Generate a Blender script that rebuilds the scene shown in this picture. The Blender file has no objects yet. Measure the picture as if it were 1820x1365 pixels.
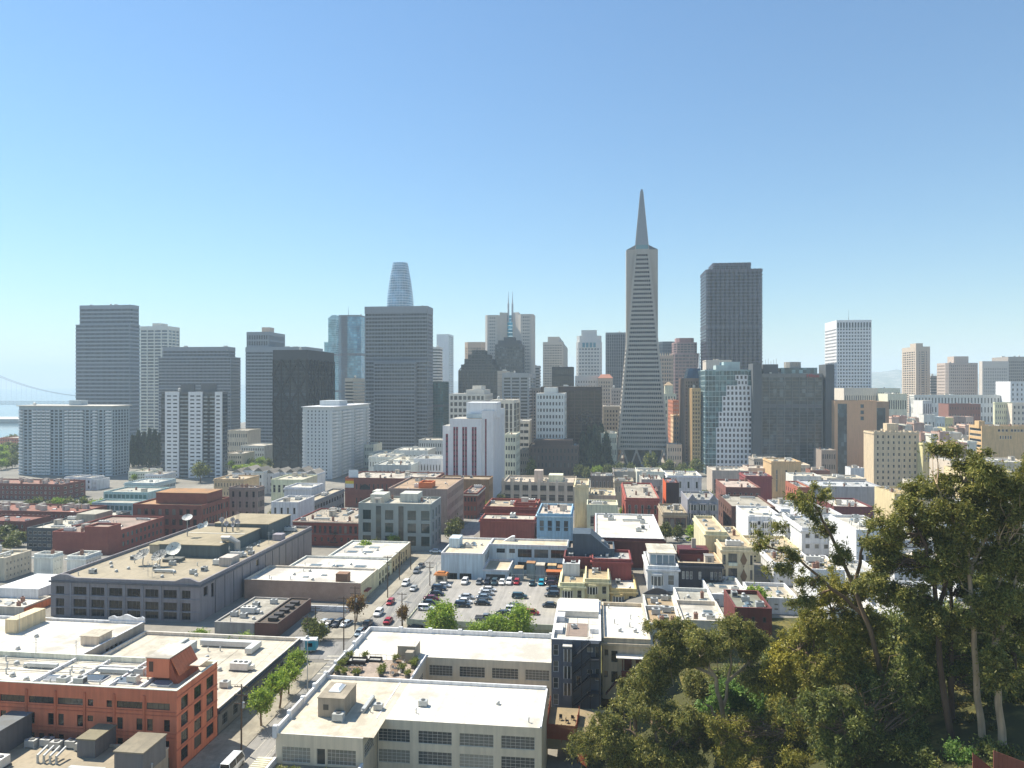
import bpy, math, random
import numpy as np
from mathutils import Vector
R = random.Random(7)
scene = bpy.context.scene
COL = scene.collection
F, CX, CY, CZ = 1264.0, 910.0, 682.5, 83.0          # focal length in photo pixels, photo centre, camera height
rad = math.radians
# ---------------------------------------------------------------- camera
cam = bpy.data.cameras.new('camera'); cam.sensor_width = 36.0; cam.lens = 36.0 * F / 1820.0
cam.clip_start = 1.0; cam.clip_end = 40000.0
cam_o = bpy.data.objects.new('camera', cam); COL.objects.link(cam_o)
cam_o.location = (0, 0, CZ); cam_o.rotation_euler = (rad(90), 0, 0)
scene.camera = cam_o
# ---------------------------------------------------------------- sky, sun, exposure
SUN_EL, SUN_AZ = 53.0, -59.0                         # azimuth from the view direction, negative = left
world = bpy.data.worlds.new('World'); scene.world = world; world.use_nodes = True
nt = world.node_tree; nt.nodes.clear()
sky = nt.nodes.new('ShaderNodeTexSky'); sky.sky_type = 'NISHITA'; sky.sun_disc = False
sky.sun_elevation = rad(SUN_EL); sky.sun_rotation = rad(SUN_AZ)
sky.altitude = 5000; sky.air_density = 2.7; sky.dust_density = 0.0; sky.ozone_density = 8.0
bg = nt.nodes.new('ShaderNodeBackground'); bg.inputs[1].default_value = 0.05
wo = nt.nodes.new('ShaderNodeOutputWorld')
tint = nt.nodes.new('ShaderNodeMix'); tint.data_type = 'RGBA'; tint.blend_type = 'MULTIPLY'; tint.inputs[0].default_value = 1.0; tint.inputs[7].default_value = (.87, .925, .905, 1)
nt.links.new(sky.outputs[0], tint.inputs[6]); nt.links.new(tint.outputs[2], bg.inputs[0]); nt.links.new(bg.outputs[0], wo.inputs[0])
sun = bpy.data.lights.new('sun', 'SUN'); sun.energy = 2.65; sun.angle = rad(0.53); sun.color = (1.0, 0.93, 0.80)
sun_o = bpy.data.objects.new('sun', sun); COL.objects.link(sun_o)
sd = Vector((math.sin(rad(SUN_AZ)) * math.cos(rad(SUN_EL)), math.cos(rad(SUN_AZ)) * math.cos(rad(SUN_EL)), math.sin(rad(SUN_EL))))
sun_o.rotation_euler = (-sd).to_track_quat('-Z', 'Y').to_euler(); sun_o.location = sd * 400
vs = scene.view_settings; vs.view_transform = 'Standard'; vs.look = 'None'; vs.exposure = 1.65; vs.gamma = 1.0
vs.use_curve_mapping = False
cy = scene.cycles
cy.max_bounces = 7; cy.diffuse_bounces = 5; cy.glossy_bounces = 3; cy.transmission_bounces = 3; cy.volume_bounces = 1
cy.transparent_max_bounces = 7; cy.caustics_reflective = False; cy.caustics_refractive = False
cy.use_denoising = True
try: cy.denoiser = 'OPENIMAGEDENOISE'
except Exception: pass
# ---------------------------------------------------------------- the street grid of the city
GA = math.atan((1060.0 - CX) / F)
cA, sA = math.cos(GA), math.sin(GA)
U = Vector((cA, -sA, 0)); V = Vector((sA, cA, 0))    # right along a facade / away along the street
def PX(px, Y): return (px - CX) / F * Y
def PZ(py, Y): return CZ - (py - CY) / F * Y
def YG(py, z): return (CZ - z) * F / (py - CY)       # depth at which a row of the photo meets height z
def sm(t):
    t = 0.0 if t < 0 else 1.0 if t > 1 else t
    return t * t * (3 - 2 * t)
def gz(X, Y):                                        # height of the ground
    z = 17 - 11.5 * sm((Y - 275) / 230)
    z -= 11 * sm((-X - 95) / 70) * sm((Y - 255) / 90) * (1 - sm((Y - 275) / 230))
    z += 8 * sm((X - 14) / 24) * (1 - sm((Y - 235) / 110))
    z += 18 * sm((X - 16) / 50) * sm((150 - Y) / 65)
    z += 30 * sm((X - 290) / 200) * sm((Y - 380) / 250)
    if Y > 900: z += 6 * sm((X - 100) / 400)
    w = sm((-X - 540) / 60) * sm((Y - 985) / 50)
    w = max(w, sm((-X - 0.36 * Y) / 150) * sm((Y - 1500) / 200))
    return z * (1 - w) - 6 * w
# ---------------------------------------------------------------- materials
MATS = {}
ALB = 1.55                                           # gain on the wall colours, raised to brighten fronts that stand in shade
def lin(c):
    if isinstance(c, str):
        c = c.lstrip('#'); c = c if len(c) == 6 else ''.join(k + k for k in c); c = [int(c[i:i+2], 16) / 255 for i in (0, 2, 4)]
        return tuple(((x + .055) / 1.055) ** 2.4 if x > .04045 else x / 12.92 for x in c)
    return tuple(c)
def nodes(name):
    m = bpy.data.materials.new(name); m.use_nodes = True
    n = m.node_tree.nodes; b = n['Principled BSDF']
    return m, n, m.node_tree.links, b
def mix(n, l, a, b, fac, mode='MIX'):
    x = n.new('ShaderNodeMix'); x.data_type = 'RGBA'; x.blend_type = mode
    for s, v in ((6, a), (7, b), (0, fac)):
        if hasattr(v, 'links'): l.new(v, x.inputs[s])
        elif s == 0: x.inputs[0].default_value = v
        else: x.inputs[s].default_value = (*v, 1)
    return x.outputs[2]
def noise(n, l, scale, detail=4, rough=.6, vec=None, stretch=None, coord='Object'):
    t = n.new('ShaderNodeTexNoise'); t.inputs['Scale'].default_value = scale
    t.inputs['Detail'].default_value = detail; t.inputs['Roughness'].default_value = rough
    tc = n.new('ShaderNodeTexCoord'); src = tc.outputs[coord]
    if stretch:
        mp = n.new('ShaderNodeMapping'); mp.inputs['Scale'].default_value = stretch
        l.new(src, mp.inputs[0]); src = mp.outputs[0]
    l.new(src, t.inputs['Vector']); return t.outputs['Fac']
def ramp(n, l, fac, stops):
    r = n.new('ShaderNodeValToRGB'); e = r.color_ramp.elements
    while len(e) > 1: e.remove(e[0])
    e[0].position = stops[0][0]; e[0].color = (*stops[0][1], 1)
    for p, c in stops[1:]:
        k = e.new(p); k.color = (*c, 1)
    l.new(fac, r.inputs[0]); return r.outputs[0]
def g3(v): return (v, v, v)
def paint(c, rough=.75, var=.16, stain=.25, alb=None):
    """painted or rendered wall: base colour, fine mottling, faint vertical weather streaks"""
    alb = alb or ALB; key = ('paint', c, rough, var, stain, alb)
    if key in MATS: return MATS[key]
    m, n, l, b = nodes('paint_%d' % len(MATS)); col = tuple(min(x * alb * k, .80) for x, k in zip(lin(c), (1.04, 1.0, .95)))
    f1 = ramp(n, l, noise(n, l, .35, 5), [(.3, g3(1 - var)), (.7, g3(1.0))])
    f2 = ramp(n, l, noise(n, l, 1.0, 4, stretch=(1.3, 1.3, .09)), [(.35, g3(1 - stain)), (.62, g3(1.0))])
    c1 = mix(n, l, col, f1, 1.0, 'MULTIPLY'); c2 = mix(n, l, c1, f2, 1.0, 'MULTIPLY')
    l.new(c2, b.inputs['Base Color']); b.inputs['Roughness'].default_value = rough
    bp = n.new('ShaderNodeBump'); bp.inputs['Strength'].default_value = .15; bp.inputs['Distance'].default_value = .05
    l.new(noise(n, l, 3.0, 3), bp.inputs['Height']); l.new(bp.outputs[0], b.inputs['Normal'])
    MATS[key] = m; return m
def roofm(c, dirt='#6b6558', amt=.5, scale=.12):
    """flat roof membrane: patches, ponding stains and seams"""
    key = ('roof', c, dirt, amt, scale)
    if key in MATS: return MATS[key]
    m, n, l, b = nodes('roof_%d' % len(MATS)); col = lin(c); d = lin(dirt); amt = min(.8, amt * 1.15); col = tuple(x * k for x, k in zip(col, (.84, .81, .755))); d = tuple(x * .85 for x in d)
    dm = tuple(x * (1 - amt) + y * amt for x, y in zip(col, d))
    f1 = ramp(n, l, noise(n, l, scale, 6, .65), [(.47, g3(0)), (.62, g3(1))])
    f2 = ramp(n, l, noise(n, l, scale * 7, 5, .7), [(.50, g3(0)), (.70, g3(.9))])
    f3 = ramp(n, l, noise(n, l, .9, 3, stretch=(1, .05, 1)), [(.58, g3(0)), (.66, g3(.6))])
    c1 = mix(n, l, col, dm, f1); c2 = mix(n, l, c1, dm, f2); c3 = mix(n, l, c2, dm, f3)
    l.new(c3, b.inputs['Base Color']); b.inputs['Roughness'].default_value = .9
    MATS[key] = m; return m
def brickm(c, c2='#6e5146'):
    key = ('brick', c, c2)
    if key in MATS: return MATS[key]
    m, n, l, b = nodes('brick_%d' % len(MATS))
    f1 = ramp(n, l, noise(n, l, .25, 6, .7), [(.3, g3(0)), (.7, g3(1))])
    c1 = mix(n, l, tuple(x * 1.35 for x in lin(c)), tuple(x * 1.35 for x in lin(c2)), f1)
    f2 = ramp(n, l, noise(n, l, 6.0, 2, stretch=(.7, .7, 3)), [(.3, g3(.8)), (.7, g3(1.12))])
    l.new(mix(n, l, c1, f2, 1.0, 'MULTIPLY'), b.inputs['Base Color']); b.inputs['Roughness'].default_value = .9
    MATS[key] = m; return m
def plain(c, rough=.6, metal=0.0):
    key = ('plain', c, rough, metal)
    if key in MATS: return MATS[key]
    m, n, l, b = nodes('plain_%d' % len(MATS))
    f = ramp(n, l, noise(n, l, 1.2, 4), [(.3, g3(.86)), (.7, g3(1.05))])
    l.new(mix(n, l, lin(c), f, 1.0, 'MULTIPLY'), b.inputs['Base Color'])
    b.inputs['Roughness'].default_value = rough; b.inputs['Metallic'].default_value = metal
    MATS[key] = m; return m
def glass(c='#1c242b', blind='#8d8a80', p=.3, rough=.07):
    """window glass: dark and shiny, some windows with blinds drawn (differs from window to window)"""
    key = ('glass', c, blind, p, rough)
    if key in MATS: return MATS[key]
    m, n, l, b = nodes('glass_%d' % len(MATS))
    oi = n.new('ShaderNodeObjectInfo')
    f = ramp(n, l, oi.outputs['Random'], [(0, g3(.75)), (p * .5, g3(.3)), (p, g3(0))])
    l.new(mix(n, l, lin(c), lin(blind), f), b.inputs['Base Color'])
    b.inputs['Roughness'].default_value = rough; b.inputs['IOR'].default_value = 1.55
    MATS[key] = m; return m
def cellglass(c='#232c35', c2='#55616b', cw=3.0, ch=3.6, p=.25, rough=.08, metal=0.0):
    """curtain-wall glass: the tone changes from pane to pane"""
    key = ('cell', c, c2, cw, ch, p, rough, metal)
    if key in MATS: return MATS[key]
    m, n, l, b = nodes('curtain_%d' % len(MATS))
    tc = n.new('ShaderNodeTexCoord'); mp = n.new('ShaderNodeMapping')
    mp.inputs['Scale'].default_value = (1 / cw, 1 / cw, 1 / ch); mp.inputs['Location'].default_value = (.37, .37, .02)
    l.new(tc.outputs['Object'], mp.inputs[0])
    fl = n.new('ShaderNodeVectorMath'); fl.operation = 'FLOOR'; l.new(mp.outputs[0], fl.inputs[0])
    wn = n.new('ShaderNodeTexWhiteNoise'); l.new(fl.outputs[0], wn.inputs['Vector'])
    f = ramp(n, l, wn.outputs['Value'], [(0, g3(1)), (p, g3(.25)), (1, g3(0))])
    big = ramp(n, l, noise(n, l, .035, 3), [(.38, g3(.55)), (.62, g3(1.5))])  # broad light and dark patches painted into the glass as reflections
    l.new(mix(n, l, mix(n, l, lin(c), lin(c2), f), big, 1.0, 'MULTIPLY'), b.inputs['Base Color'])
    b.inputs['Roughness'].default_value = rough; b.inputs['Metallic'].default_value = metal; b.inputs['IOR'].default_value = 1.5
    MATS[key] = m; return m
def leafm(c1, c2, c3, trans=.25):
    key = ('leaf', c1, c2, c3, trans)
    if key in MATS: return MATS[key]
    m, n, l, b = nodes('leaf_%d' % len(MATS))
    g = n.new('ShaderNodeNewGeometry')
    c = ramp(n, l, g.outputs['Random Per Island'], [(0, lin(c1)), (.5, lin(c2)), (.85, lin(c3))])
    f = ramp(n, l, noise(n, l, .3, 3), [(.3, g3(.65)), (.7, g3(1.2))])
    c = mix(n, l, c, f, 1.0, 'MULTIPLY')
    l.new(c, b.inputs['Base Color']); b.inputs['Roughness'].default_value = .55
    t = n.new('ShaderNodeBsdfTranslucent'); l.new(c, t.inputs[0])
    ms = n.new('ShaderNodeMixShader'); ms.inputs[0].default_value = trans
    l.new(b.outputs[0], ms.inputs[1]); l.new(t.outputs[0], ms.inputs[2])
    l.new(ms.outputs[0], n['Material Output'].inputs[0])
    MATS[key] = m; return m
def carpaint():
    if 'car' in MATS: return MATS['car']
    m, n, l, b = nodes('car_paint'); oi = n.new('ShaderNodeObjectInfo')
    l.new(oi.outputs['Color'], b.inputs['Base Color']); b.inputs['Roughness'].default_value = .28
    b.inputs['Coat Weight'].default_value = .6; b.inputs['Coat Roughness'].default_value = .06
    MATS['car'] = m; return m
# ---------------------------------------------------------------- mesh building
class MB:
    def __init__(s): s.v = []; s.f = []; s.m = []
    def quad(s, a, b, c, d, mi=0):
        i = len(s.v); s.v += [tuple(a), tuple(b), tuple(c), tuple(d)]; s.f.append((i, i+1, i+2, i+3)); s.m.append(mi); return s
    def tri(s, a, b, c, mi=0):
        i = len(s.v); s.v += [tuple(a), tuple(b), tuple(c)]; s.f.append((i, i+1, i+2)); s.m.append(mi); return s
    def box(s, x0, x1, y0, y1, z0, z1, mi=0):
        i = len(s.v)
        s.v += [(x0,y0,z0),(x1,y0,z0),(x1,y1,z0),(x0,y1,z0),(x0,y0,z1),(x1,y0,z1),(x1,y1,z1),(x0,y1,z1)]
        for q in ((3,2,1,0),(4,5,6,7),(0,1,5,4),(1,2,6,5),(2,3,7,6),(3,0,4,7)):
            s.f.append(tuple(i + k for k in q)); s.m.append(mi)
        return s
    def prism(s, poly, z0, z1, mi=0, top=None):
        i = len(s.v); n = len(poly); t = top or poly
        s.v += [(x, y, z0) for x, y in poly] + [(x, y, z1) for x, y in t]
        s.f.append(tuple(range(i + n - 1, i - 1, -1))); s.f.append(tuple(range(i + n, i + 2 * n))); s.m += [mi, mi]
        for k in range(n):
            j = (k + 1) % n; s.f.append((i + k, i + j, i + n + j, i + n + k)); s.m.append(mi)
        return s
    def tube(s, pts, rs, seg=6, mi=0, cap=True):
        pts = [Vector(p) for p in pts]
        if not hasattr(rs, '__len__'): rs = [rs] * len(pts)
        i0 = len(s.v)
        for k, p in enumerate(pts):
            d = (pts[min(k+1, len(pts)-1)] - pts[max(k-1, 0)])
            d = d.normalized() if d.length > 1e-9 else Vector((0, 0, 1))
            a = d.cross(Vector((0, 0, 1)) if abs(d.z) < .9 else Vector((1, 0, 0))).normalized(); b = d.cross(a)
            for q in range(seg):
                t = 2 * math.pi * q / seg; w = p + (a * math.cos(t) + b * math.sin(t)) * rs[k]; s.v.append(tuple(w))
        for k in range(len(pts) - 1):
            for q in range(seg):
                r = (q + 1) % seg
                s.f.append((i0 + k*seg + q, i0 + k*seg + r, i0 + (k+1)*seg + r, i0 + (k+1)*seg + q)); s.m.append(mi)
        if cap:
            s.f.append(tuple(i0 + q for q in range(seg))); s.m.append(mi)
            e = i0 + (len(pts) - 1) * seg; s.f.append(tuple(e + q for q in range(seg - 1, -1, -1))); s.m.append(mi)
        return s
    def beam(s, a, b, w, h, mi=0):
        a = Vector(a); b = Vector(b); d = (b - a).normalized()
        x = d.cross(Vector((0, 0, 1)) if abs(d.z) < .95 else Vector((0, 1, 0))).normalized() * w / 2; y = x.cross(d).normalized() * h / 2
        i = len(s.v)
        for p in (a, b): s.v += [tuple(p - x - y), tuple(p + x - y), tuple(p + x + y), tuple(p - x + y)]
        for q in ((3,2,1,0),(4,5,6,7),(0,1,5,4),(1,2,6,5),(2,3,7,6),(3,0,4,7)):
            s.f.append(tuple(i + k for k in q)); s.m.append(mi)
        return s
    def mesh(s, name, mats, smooth=False):
        me = bpy.data.meshes.new(name); me.from_pydata(s.v, [], s.f)
        for m in (mats if isinstance(mats, (list, tuple)) else [mats]): me.materials.append(m)
        if any(s.m): me.polygons.foreach_set('material_index', s.m)
        if smooth: me.polygons.foreach_set('use_smooth', [True] * len(s.f))
        me.update(); return me
    def build(s, name, mats, parent=None, loc=(0, 0, 0), rz=0, smooth=False):
        return put(name, s.mesh(name, mats, smooth), parent, loc, rz)
def put(name, me, parent=None, loc=(0, 0, 0), rz=0, sc=None):
    o = bpy.data.objects.new(name, me); COL.objects.link(o); o.location = loc
    if rz: o.rotation_euler = (0, 0, rz)
    if sc: o.scale = sc
    if parent: o.parent = parent
    return o
def tag(o, label, cat, group=None):
    o['label'] = label; o['category'] = cat
    if group: o['group'] = group
    return o
def thing(name, label, cat, loc, rz=0, group=None):
    return tag(put(name, None, None, loc, rz), label, cat, group)
def struct(o): o['kind'] = 'structure'; return o
def stuff(o): o['kind'] = 'stuff'; return o
def npquads(name, v, nq, mats):
    me = bpy.data.meshes.new(name); me.vertices.add(len(v)); me.vertices.foreach_set('co', v.astype(np.float32).ravel())
    me.loops.add(nq * 4); me.loops.foreach_set('vertex_index', np.arange(nq * 4, dtype=np.int32))
    me.polygons.add(nq); me.polygons.foreach_set('loop_start', np.arange(0, nq * 4, 4, dtype=np.int32))
    try: me.polygons.foreach_set('loop_total', np.full(nq, 4, dtype=np.int32))
    except Exception: pass
    for m in (mats if isinstance(mats, (list, tuple)) else [mats]): me.materials.append(m)
    me.update(calc_edges=True); me.validate(); return me
HAZE = 0.00016
# ---------------------------------------------------------------- facades with real openings
def side_map(side, W, D):
    if side == 'f': return lambda a, d, z: (a, d, z)
    if side == 'b': return lambda a, d, z: (a, D - d, z)
    if side == 'l': return lambda a, d, z: (d, a, z)
    return lambda a, d, z: (W - d, a, z)
SIDE_RZ = {'f': 0, 'l': -math.pi / 2, 'r': math.pi / 2, 'b': math.pi}
def facade(mb, side, W, D, z0, z1, ops, rec=.22, mi=0):
    L = W if side in 'fb' else D; P = side_map(side, W, D)
    ops = [o for o in ops if o[0] > .01 and o[1] < L - .01 and o[2] > z0 and o[3] < z1]
    xs = sorted({0.0, L} | {round(o[i], 4) for o in ops for i in (0, 1)}); zs = sorted({z0, z1} | {round(o[i], 4) for o in ops for i in (2, 3)})
    for j in range(len(zs) - 1):
        zc = (zs[j] + zs[j+1]) / 2; row = [o for o in ops if o[2] < zc < o[3]]
        start = xs[0]
        if not row:
            mb.quad(P(0, 0, zs[j]), P(L, 0, zs[j]), P(L, 0, zs[j+1]), P(0, 0, zs[j+1]), mi); continue
        run = None
        for i in range(len(xs) - 1):
            xc = (xs[i] + xs[i+1]) / 2; hole = any(o[0] < xc < o[1] for o in row)
            if not hole and run is None: run = xs[i]
            if hole and run is not None:
                mb.quad(P(run, 0, zs[j]), P(xs[i], 0, zs[j]), P(xs[i], 0, zs[j+1]), P(run, 0, zs[j+1]), mi); run = None
        if run is not None: mb.quad(P(run, 0, zs[j]), P(L, 0, zs[j]), P(L, 0, zs[j+1]), P(run, 0, zs[j+1]), mi)
    for a0, a1, b0, b1 in (o[:4] for o in ops):
        for p, q in (((a0, b0), (a1, b0)), ((a1, b0), (a1, b1)), ((a1, b1), (a0, b1)), ((a0, b1), (a0, b0))):
            mb.quad(P(p[0], 0, p[1]), P(q[0], 0, q[1]), P(q[0], rec, q[1]), P(p[0], rec, p[1]), mi)
    return ops
WCACHE = {}
STY = {'one': (1, 1, .06), 'sash': (1, 2, .07), 'two': (2, 1, .07), 'three': (3, 1, .07), 'ind': (7, 4, .05), 'ind2': (5, 3, .05),
       'tri': (3, 2, .07), 'quad': (2, 2, .07), 'wide': (4, 1, .06), 'far': (1, 1, .16), 'store': (3, 2, .09)}
def window_mesh(w, h, style, fm, gm):
    key = (round(w, 2), round(h, 2), style, fm.name, gm.name)
    if key in WCACHE: return WCACHE[key]
    nx, nz, t = STY[style]; f = MB(); d = .09
    f.box(-w/2, -w/2 + t, -d/2, d/2, 0, h); f.box(w/2 - t, w/2, -d/2, d/2, 0, h)
    f.box(-w/2 + t, w/2 - t, -d/2, d/2, 0, t); f.box(-w/2 + t, w/2 - t, -d/2, d/2, h - t, h)
    b = t * .6
    for i in range(1, nx): x = -w/2 + w * i / nx; f.box(x - b/2, x + b/2, -d/2 + .01, d/2 - .01, t, h - t)
    for i in range(1, nz): z = h * i / nz; f.box(-w/2 + t, w/2 - t, -d/2 + .015, d/2 - .015, z - b/2, z + b/2)
    g = MB(); g.box(-w/2 + .02, w/2 - .02, -.012, .012, .02, h - .02)
    if style == 'far':
        f.box(-w/2 + .02, w/2 - .02, -.012, .012, .02, h - .02, 1); r = (f.mesh('window', [fm, gm]), None)
    else: r = (f.mesh('window', fm), g.mesh('pane', gm))
    WCACHE[key] = r; return r
def windows(parent, side, W, D, ops, rec, style, fm, gm, sill=None):
    P = side_map(side, W, D)
    for o in ops:
        a0, a1, z0, z1 = o[:4]; st = o[4] if len(o) > 4 else style
        fme, gme = window_mesh(a1 - a0, z1 - z0, st, fm, gm)
        w = put('window', fme, parent, P((a0 + a1) / 2, rec - .05, z0), SIDE_RZ[side])
        if gme: put('pane', gme, w)
        if sill:
            k = ('sill', round(a1 - a0, 2), sill.name)
            if k not in WCACHE: WCACHE[k] = MB().box(-(a1-a0)/2 - .12, (a1-a0)/2 + .12, -rec - .09, -.03, -.12, -.003).mesh('sill', sill)
            put('sill', WCACHE[k], w)
def grid(cols, rows, wf=.5, hf=.55, g=.6, t=1.0, m=.4, up=.5, style=None, skip=()):
    """a regular grid of openings; g, t = blank height at the foot and the top, m = blank width at each end"""
    def ops(L, H):
        r = []; bw = (L - 2 * m) / cols; fh = (H - g - t) / rows
        for j in range(rows):
            for i in range(cols):
                if (i, j) in skip: continue
                w, h = bw * wf, fh * hf; x = m + bw * i + (bw - w) / 2; z = g + fh * j + (fh - h) * up
                o = (x, x + w, z, z + h); r.append(o + (style,) if style else o)
        return r
    return ops
UNITS = {}
def unit_mesh(kind):
    if kind in UNITS: return UNITS[kind]
    gal = plain('#b9bbb8', .5, .2); dk = plain('#4a4d4e', .6); wh = plain('#d8d6cf', .6); b = MB()
    if kind == 'air_unit':
        b.box(-.9, .9, -.65, .65, .15, 1.25); b.box(-.95, -.75, -.7, .7, 0, .149); b.box(.75, .95, -.7, .7, 0, .149)
        b.tube([(0, 0, 1.25), (0, 0, 1.38)], .45, 10, 1); b.box(-.92, -.903, -.5, .5, .3, 1.1, 1); me = b.mesh(kind, [gal, dk])
    elif kind == 'big_unit':
        b.box(-2.0, 2.0, -1.0, 1.0, .25, 1.7); b.box(-2.2, 2.2, -1.1, 1.1, 0, .249, 1); b.box(2.003, 3.0, -.5, .5, .3, 1.2)
        for x in (-1.2, 0, 1.2): b.tube([(x, 0, 1.7), (x, 0, 1.85)], .42, 10, 1)
        me = b.mesh(kind, [wh, dk])
    elif kind == 'vent_pipe':
        b.tube([(0, 0, 0), (0, 0, .9)], .12, 8); b.tube([(0, 0, .9), (0, 0, 1.05)], [.24, .1], 8); me = b.mesh(kind, gal)
    elif kind == 'mushroom_vent':
        b.box(-.35, .35, -.35, .35, 0, .4); b.tube([(0, 0, .4), (0, 0, .6), (0, 0, .75)], [.22, .45, .25], 10); me = b.mesh(kind, gal)
    elif kind == 'skylight':
        b.box(-1.1, 1.1, -.8, .8, 0, .3); i = len(b.v)
        b.prism([(-1.0, -.7), (1.0, -.7), (1.0, .7), (-1.0, .7)], .303, .6, 1, [(-.9, -.1), (.9, -.1), (.9, .1), (-.9, .1)])
        me = b.mesh(kind, [gal, glass('#5d6a70', '#9aa3a3', .3, .15)])
    elif kind == 'hatch':
        b.box(-1.2, 1.2, -1.4, 1.4, 0, 2.3); b.box(-1.35, 1.35, -1.55, 1.55, 2.303, 2.45, 1); b.box(-.45, .45, -1.43, -1.403, .05, 2.0, 1)
        me = b.mesh(kind, [paint('#b5aea2'), plain('#8d8a84', .8)])
    elif kind == 'duct':
        b.box(-3, 3, -.4, .4, .3, .95); b.tube([(3, 0, .6), (3.5, 0, .6), (3.7, 0, .1)], .38, 8)
        for x in (-2.5, 0, 2.5): b.box(x - .06, x + .06, -.35, .35, 0, .299)
        me = b.mesh(kind, gal)
    elif kind == 'tank':
        b.tube([(0, 0, .5), (0, 0, 2.6), (0, 0, 3.0)], [1.1, 1.1, .2], 14)
        for k in range(4): t = k * 1.571; b.tube([(.8 * math.cos(t), .8 * math.sin(t), 0), (.8 * math.cos(t), .8 * math.sin(t), .5)], .08, 5)
        me = b.mesh(kind, plain('#c9c8c2', .5))
    elif kind == 'chimney':
        b.box(-.4, .4, -.4, .4, 0, 1.5); b.box(-.48, .48, -.48, .48, 1.503, 1.62); b.tube([(-.15, 0, 1.62), (-.15, 0, 2.0)], .11, 7, 1); b.tube([(.18, 0, 1.62), (.18, 0, 2.0)], .11, 7, 1)
        me = b.mesh(kind, [brickm('#8a6a5c'), plain('#7b5a48', .8)])
    elif kind == 'antenna':
        b.tube([(0, 0, 0), (0, 0, 4.5)], .06, 5); b.box(-.7, .7, -.03, .03, 3.6, 3.66); b.box(-.5, .5, -.03, .03, 4.1, 4.16); me = b.mesh(kind, gal)
    UNITS[kind] = me; return me
MIX = ['air_unit', 'vent_pipe', 'vent_pipe', 'mushroom_vent', 'skylight', 'air_unit', 'hatch', 'big_unit', 'duct', 'vent_pipe', 'mushroom_vent', 'chimney']
def clutter(parent, x0, x1, y0, y1, z, n, seed, kinds=MIX):
    r = random.Random(seed); done = []
    for _ in range(n * 6):
        if len(done) >= n: break
        k = r.choice(kinds); ra = {'big_unit': 2.6, 'duct': 3.6, 'hatch': 1.8, 'skylight': 1.4, 'tank': 1.3}.get(k, .9)
        if x1 - x0 < 2 * ra + .6 or y1 - y0 < 2 * ra + .6: continue
        x, y = r.uniform(x0 + ra, x1 - ra), r.uniform(y0 + ra, y1 - ra)
        if any((x - a) ** 2 + (y - b) ** 2 < (ra + q) ** 2 for a, b, q in done): continue
        done.append((x, y, ra)); put(k, unit_mesh(k), parent, (x, y, z), r.choice((0, 0, math.pi / 2, math.pi)))
def front_w(px0, px1, Y):
    k = (px1 - CX) / F; x0 = PX(px0, Y); return (k * Y - x0) / (cA + k * sA)
def depth_of(D, px0, W, Y):
    if not isinstance(D, tuple): return D
    if D[0] == 'r': X, Yc = PX(px0, Y) + W * cA, Y - W * sA
    else: X, Yc = PX(px0, Y), Y
    k = (D[1] - CX) / F; return (k * Yc - X) / (sA - k * cA)
def place(name, label, cat, px0, Y, zb, group=None):
    return thing(name, label, cat, (PX(px0, Y), Y, zb), -GA, group)
def w2l(o, p):                                      # world point to a thing's own axes
    d = Vector(p) - o.location; return Vector((d.dot(U), d.dot(V), d.z))
def base_z(X, Y, W, D):
    return min(gz(X + a * W * cA + b * D * sA, Y - a * W * sA + b * D * cA) for a in (0, 1) for b in (0, 1)) - .4
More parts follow.
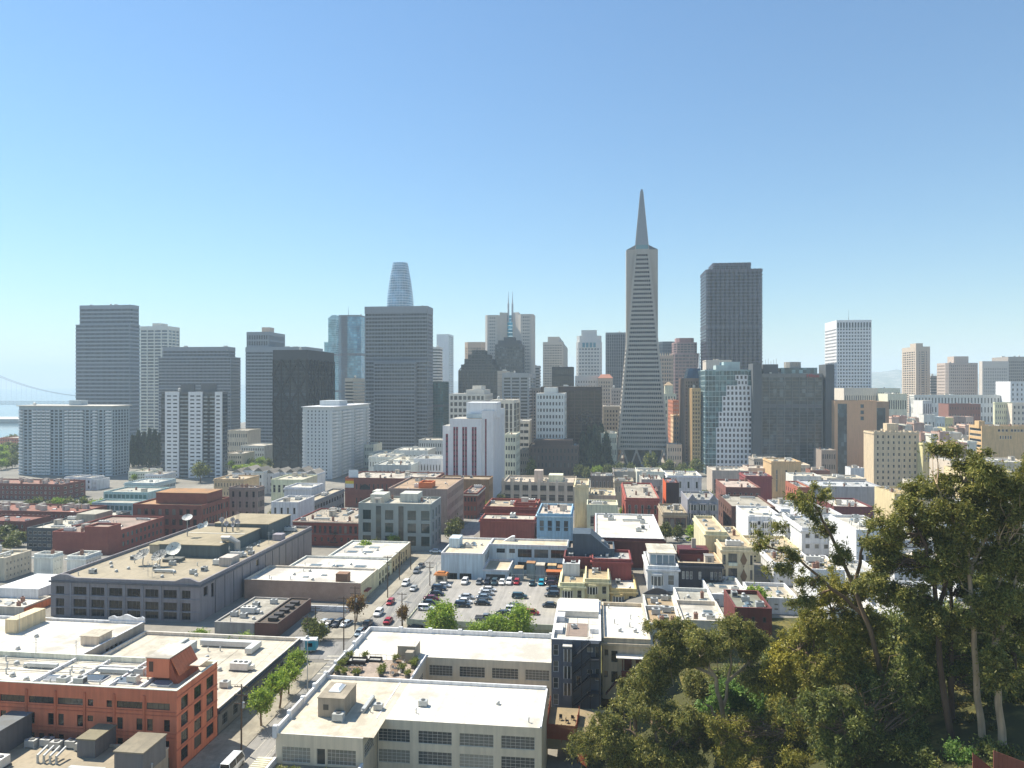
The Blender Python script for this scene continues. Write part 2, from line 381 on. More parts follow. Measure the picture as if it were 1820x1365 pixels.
def blk(name, label, px0, px1, Y, yt, D, wall='#b0aca4', roof='#c9c6be', f=None, l=None, r=None, b=None, zb=None, par=.7, cat='building',
        style='far', fm=None, gm=None, sill=None, rec=.22, n=6, seed=None, coping=None, group=None, kinds=MIX, cornice=None, W=None, dirt=.5):
    """a flat-roofed building: openings cut in its walls, windows set back in them, parapet, roof and rooftop plant"""
    W = W or front_w(px0, px1, Y); X = PX(px0, Y); D = depth_of(D, px0, W, Y)
    if zb is None: zb = base_z(X, Y, W, D)
    H = PZ(yt, Y) - zb; o = place(name, label, cat, px0, Y, zb, group)
    wm = wall if not isinstance(wall, str) else paint(wall); fm = fm or ('#d6d2c8', '#4a4c4e', '#b5b2aa')[(int(px0) * 7 + int(yt)) % 3]; fmm = plain(fm) if isinstance(fm, str) else fm; gmm = gm or glass()
    mb = MB(); sm_ = plain(sill) if sill else None
    for s, spec in (('f', f), ('l', l), ('r', r), ('b', b)):
        ops = spec(W if s in 'fb' else D, H) if spec else []
        ops = facade(mb, s, W, D, 0.0, H, ops, rec); windows(o, s, W, D, ops, rec, style, fmm, gmm, sm_)
    mb.build('wall', wm, o)
    rz = H - par; MB().box(.02, W - .02, .02, D - .02, rz - .3, rz).build('roof', roof if not isinstance(roof, str) else roofm(roof, amt=dirt), o)
    pm = wm if coping is None else (coping if not isinstance(coping, str) else paint(coping)); e = .06; t = .32; c = MB()
    i_ = .02; c.box(i_, W - i_, i_, t, rz + .01, H); c.box(i_, W - i_, D - t, D - i_, rz + .01, H); c.box(i_, t, t, D - t, rz + .01, H - .002); c.box(W - t, W - i_, t, D - t, rz + .01, H - .002)
    q = MB(); q.box(-e, W + e, -e, t + e, H + .003, H + .12); q.box(-e, W + e, D - t - e, D + e, H + .003, H + .12); q.box(-e, t + e, t + e, D - t - e, H + .003, H + .118); q.box(W - t - e, W + e, t + e, D - t - e, H + .003, H + .118); q.build('coping', pm, o); c.build('parapet', pm, o)
    if cornice is None and isinstance(wall, str) and H > 6.5 and (int(px0) + int(yt)) % 2: cornice = wall
    if cornice:
        k = MB(); ch = .5
        k.box(-.5, W + .5, -.5, -.063, H - 1.3, H - 1.3 + ch); k.box(-.5, -.063, -.06, D, H - 1.3, H - 1.3 + ch); k.box(W + .063, W + .5, -.06, D, H - 1.3, H - 1.3 + ch)
        k.build('cornice', paint(cornice), o)
    if H > 7 and Y < 560 and isinstance(wall, str) and (int(px0) + int(yt)) % 3:
        for z in [H - 1.5 - 3.6 * j for j in range(1, int((H - 2) / 3.6))][:3]: MB().box(-.1, W + .1, -.13, -.004, z, z + .18).build('belt_course', wm, o)
    n = int(n * 1.6)
    if n: clutter(o, .6, W - .6, .6, D - .6, rz, n, seed if seed is not None else hash((int(px0), int(yt))) & 0xffff, kinds)
    return o, W, D, H
# ---------------------------------------------------------------- towers: glass core, a slab for every floor, piers up the faces
LOUV = plain('#5a5f66', .7)
def poly_inset(p, d):
    n = len(p); out = []
    for i in range(n):
        a, b, c = Vector(p[i-1]), Vector(p[i]), Vector(p[(i+1) % n])
        e1 = (b - a).normalized(); e2 = (c - b).normalized(); n1 = Vector((-e1.y, e1.x)); n2 = Vector((-e2.y, e2.x))
        k = (n1 + n2); k = k / max(k.dot(n1), .2); q = b + k * d; out.append((q.x, q.y))
    return out
def tower_body(o, poly, z0, z1, floors, band, wall, core, bays=4.5, pw=.8, pd=.0, inset=.6, top=3.0, foot=0.0, mull=None, corner=None, edges=None, roof='#a5a29b', core_name='glass_core'):
    """poly is counter-clockwise in the tower's own axes; band = share of a storey that is solid"""
    MB().prism(poly_inset(poly, inset), z0, z1 - .05).build(core_name, core, o)
    fh = (z1 - top - foot - z0) / floors
    sl = MB().prism(poly, 0, fh * band).mesh('floor_band', wall)
    for i in range(floors): put('floor_band', sl, o, (0, 0, z0 + foot + fh * i))
    c = MB().prism(poly, z1 - top, z1 - .02); c.build('crown_band', wall, o)
    MB().prism(poly_inset(poly, 1.2), z1 - .02, z1 + .02).build('roof', roofm(roof), o)
    if foot > 0: MB().prism(poly_inset(poly, .25), z0, z0 + foot - .02).build('base', wall, o)
    if floors > 24:
        for k in (floors * 2 // 3, floors // 3)[:1 + (floors > 36)]: MB().prism(poly_inset(poly, inset * .45), z0 + foot + fh * k + fh * band, z0 + foot + fh * (k + 1) - .02).build('plant_floor', LOUV, o)
    n = len(poly); cache = {}; ml = MB()
    for i in range(n):
        if edges is not None and i not in edges: continue
        a, b = Vector(poly[i]), Vector(poly[(i+1) % n]); L = (b - a).length; e = (b - a) / L; out = Vector((e.y, -e.x))
        ang = math.atan2(e.y, e.x)
        if bays:
            k = max(1, round(L / bays)) if not isinstance(bays, dict) else bays.get(i, 0)
            for j in range(k + 1 if k else 0):
                w = pw
                if corner and j in (0, k): w = corner
                x = min(max(L * j / k, w / 2), L - w / 2)
                q = a + e * x
                if w not in cache: cache[w] = MB().box(-w/2, w/2, -pd - .03, inset + .1, 0, z1 - .3 - z0 - foot).mesh('pier', wall)
                put('pier', cache[w], o, (q.x, q.y, z0 + foot), ang)
        if mull:
            k = max(1, round(L / mull[0]))
            for j in range(k):
                q = a + e * (L * (j + .5) / k); w, d = mull[1], mull[2]
                p1, p2 = q - e * w / 2, q + e * w / 2; i1, i2 = p1 - out * (inset + .05), p2 - out * (inset + .05)
                p1, p2 = p1 + out * d, p2 + out * d
                ml.prism([(p1.x, p1.y), (p2.x, p2.y), (i2.x, i2.y), (i1.x, i1.y)], z0 + foot, z1 - top - .01)
    if ml.v: stuff(ml.build('mullions', wall, o))
def rect(W, D, ch=0.0, x=0, y=0):
    if ch <= 0: return [(x, y), (x + W, y), (x + W, y + D), (x, y + D)]
    return [(x + ch, y), (x + W - ch, y), (x + W, y + ch), (x + W, y + D - ch), (x + W - ch, y + D), (x + ch, y + D), (x, y + D - ch), (x, y + ch)]
def tower(name, label, px0, px1, Y, yt, D, floors, band=.45, wall='#b5b2ab', core=None, zb=None, cat='tower', ch=0.0, pent=(), tn=3, **kw):
    W = front_w(px0, px1, Y); X = PX(px0, Y); D = depth_of(D, px0, W, Y)
    if zb is None: zb = base_z(X, Y, W, D)
    H = PZ(yt, Y) - zb; o = place(name, label, cat, px0, Y, zb)
    wm = paint(wall, var=.08, stain=.1, alb=1.15) if isinstance(wall, str) else wall
    tower_body(o, rect(W, D, ch), 0, H, floors, band, wm, core or cellglass(), **kw)
    for (a0, a1, b0, b1, h) in pent:                 # plant rooms on the roof, in shares of the plan
        MB().box(W * a0, W * a1, D * b0, D * b1, H + .02, H + h).build('plant_room', wm, o)
    if tn: clutter(o, 1.5, W - 1.5, 1.5, D - 1.5, H + .02, tn, int(px0) + 11, ['big_unit', 'air_unit', 'antenna', 'duct', 'tank'])
    return o, W, D, H
# ---------------------------------------------------------------- ground, bay, hills
def axis(lims):
    out = []
    for a, b, st in lims:
        n = max(1, round((b - a) / st)); out += [a + (b - a) * i / n for i in range(n)]
    return out + [lims[-1][1]]
def ground_mat():
    m, n, l, b = nodes('ground_asphalt')
    c = ramp(n, l, noise(n, l, .012, 6, .7), [(.35, lin('#6a6762')), (.5, lin('#7f7b72')), (.65, lin('#969084'))])
    c = mix(n, l, c, ramp(n, l, noise(n, l, .5, 4), [(.3, g3(.85)), (.7, g3(1.08))]), 1.0, 'MULTIPLY')
    l.new(c, b.inputs['Base Color']); b.inputs['Roughness'].default_value = .95; return m
xs = axis([(-9000, -2000, 700), (-2000, -700, 60), (-700, -120, 15), (-120, 120, 4), (120, 700, 15), (700, 2000, 60), (2000, 9000, 700)])
ys = axis([(-250, 40, 20), (40, 320, 4), (320, 1100, 15), (1100, 2200, 60), (2200, 13500, 700)])
gm_ = MB(); nx = len(xs)
gm_.v = [(x, y, gz(x, y)) for y in ys for x in xs]
gm_.f = [(j*nx+i, j*nx+i+1, (j+1)*nx+i+1, (j+1)*nx+i) for j in range(len(ys)-1) for i in range(nx-1)]; gm_.m = [0] * len(gm_.f)
struct(gm_.build('ground', ground_mat(), smooth=True))
wm_, n_, l_, b_ = nodes('bay_water'); b_.inputs['Base Color'].default_value = (.10, .17, .20, 1); b_.inputs['Roughness'].default_value = .12
bp_ = n_.new('ShaderNodeBump'); bp_.inputs['Strength'].default_value = .35; l_.new(noise(n_, l_, .25, 5), bp_.inputs['Height']); l_.new(bp_.outputs[0], b_.inputs['Normal'])
struct(MB().quad((-9000, 900, 0), (300, 900, 0), (300, 13500, 0), (-9000, 13500, 0)).build('water', wm_))
def hill(name, pts, Y, dep, col, seed):
    """a ridge: its skyline given in photo pixels at distance Y"""
    r = random.Random(seed); mb = MB(); n = 90; m = 14; px0, px1 = pts[0][0], pts[-1][0]
    def sky_y(p):
        for (a, ya), (b, yb) in zip(pts, pts[1:]):
            if a <= p <= b: t = (p - a) / (b - a); return ya + (yb - ya) * (3*t*t - 2*t**3)
    jit = [[r.gauss(0, 1) for _ in range(n + 1)] for _ in range(m + 1)]
    for j in range(m + 1):
        t = j / m
        for i in range(n + 1):
            p = px0 + (px1 - px0) * i / n; top = PZ(sky_y(p), Y)
            z = -4 + (top + 4) * math.sin(min(1, t * 1.25) * math.pi / 2) * (1 if t < .8 else 1 - (t - .8) * 2) + jit[j][i] * 5 * (0 if t in (0,) else 1)
            mb.v.append((PX(p, Y), Y - dep * (1 - t) + dep * .2, z))
    for j in range(m):
        for i in range(n): a = j*(n+1)+i; mb.f.append((a, a+1, a+n+2, a+n+1)); mb.m.append(0)
    mm, nn, ll, bb = nodes(name)
    ll.new(ramp(nn, ll, noise(nn, ll, .01, 6, .7), [(.35, lin('#4c5640')), (.5, lin(col)), (.62, lin('#a39a8c'))]), bb.inputs['Base Color']); bb.inputs['Roughness'].default_value = 1
    struct(mb.build('hills', mm, smooth=True))
hill('hill_slope', [(1300, 683), (1420, 672), (1500, 664), (1560, 661), (1578, 658.5), (1600, 662), (1680, 668), (1800, 664), (1900, 672), (2050, 682)], 7200, 2200, '#6f7258', 3)
hill('hill_slope_far', [(240, 690), (420, 684), (640, 680), (900, 676), (1200, 678), (1400, 683)], 10500, 1500, '#6f7258', 4)
# ---------------------------------------------------------------- streets
LB, RB = -58.0 + .0, -36.8                            # building lines either side of the main street, at Y = 110.8
def sx(off, Y): return RB + off + (sA / cA) * (Y - 110.8)   # across-street offset from the right building line
def strip(name, off0, off1, Y0, Y1, lift, mat, thick=None, st=4):
    mb = MB(); n = max(2, int((Y1 - Y0) / st)); rows = []
    for i in range(n + 1):
        Y = Y0 + (Y1 - Y0) * i / n; xm = sx((off0 + off1) / 2, Y); z = gz(xm, Y) + lift
        mb.v += [(sx(off0, Y), Y, z), (sx(off1, Y), Y, z)]
        if thick: mb.v += [(sx(off0, Y), Y, z - thick), (sx(off1, Y), Y, z - thick)]
    k = 4 if thick else 2
    for i in range(n):
        a, b = i * k, (i + 1) * k; mb.f.append((a, a+1, b+1, b)); mb.m.append(0)
        if thick: mb.f += [(a, b, b+2, a+2), (a+1, a+3, b+3, b+1)]; mb.m += [0, 0]
    return mb.build(name, mat)
def asphalt(c, c2):
    m, n, l, b = nodes('asphalt'); c = ramp(n, l, noise(n, l, .15, 6, .7), [(.3, lin(c)), (.7, lin(c2))])
    c = mix(n, l, c, ramp(n, l, noise(n, l, .8, 5, .7, stretch=(1.2, .07, 1)), [(.35, g3(.78)), (.6, g3(1.05))]), 1.0, 'MULTIPLY')
    l.new(c, b.inputs['Base Color']); b.inputs['Roughness'].default_value = .9; return m
ASPH = asphalt('#807e7a', '#94918b'); PAVE = roofm('#aaa598', '#6a655b', .45, .2)
struct(strip('road', -13.7, -3.3, 60, 520, .06, ASPH)); struct(strip('pavement', -3.3, -.02, 60, 152, .18, PAVE, .15)); struct(strip('pavement', -21, -13.7, 60, 168, .18, PAVE, .15))
struct(strip('pavement', -3.3, -.02, 186, 300, .18, PAVE, .15)); struct(strip('pavement', -21, -13.7, 184, 290, .18, PAVE, .15))
struct(strip('road', -160, -13.75, 170.5, 182, .05, ASPH)); struct(strip('road', -130, 120, 290, 303, .05, ASPH))
WPT = roofm('#d2cfc4', '#77746c', .6, .6); YPT = roofm('#c99f3c', '#77746c', .5, .6)
for off in (-8.2, -8.6): struct(strip('centre_line', off, off + .14, 100, 285, .075, WPT))
for off in (-5.6, -11.4): struct(strip('lane_line', off, off + .12, 100, 160, .075, WPT)); struct(strip('lane_line', off, off + .12, 188, 285, .075, WPT))
for i in range(6):                                   # crosswalk bars at the near corner
    Y = YG(1197 - i * 6.2, 17.1); X0, X1 = PX(552 + i * 6, Y), PX(574 + i * 6, Y)
    struct(MB().box(X0, X1, Y - .32, Y + .32, gz(X0, Y) + .065, gz(X0, Y) + .08).build('crosswalk_bar', WPT))
for i in range(5):
    Y = YG(1160, 17.1); X = PX(612 + i * 9.5, Y)
    struct(MB().quad((X, Y - 1.3, 17.076), (X + .55, Y - 1.3, 17.076), (X + .85, Y + 1.3, 17.076), (X + .3, Y + 1.3, 17.076)).build('crosswalk_bar', WPT))
for i in range(9):
    Y = YG(984, 17.0); X = PX(742 + i * 5, Y); z = gz(X, Y) + .075
    struct(MB().quad((X, Y - 2, z), (X + .55, Y - 2, z), (X + 1.0, Y + 2, z), (X + .45, Y + 2, z)).build('crosswalk_bar', YPT))
rp = random.Random(8)
for i in range(16):                                   # patched tarmac
    Y = rp.uniform(104, 280); off = rp.uniform(-13, -5); a, b = rp.uniform(.5, 1.4), rp.uniform(1.5, 6)
    struct(strip('asphalt_patch', off, off + a, Y, Y + b, .066 + i * .0004, asphalt(*(('#5c5954', '#68655f'), ('#96928a', '#a39e94'))[i % 2]), st=1.5))
# ---------------------------------------------------------------- downtown
EC = dict(bays=0, mull=(1.7, .22, -.1), inset=.8)
G_BLUE = cellglass('#1f2a34', '#3c4b58', 1.6, 3.4, .3); G_GREY = cellglass('#20262b', '#4a5157', 1.6, 3.4, .25)
def banded(name, label, px0, px1, Y, yt, D, floors, low, wall='#9a9c9c', core=None, band=.42, upx=None, uyt=None, top=5):
    """an office slab with pale floor bands; a lower, wider shoulder wraps the shaft"""
    o, W, D, H = tower(name, label, px0, px1, Y, low, D, floors, band, wall, core or G_BLUE, top=1.2, tn=0, **EC)
    x0 = w2l(o, (PX(upx[0], Y + 2), Y + 2, 0)).x; x1 = w2l(o, (PX(upx[1], Y + 2), Y + 2, 0)).x; hz = PZ(yt, Y + 2) - o.location.z
    tower_body(o, rect(x1 - x0, D - 4, 2.5, x0, 2), H - .3, hz, max(2, round((hz - H - top) / (H / floors))), band, paint(wall, var=.08, stain=.1, alb=1.15), core or G_BLUE, top=top, **EC)
    clutter(o, x0 + 3, x1 - 3, 5, D - 6, hz + .02, 5, int(px0), ['big_unit', 'antenna', 'air_unit', 'tank'])
    return o, W, D, H
banded('office_tower', 'tall blue-grey banded office tower at the left end of the skyline', 134, 231, 930, 543, ('r', 249), 31, 577, '#87929e', upx=(139, 243))
o, W, D, H = tower('office_tower', 'slender white-framed tower with four window columns behind the banded slabs', 249, 299, 1080, 580, 30, 34, .34, '#d9d5cc', cellglass('#4a5058', '#7a7f85', 3.4, 3.6), bays={0: 4, 1: 3, 2: 4, 3: 3}, pw=1.4, inset=.7, top=6, pent=[(.35, .65, .2, .8, 5)])
banded('office_tower', 'wide grey banded office slab behind the pale apartment tower', 281, 410, 860, 617, ('r', 428), 29, 635, '#868d97', upx=(286, 413))
o, W, D, H = tower('office_tower', 'blue-grey banded slab half hidden behind the black braced tower', 436, 545, 840, 617, ('r', 574), 30, .42, '#88929c', G_BLUE, top=6, **EC)
x1 = w2l(o, (PX(480, 842), 842, 0)).x; hz = PZ(590, 842) - o.location.z
tower_body(o, rect(x1 - .5, 44, 0, .5, 2), H, hz, 2, .3, paint('#88929c', var=.08, stain=.1, alb=1.15), G_GREY, bays=2.2, pw=.9, top=4); MB().box(x1 * .55, x1 * .9, 10, 22, hz + .03, hz + 6).build('plant_room', paint('#b5a598'), o)
tower('office_tower', 'grey banded slab with a lower front bay at the centre left', 648, 760, 780, 545, 26, 38, .40, '#848b94', cellglass('#2c3034', '#5a5c5c', 1.6, 3.4, .25), top=8, **EC)
o = bpy.data.objects[-1] if False else None
t = place('office_wing', 'lower banded wing standing before the wide grey slab', 'tower', 664, 772, 3)
Wt = front_w(664, 738, 772); tower_body(t, rect(Wt, 7.4), 0, PZ(644, 772) - 3, 27, .40, paint('#848b94', var=.08, stain=.1, alb=1.15), cellglass('#2c3034', '#5a5c5c', 1.6, 3.4, .25), top=1.5, **EC)
# dark tower with diagonal bracing
DK = paint('#17181a', .5, .08, .1, 1.0)
o, W, D, H = tower('braced_tower', 'black office tower with diagonal cross bracing on its faces', 485, 546, 655, 622, ('r', 594), 25, .30, paint('#383c41', .5, .08, .1, 1.05), cellglass('#343b42', '#525b63', 1.5, 3.6, .4), bays=0, mull=(1.5, .2, -.3), inset=1.1, top=9.5, foot=6)
def braces(side, L, nb, rows, z0, z1):
    P = side_map(side, W, D); bh = (z1 - z0) / rows; bw = L / nb
    for j in range(rows):
        for i in range(nb):
            a0, a1, b0, b1 = i * bw, (i + 1) * bw, z0 + j * bh, z0 + (j + 1) * bh
            up = (i + j) % 2 == 0
            p, q = ((a0, b0), (a1, b1)) if up else ((a0, b1), (a1, b0))
            MB().beam(P(p[0], -.35, p[1]), P(q[0], -.35, q[1]), 1.0, 1.5).build('brace', DK, o)
    for i in range(nb + 1): MB().beam(P(min(max(i * bw, .5), L - .5), -.38, 0), P(min(max(i * bw, .5), L - .5), -.38, z1), 1.0, .7).build('column', DK, o)
braces('f', W, 4, 7, 5, H - 9); braces('r', D, 8, 7, 5, H - 9)
# apartment slabs by the waterfront park
def balconies(o, side, W, D, H, cols, floors, z0, mat, rail, dep=1.3):
    P = side_map(side, W, D); fh = (H - z0 - 2) / floors; cache = {}
    for a0, a1 in cols:
        w = a1 - a0; k = round(w, 2)
        if k not in cache:
            b = MB(); b.box(-w/2, w/2, -dep, 0, 0, .18); b.box(-w/2, w/2, -dep, -dep + .08, .18, 1.15, 1); b.box(-w/2, -w/2 + .08, -dep + .083, 0, .18, 1.15, 1); b.box(w/2 - .08, w/2, -dep + .083, 0, .18, 1.15, 1)
            cache[k] = b.mesh('balcony', [mat, rail])
        for j in range(floors): put('balcony', cache[k], o, P((a0 + a1) / 2, -.003, z0 + j * fh), SIDE_RZ[side])
BLU = paint('#9fb0ba', var=.08, stain=.12); WHB = paint('#c3cbd0', var=.06, stain=.1)
o, W, D, H = tower('apartment_slab', 'long pale blue apartment slab with many balconies by the waterfront', 34, 199, 606, 722, ('r', 230), 21, .40, paint('#9aa9b3', var=.08, stain=.12, alb=1.2), cellglass('#2b343c', '#6d7f8a', 2.2, 2.9, .35), bays=4.0, pw=1.2, inset=.5, top=3, cat='apartment block', tn=4, pent=[(.48, .6, .3, .7, 5)])
bw = W / 20; balconies(o, 'f', W, D, H, [(bw * i + .3, bw * (i + 1) - .3) for i in (0, 3, 4, 5, 6, 10, 11, 12, 13, 16)], 21, 1.2, BLU, WHB)
MB().box(-1.5, W + 1.5, -1.5, D + 1.5, H + .03, H + .8).build('roof_slab', paint('#b9b6ae'), o)
balconies(o, 'f', W, D, H, [(W - bw * 1.2, W - .2)], 21, 1.2, BLU, WHB)
o, W, D, H = tower('apartment_tower', 'light and dark striped apartment tower beside the cypress trees', 285, 397, 592, 696, ('r', 406), 22, .3, paint('#63676b', var=.08, stain=.1, alb=1.1), cellglass('#2f363c', '#68727a', 2.0, 2.9, .35), bays=0, inset=.5, top=2, cat='apartment block', tn=5, pent=[(.3, .5, .3, .7, 6), (.62, .85, .3, .7, 7)])
WHP = paint('#c6ced4', var=.06, stain=.15); GLW = glass('#2c343b', '#6b747a', .3)
for a0, a1 in ((.09, .31), (.46, .68), (.88, .985)):
    p = MB(); wv = W * (a1 - a0); p2 = []; fh = (H - 3) / 22
    for j in range(22):
        for c in ((.14, .44), (.58, .88)) if wv > 8 else ((.2, .75),): p2.append((wv * c[0], wv * c[1], 1 + j * fh + .9, 1 + j * fh + 2.0))
    facade(p, 'f', wv, 1.4, 0, H - .2, p2, .25); p.quad((0, 0, 0), (0, 1.4, 0), (0, 1.4, H - .2), (0, 0, H - .2)); p.quad((wv, 0, 0), (wv, 1.4, 0), (wv, 1.4, H - .2), (wv, 0, H - .2)); p.quad((0, 0, H - .2), (wv, 0, H - .2), (wv, 1.4, H - .2), (0, 1.4, H - .2))
    pn = p.build('bay', WHP, o, (W * a0, -1.4, 0)); windows(pn, 'f', wv, 1.4, p2, .25, 'far', plain('#555c62'), GLW)
bws = [(.33, .39), (.395, .45), (.70, .76), (.80, .87)]
balconies(o, 'f', W, D, H, [(W * a, W * b) for a, b in bws], 22, 1.2, paint('#7e8589'), paint('#8d9599'), 1.2)
o, W, D, H = tower('apartment_tower', 'pale grey apartment tower with balconies on its right side', 538, 590, 582, 724, ('r', 656), 20, .5, paint('#b8c0c6', var=.06, stain=.1, alb=1.15), cellglass('#3b444b', '#8b979f', 2.0, 2.9, .4), bays=3.2, pw=1.9, inset=.4, top=2.5, cat='apartment block', tn=4, pent=[(.2, .9, .25, .45, 5)])
nb = 9; bw = D / nb; balconies(o, 'r', W, D, H, [(bw * i + .4, bw * (i + 1) - .4) for i in (0, 2, 3, 5, 6, 8)], 20, 1.2, WHB, paint('#cfd6da')); balconies(o, 'f', W, D, H, [(0.1, 2.4)], 20, 1.2, WHB, paint('#cfd6da'))
MB().box(-.8, W + 1.4, -1.4, D + .8, H + .03, H + .7).build('roof_slab', paint('#c9ccc9'), o)
# glass towers further back
def loft(name, label, pxc, Y, levels, mats, n=24, sq=3.0, seg=None, cat='tower', frac=None):
    """tower of rounded-square plan given by half-widths in pixels at rows of the photo"""
    zb = 3.0; o = thing(name, label, cat, (PX(pxc, Y), Y, zb), -GA)
    def ring(hw, z): 
        r = []
        for k in range(n):
            t = 2 * math.pi * k / n; c, s = math.cos(t), math.sin(t); q = (abs(c) ** sq + abs(s) ** sq) ** (-1 / sq); r.append((hw * q * c, hw * q * s, z))
        return r
    def hw_at(y):
        for (y0, h0), (y1, h1) in zip(levels, levels[1:]):
            if y0 <= y <= y1: return h0 + (h1 - h0) * (y - y0) / (y1 - y0)
        return levels[-1][1]
    rows = seg; ys_ = [levels[0][0] + (levels[-1][0] - levels[0][0]) * i / rows for i in range(rows + 1)]
    core = MB()
    for y0, y1 in zip(ys_, ys_[1:]):
        a, b = ring(hw_at(y1) * Y / F - .5, PZ(y1, Y) - zb), ring(hw_at(y0) * Y / F - .5, PZ(y0, Y) - zb)
        for k in range(n): core.quad(a[k], a[(k+1) % n], b[(k+1) % n], b[k], 0)
        fb = MB(); h = (PZ(y0, Y) - PZ(y1, Y)) * .16; c1, d1 = ring(hw_at(y1) * Y / F, PZ(y1, Y) - zb), ring(hw_at(y1) * Y / F, PZ(y1, Y) - zb + h)
        for k in range(n): fb.quad(c1[k], c1[(k+1) % n], d1[(k+1) % n], d1[k]); fb.quad(d1[k], d1[(k+1) % n], (0, 0, d1[0][2]), (0, 0, d1[0][2]))
        fb.f = [f for f in fb.f]; fb.build('floor_band', mats[1], o)
    core.build('glass_core', mats[0], o, smooth=False)
    tp = ring(hw_at(ys_[0]) * Y / F - .5, PZ(ys_[0], Y) - zb); mb = MB(); mb.v = tp; mb.f = [tuple(range(n))]; mb.m = [0]; mb.build('roof', mats[1], o)
    return o
o = loft('glass_tower', 'rounded tapering glass skyscraper rising behind the wide grey slab', 711.5, 1520, [(468, 12.5), (490, 16.5), (520, 20.5), (550, 23), (600, 24.5), (700, 25.5)], [cellglass('#6f96ad', '#93b3c0', 3, 4, .3, .06, .3), plain('#cfd8dd', .35)], seg=52)
for k in range(28):
    t = 2 * math.pi * k / 28; c, s = math.cos(t), math.sin(t); q = (abs(c) ** 3 + abs(s) ** 3) ** (-1 / 3)
    pts = [(hw * 1520 / F * q * c, hw * 1520 / F * q * s, PZ(y, 1520) - 3) for y, hw in ((466, 12.2), (480, 14.6), (500, 18.1), (525, 21.2), (560, 23.5), (640, 25.2))]
    MB().tube(pts, .2, 4).build('fin', plain('#c5d0d6', .4), o)
o, W, D, H = tower('glass_tower', 'teal and dark striped glass tower with a needle mast', 600, 640, 1230, 560, 36, 46, .12, '#5b6a78', cellglass('#3f7590', '#6ea0b4', 3, 3.8, .35, .06, .3), bays=0, inset=.3, top=3, ch=6)
for i in range(11): MB().box(W * .05 + i * W * .036, W * .05 + i * W * .036 + .8, -.5, -.01, 0, H).build('fin', plain('#4b4f5c', .5), o)
MB().tube([(W * .38, 12, H), (W * .38, 12, H + 16)], [.5, .1], 6).build('mast', plain('#777', .5), o)
o, W, D, H = tower('glass_tower', 'pale teal glass tower with a slanted corner beside the striped one', 583, 597, 1300, 566, 30, 50, .1, '#9cc3c8', cellglass('#86b5bd', '#a9cbd0', 3, 3.8, .3, .08, .2), bays=0, inset=.3, top=2, tn=0)
MB().prism([(0, 0), (W, 0), (W, 20), (0, 20)], H, H + 6, 0, [(W * .5, 0), (W, 0), (W, 20), (W * .5, 20)]).build('slanted_top', plain('#9fc4c9', .3), o)
tower('glass_block', 'low pale green glass tower peeking left of the teal towers', 576, 586, 1330, 608, 25, 40, .1, '#9cc3c8', cellglass('#86b5bd', '#a9cbd0', 3, 3.8, .3, .08, .2), bays=0, inset=.3, top=2, tn=0)
tower('office_block', 'small beige and grey office block between braced tower and grey slab', 613, 628, 800, 672, ('r', 652), 22, .5, '#bdb5a6', G_GREY, bays=0, inset=.6, top=4)
tower('office_block', 'dark green glass office block right of the wide grey slab', 759, 788, 800, 678, 30, 26, .25, '#46605f', cellglass('#2b5254', '#4f7d7c', 2.2, 3.5, .35), bays=3, pw=.4, inset=.4, top=2)
tower('office_tower', 'white and dark banded tower partly hidden right of the grey slab', 758, 782, 1040, 617, 24, 30, .5, '#c9c9c6', G_GREY, bays=0, inset=.8, top=3, ch=4)
o, W, D, H = tower('office_tower', 'plain pale blue slab tower with dark windows on its right edge', 776, 798, 1350, 594, ('r', 806), 50, .45, '#c3ccd2', G_GREY, bays={1: 3}, pw=2, inset=.6, top=4, tn=1)
MB().box(0.2, W - .8, -.6, -.05, 0, H - .5).build('blank_wall', paint('#b9c4cc', var=.05, stain=.08), o)
tower('office_tower', 'beige hexagonal tower top behind the dark gabled tower', 825, 862, 1150, 608, 30, 32, .3, '#b9a48f', cellglass('#6d5f55', '#98866f', 2.4, 3.5, .4), bays=2.4, pw=.9, inset=.5, top=9, ch=6, tn=1)
# dark tower with a stepped gable crown
GAB = paint('#4f5356', var=.08, stain=.1, alb=1.1)
o, W, D, H = tower('gabled_tower', 'dark grey tower with a stepped gabled crown', 815, 884, 850, 658, 40, 26, .28, GAB, cellglass('#2b3035', '#53595e', 1.8, 3.5, .2), bays=4.2, pw=.9, pd=.35, inset=.5, top=1.5, tn=0)
for k, (a, b, y) in enumerate(((.06, .94, 648), (.14, .85, 638), (.22, .76, 630), (.32, .64, 622))):
    z1 = PZ(y, 855) - o.location.z; z0 = H if k == 0 else zp
    tower_body(o, rect(W * (b - a), 36 - 5 * k, 0, W * a, 2 + 2.5 * k), z0 + .02, z1, 2, .35, GAB, cellglass('#2b3035', '#53595e', 1.8, 3.5, .2), bays=4.0, pw=.8, pd=.25, inset=.4, top=1.2); zp = z1
for s in (0, 1): MB().beam((W * (.02 + .3 * 0 + s * .96), -.5, H), (W * .48, -.5, PZ(622, 850) - o.location.z), .6, 1.2).build('gable_edge', GAB, o)
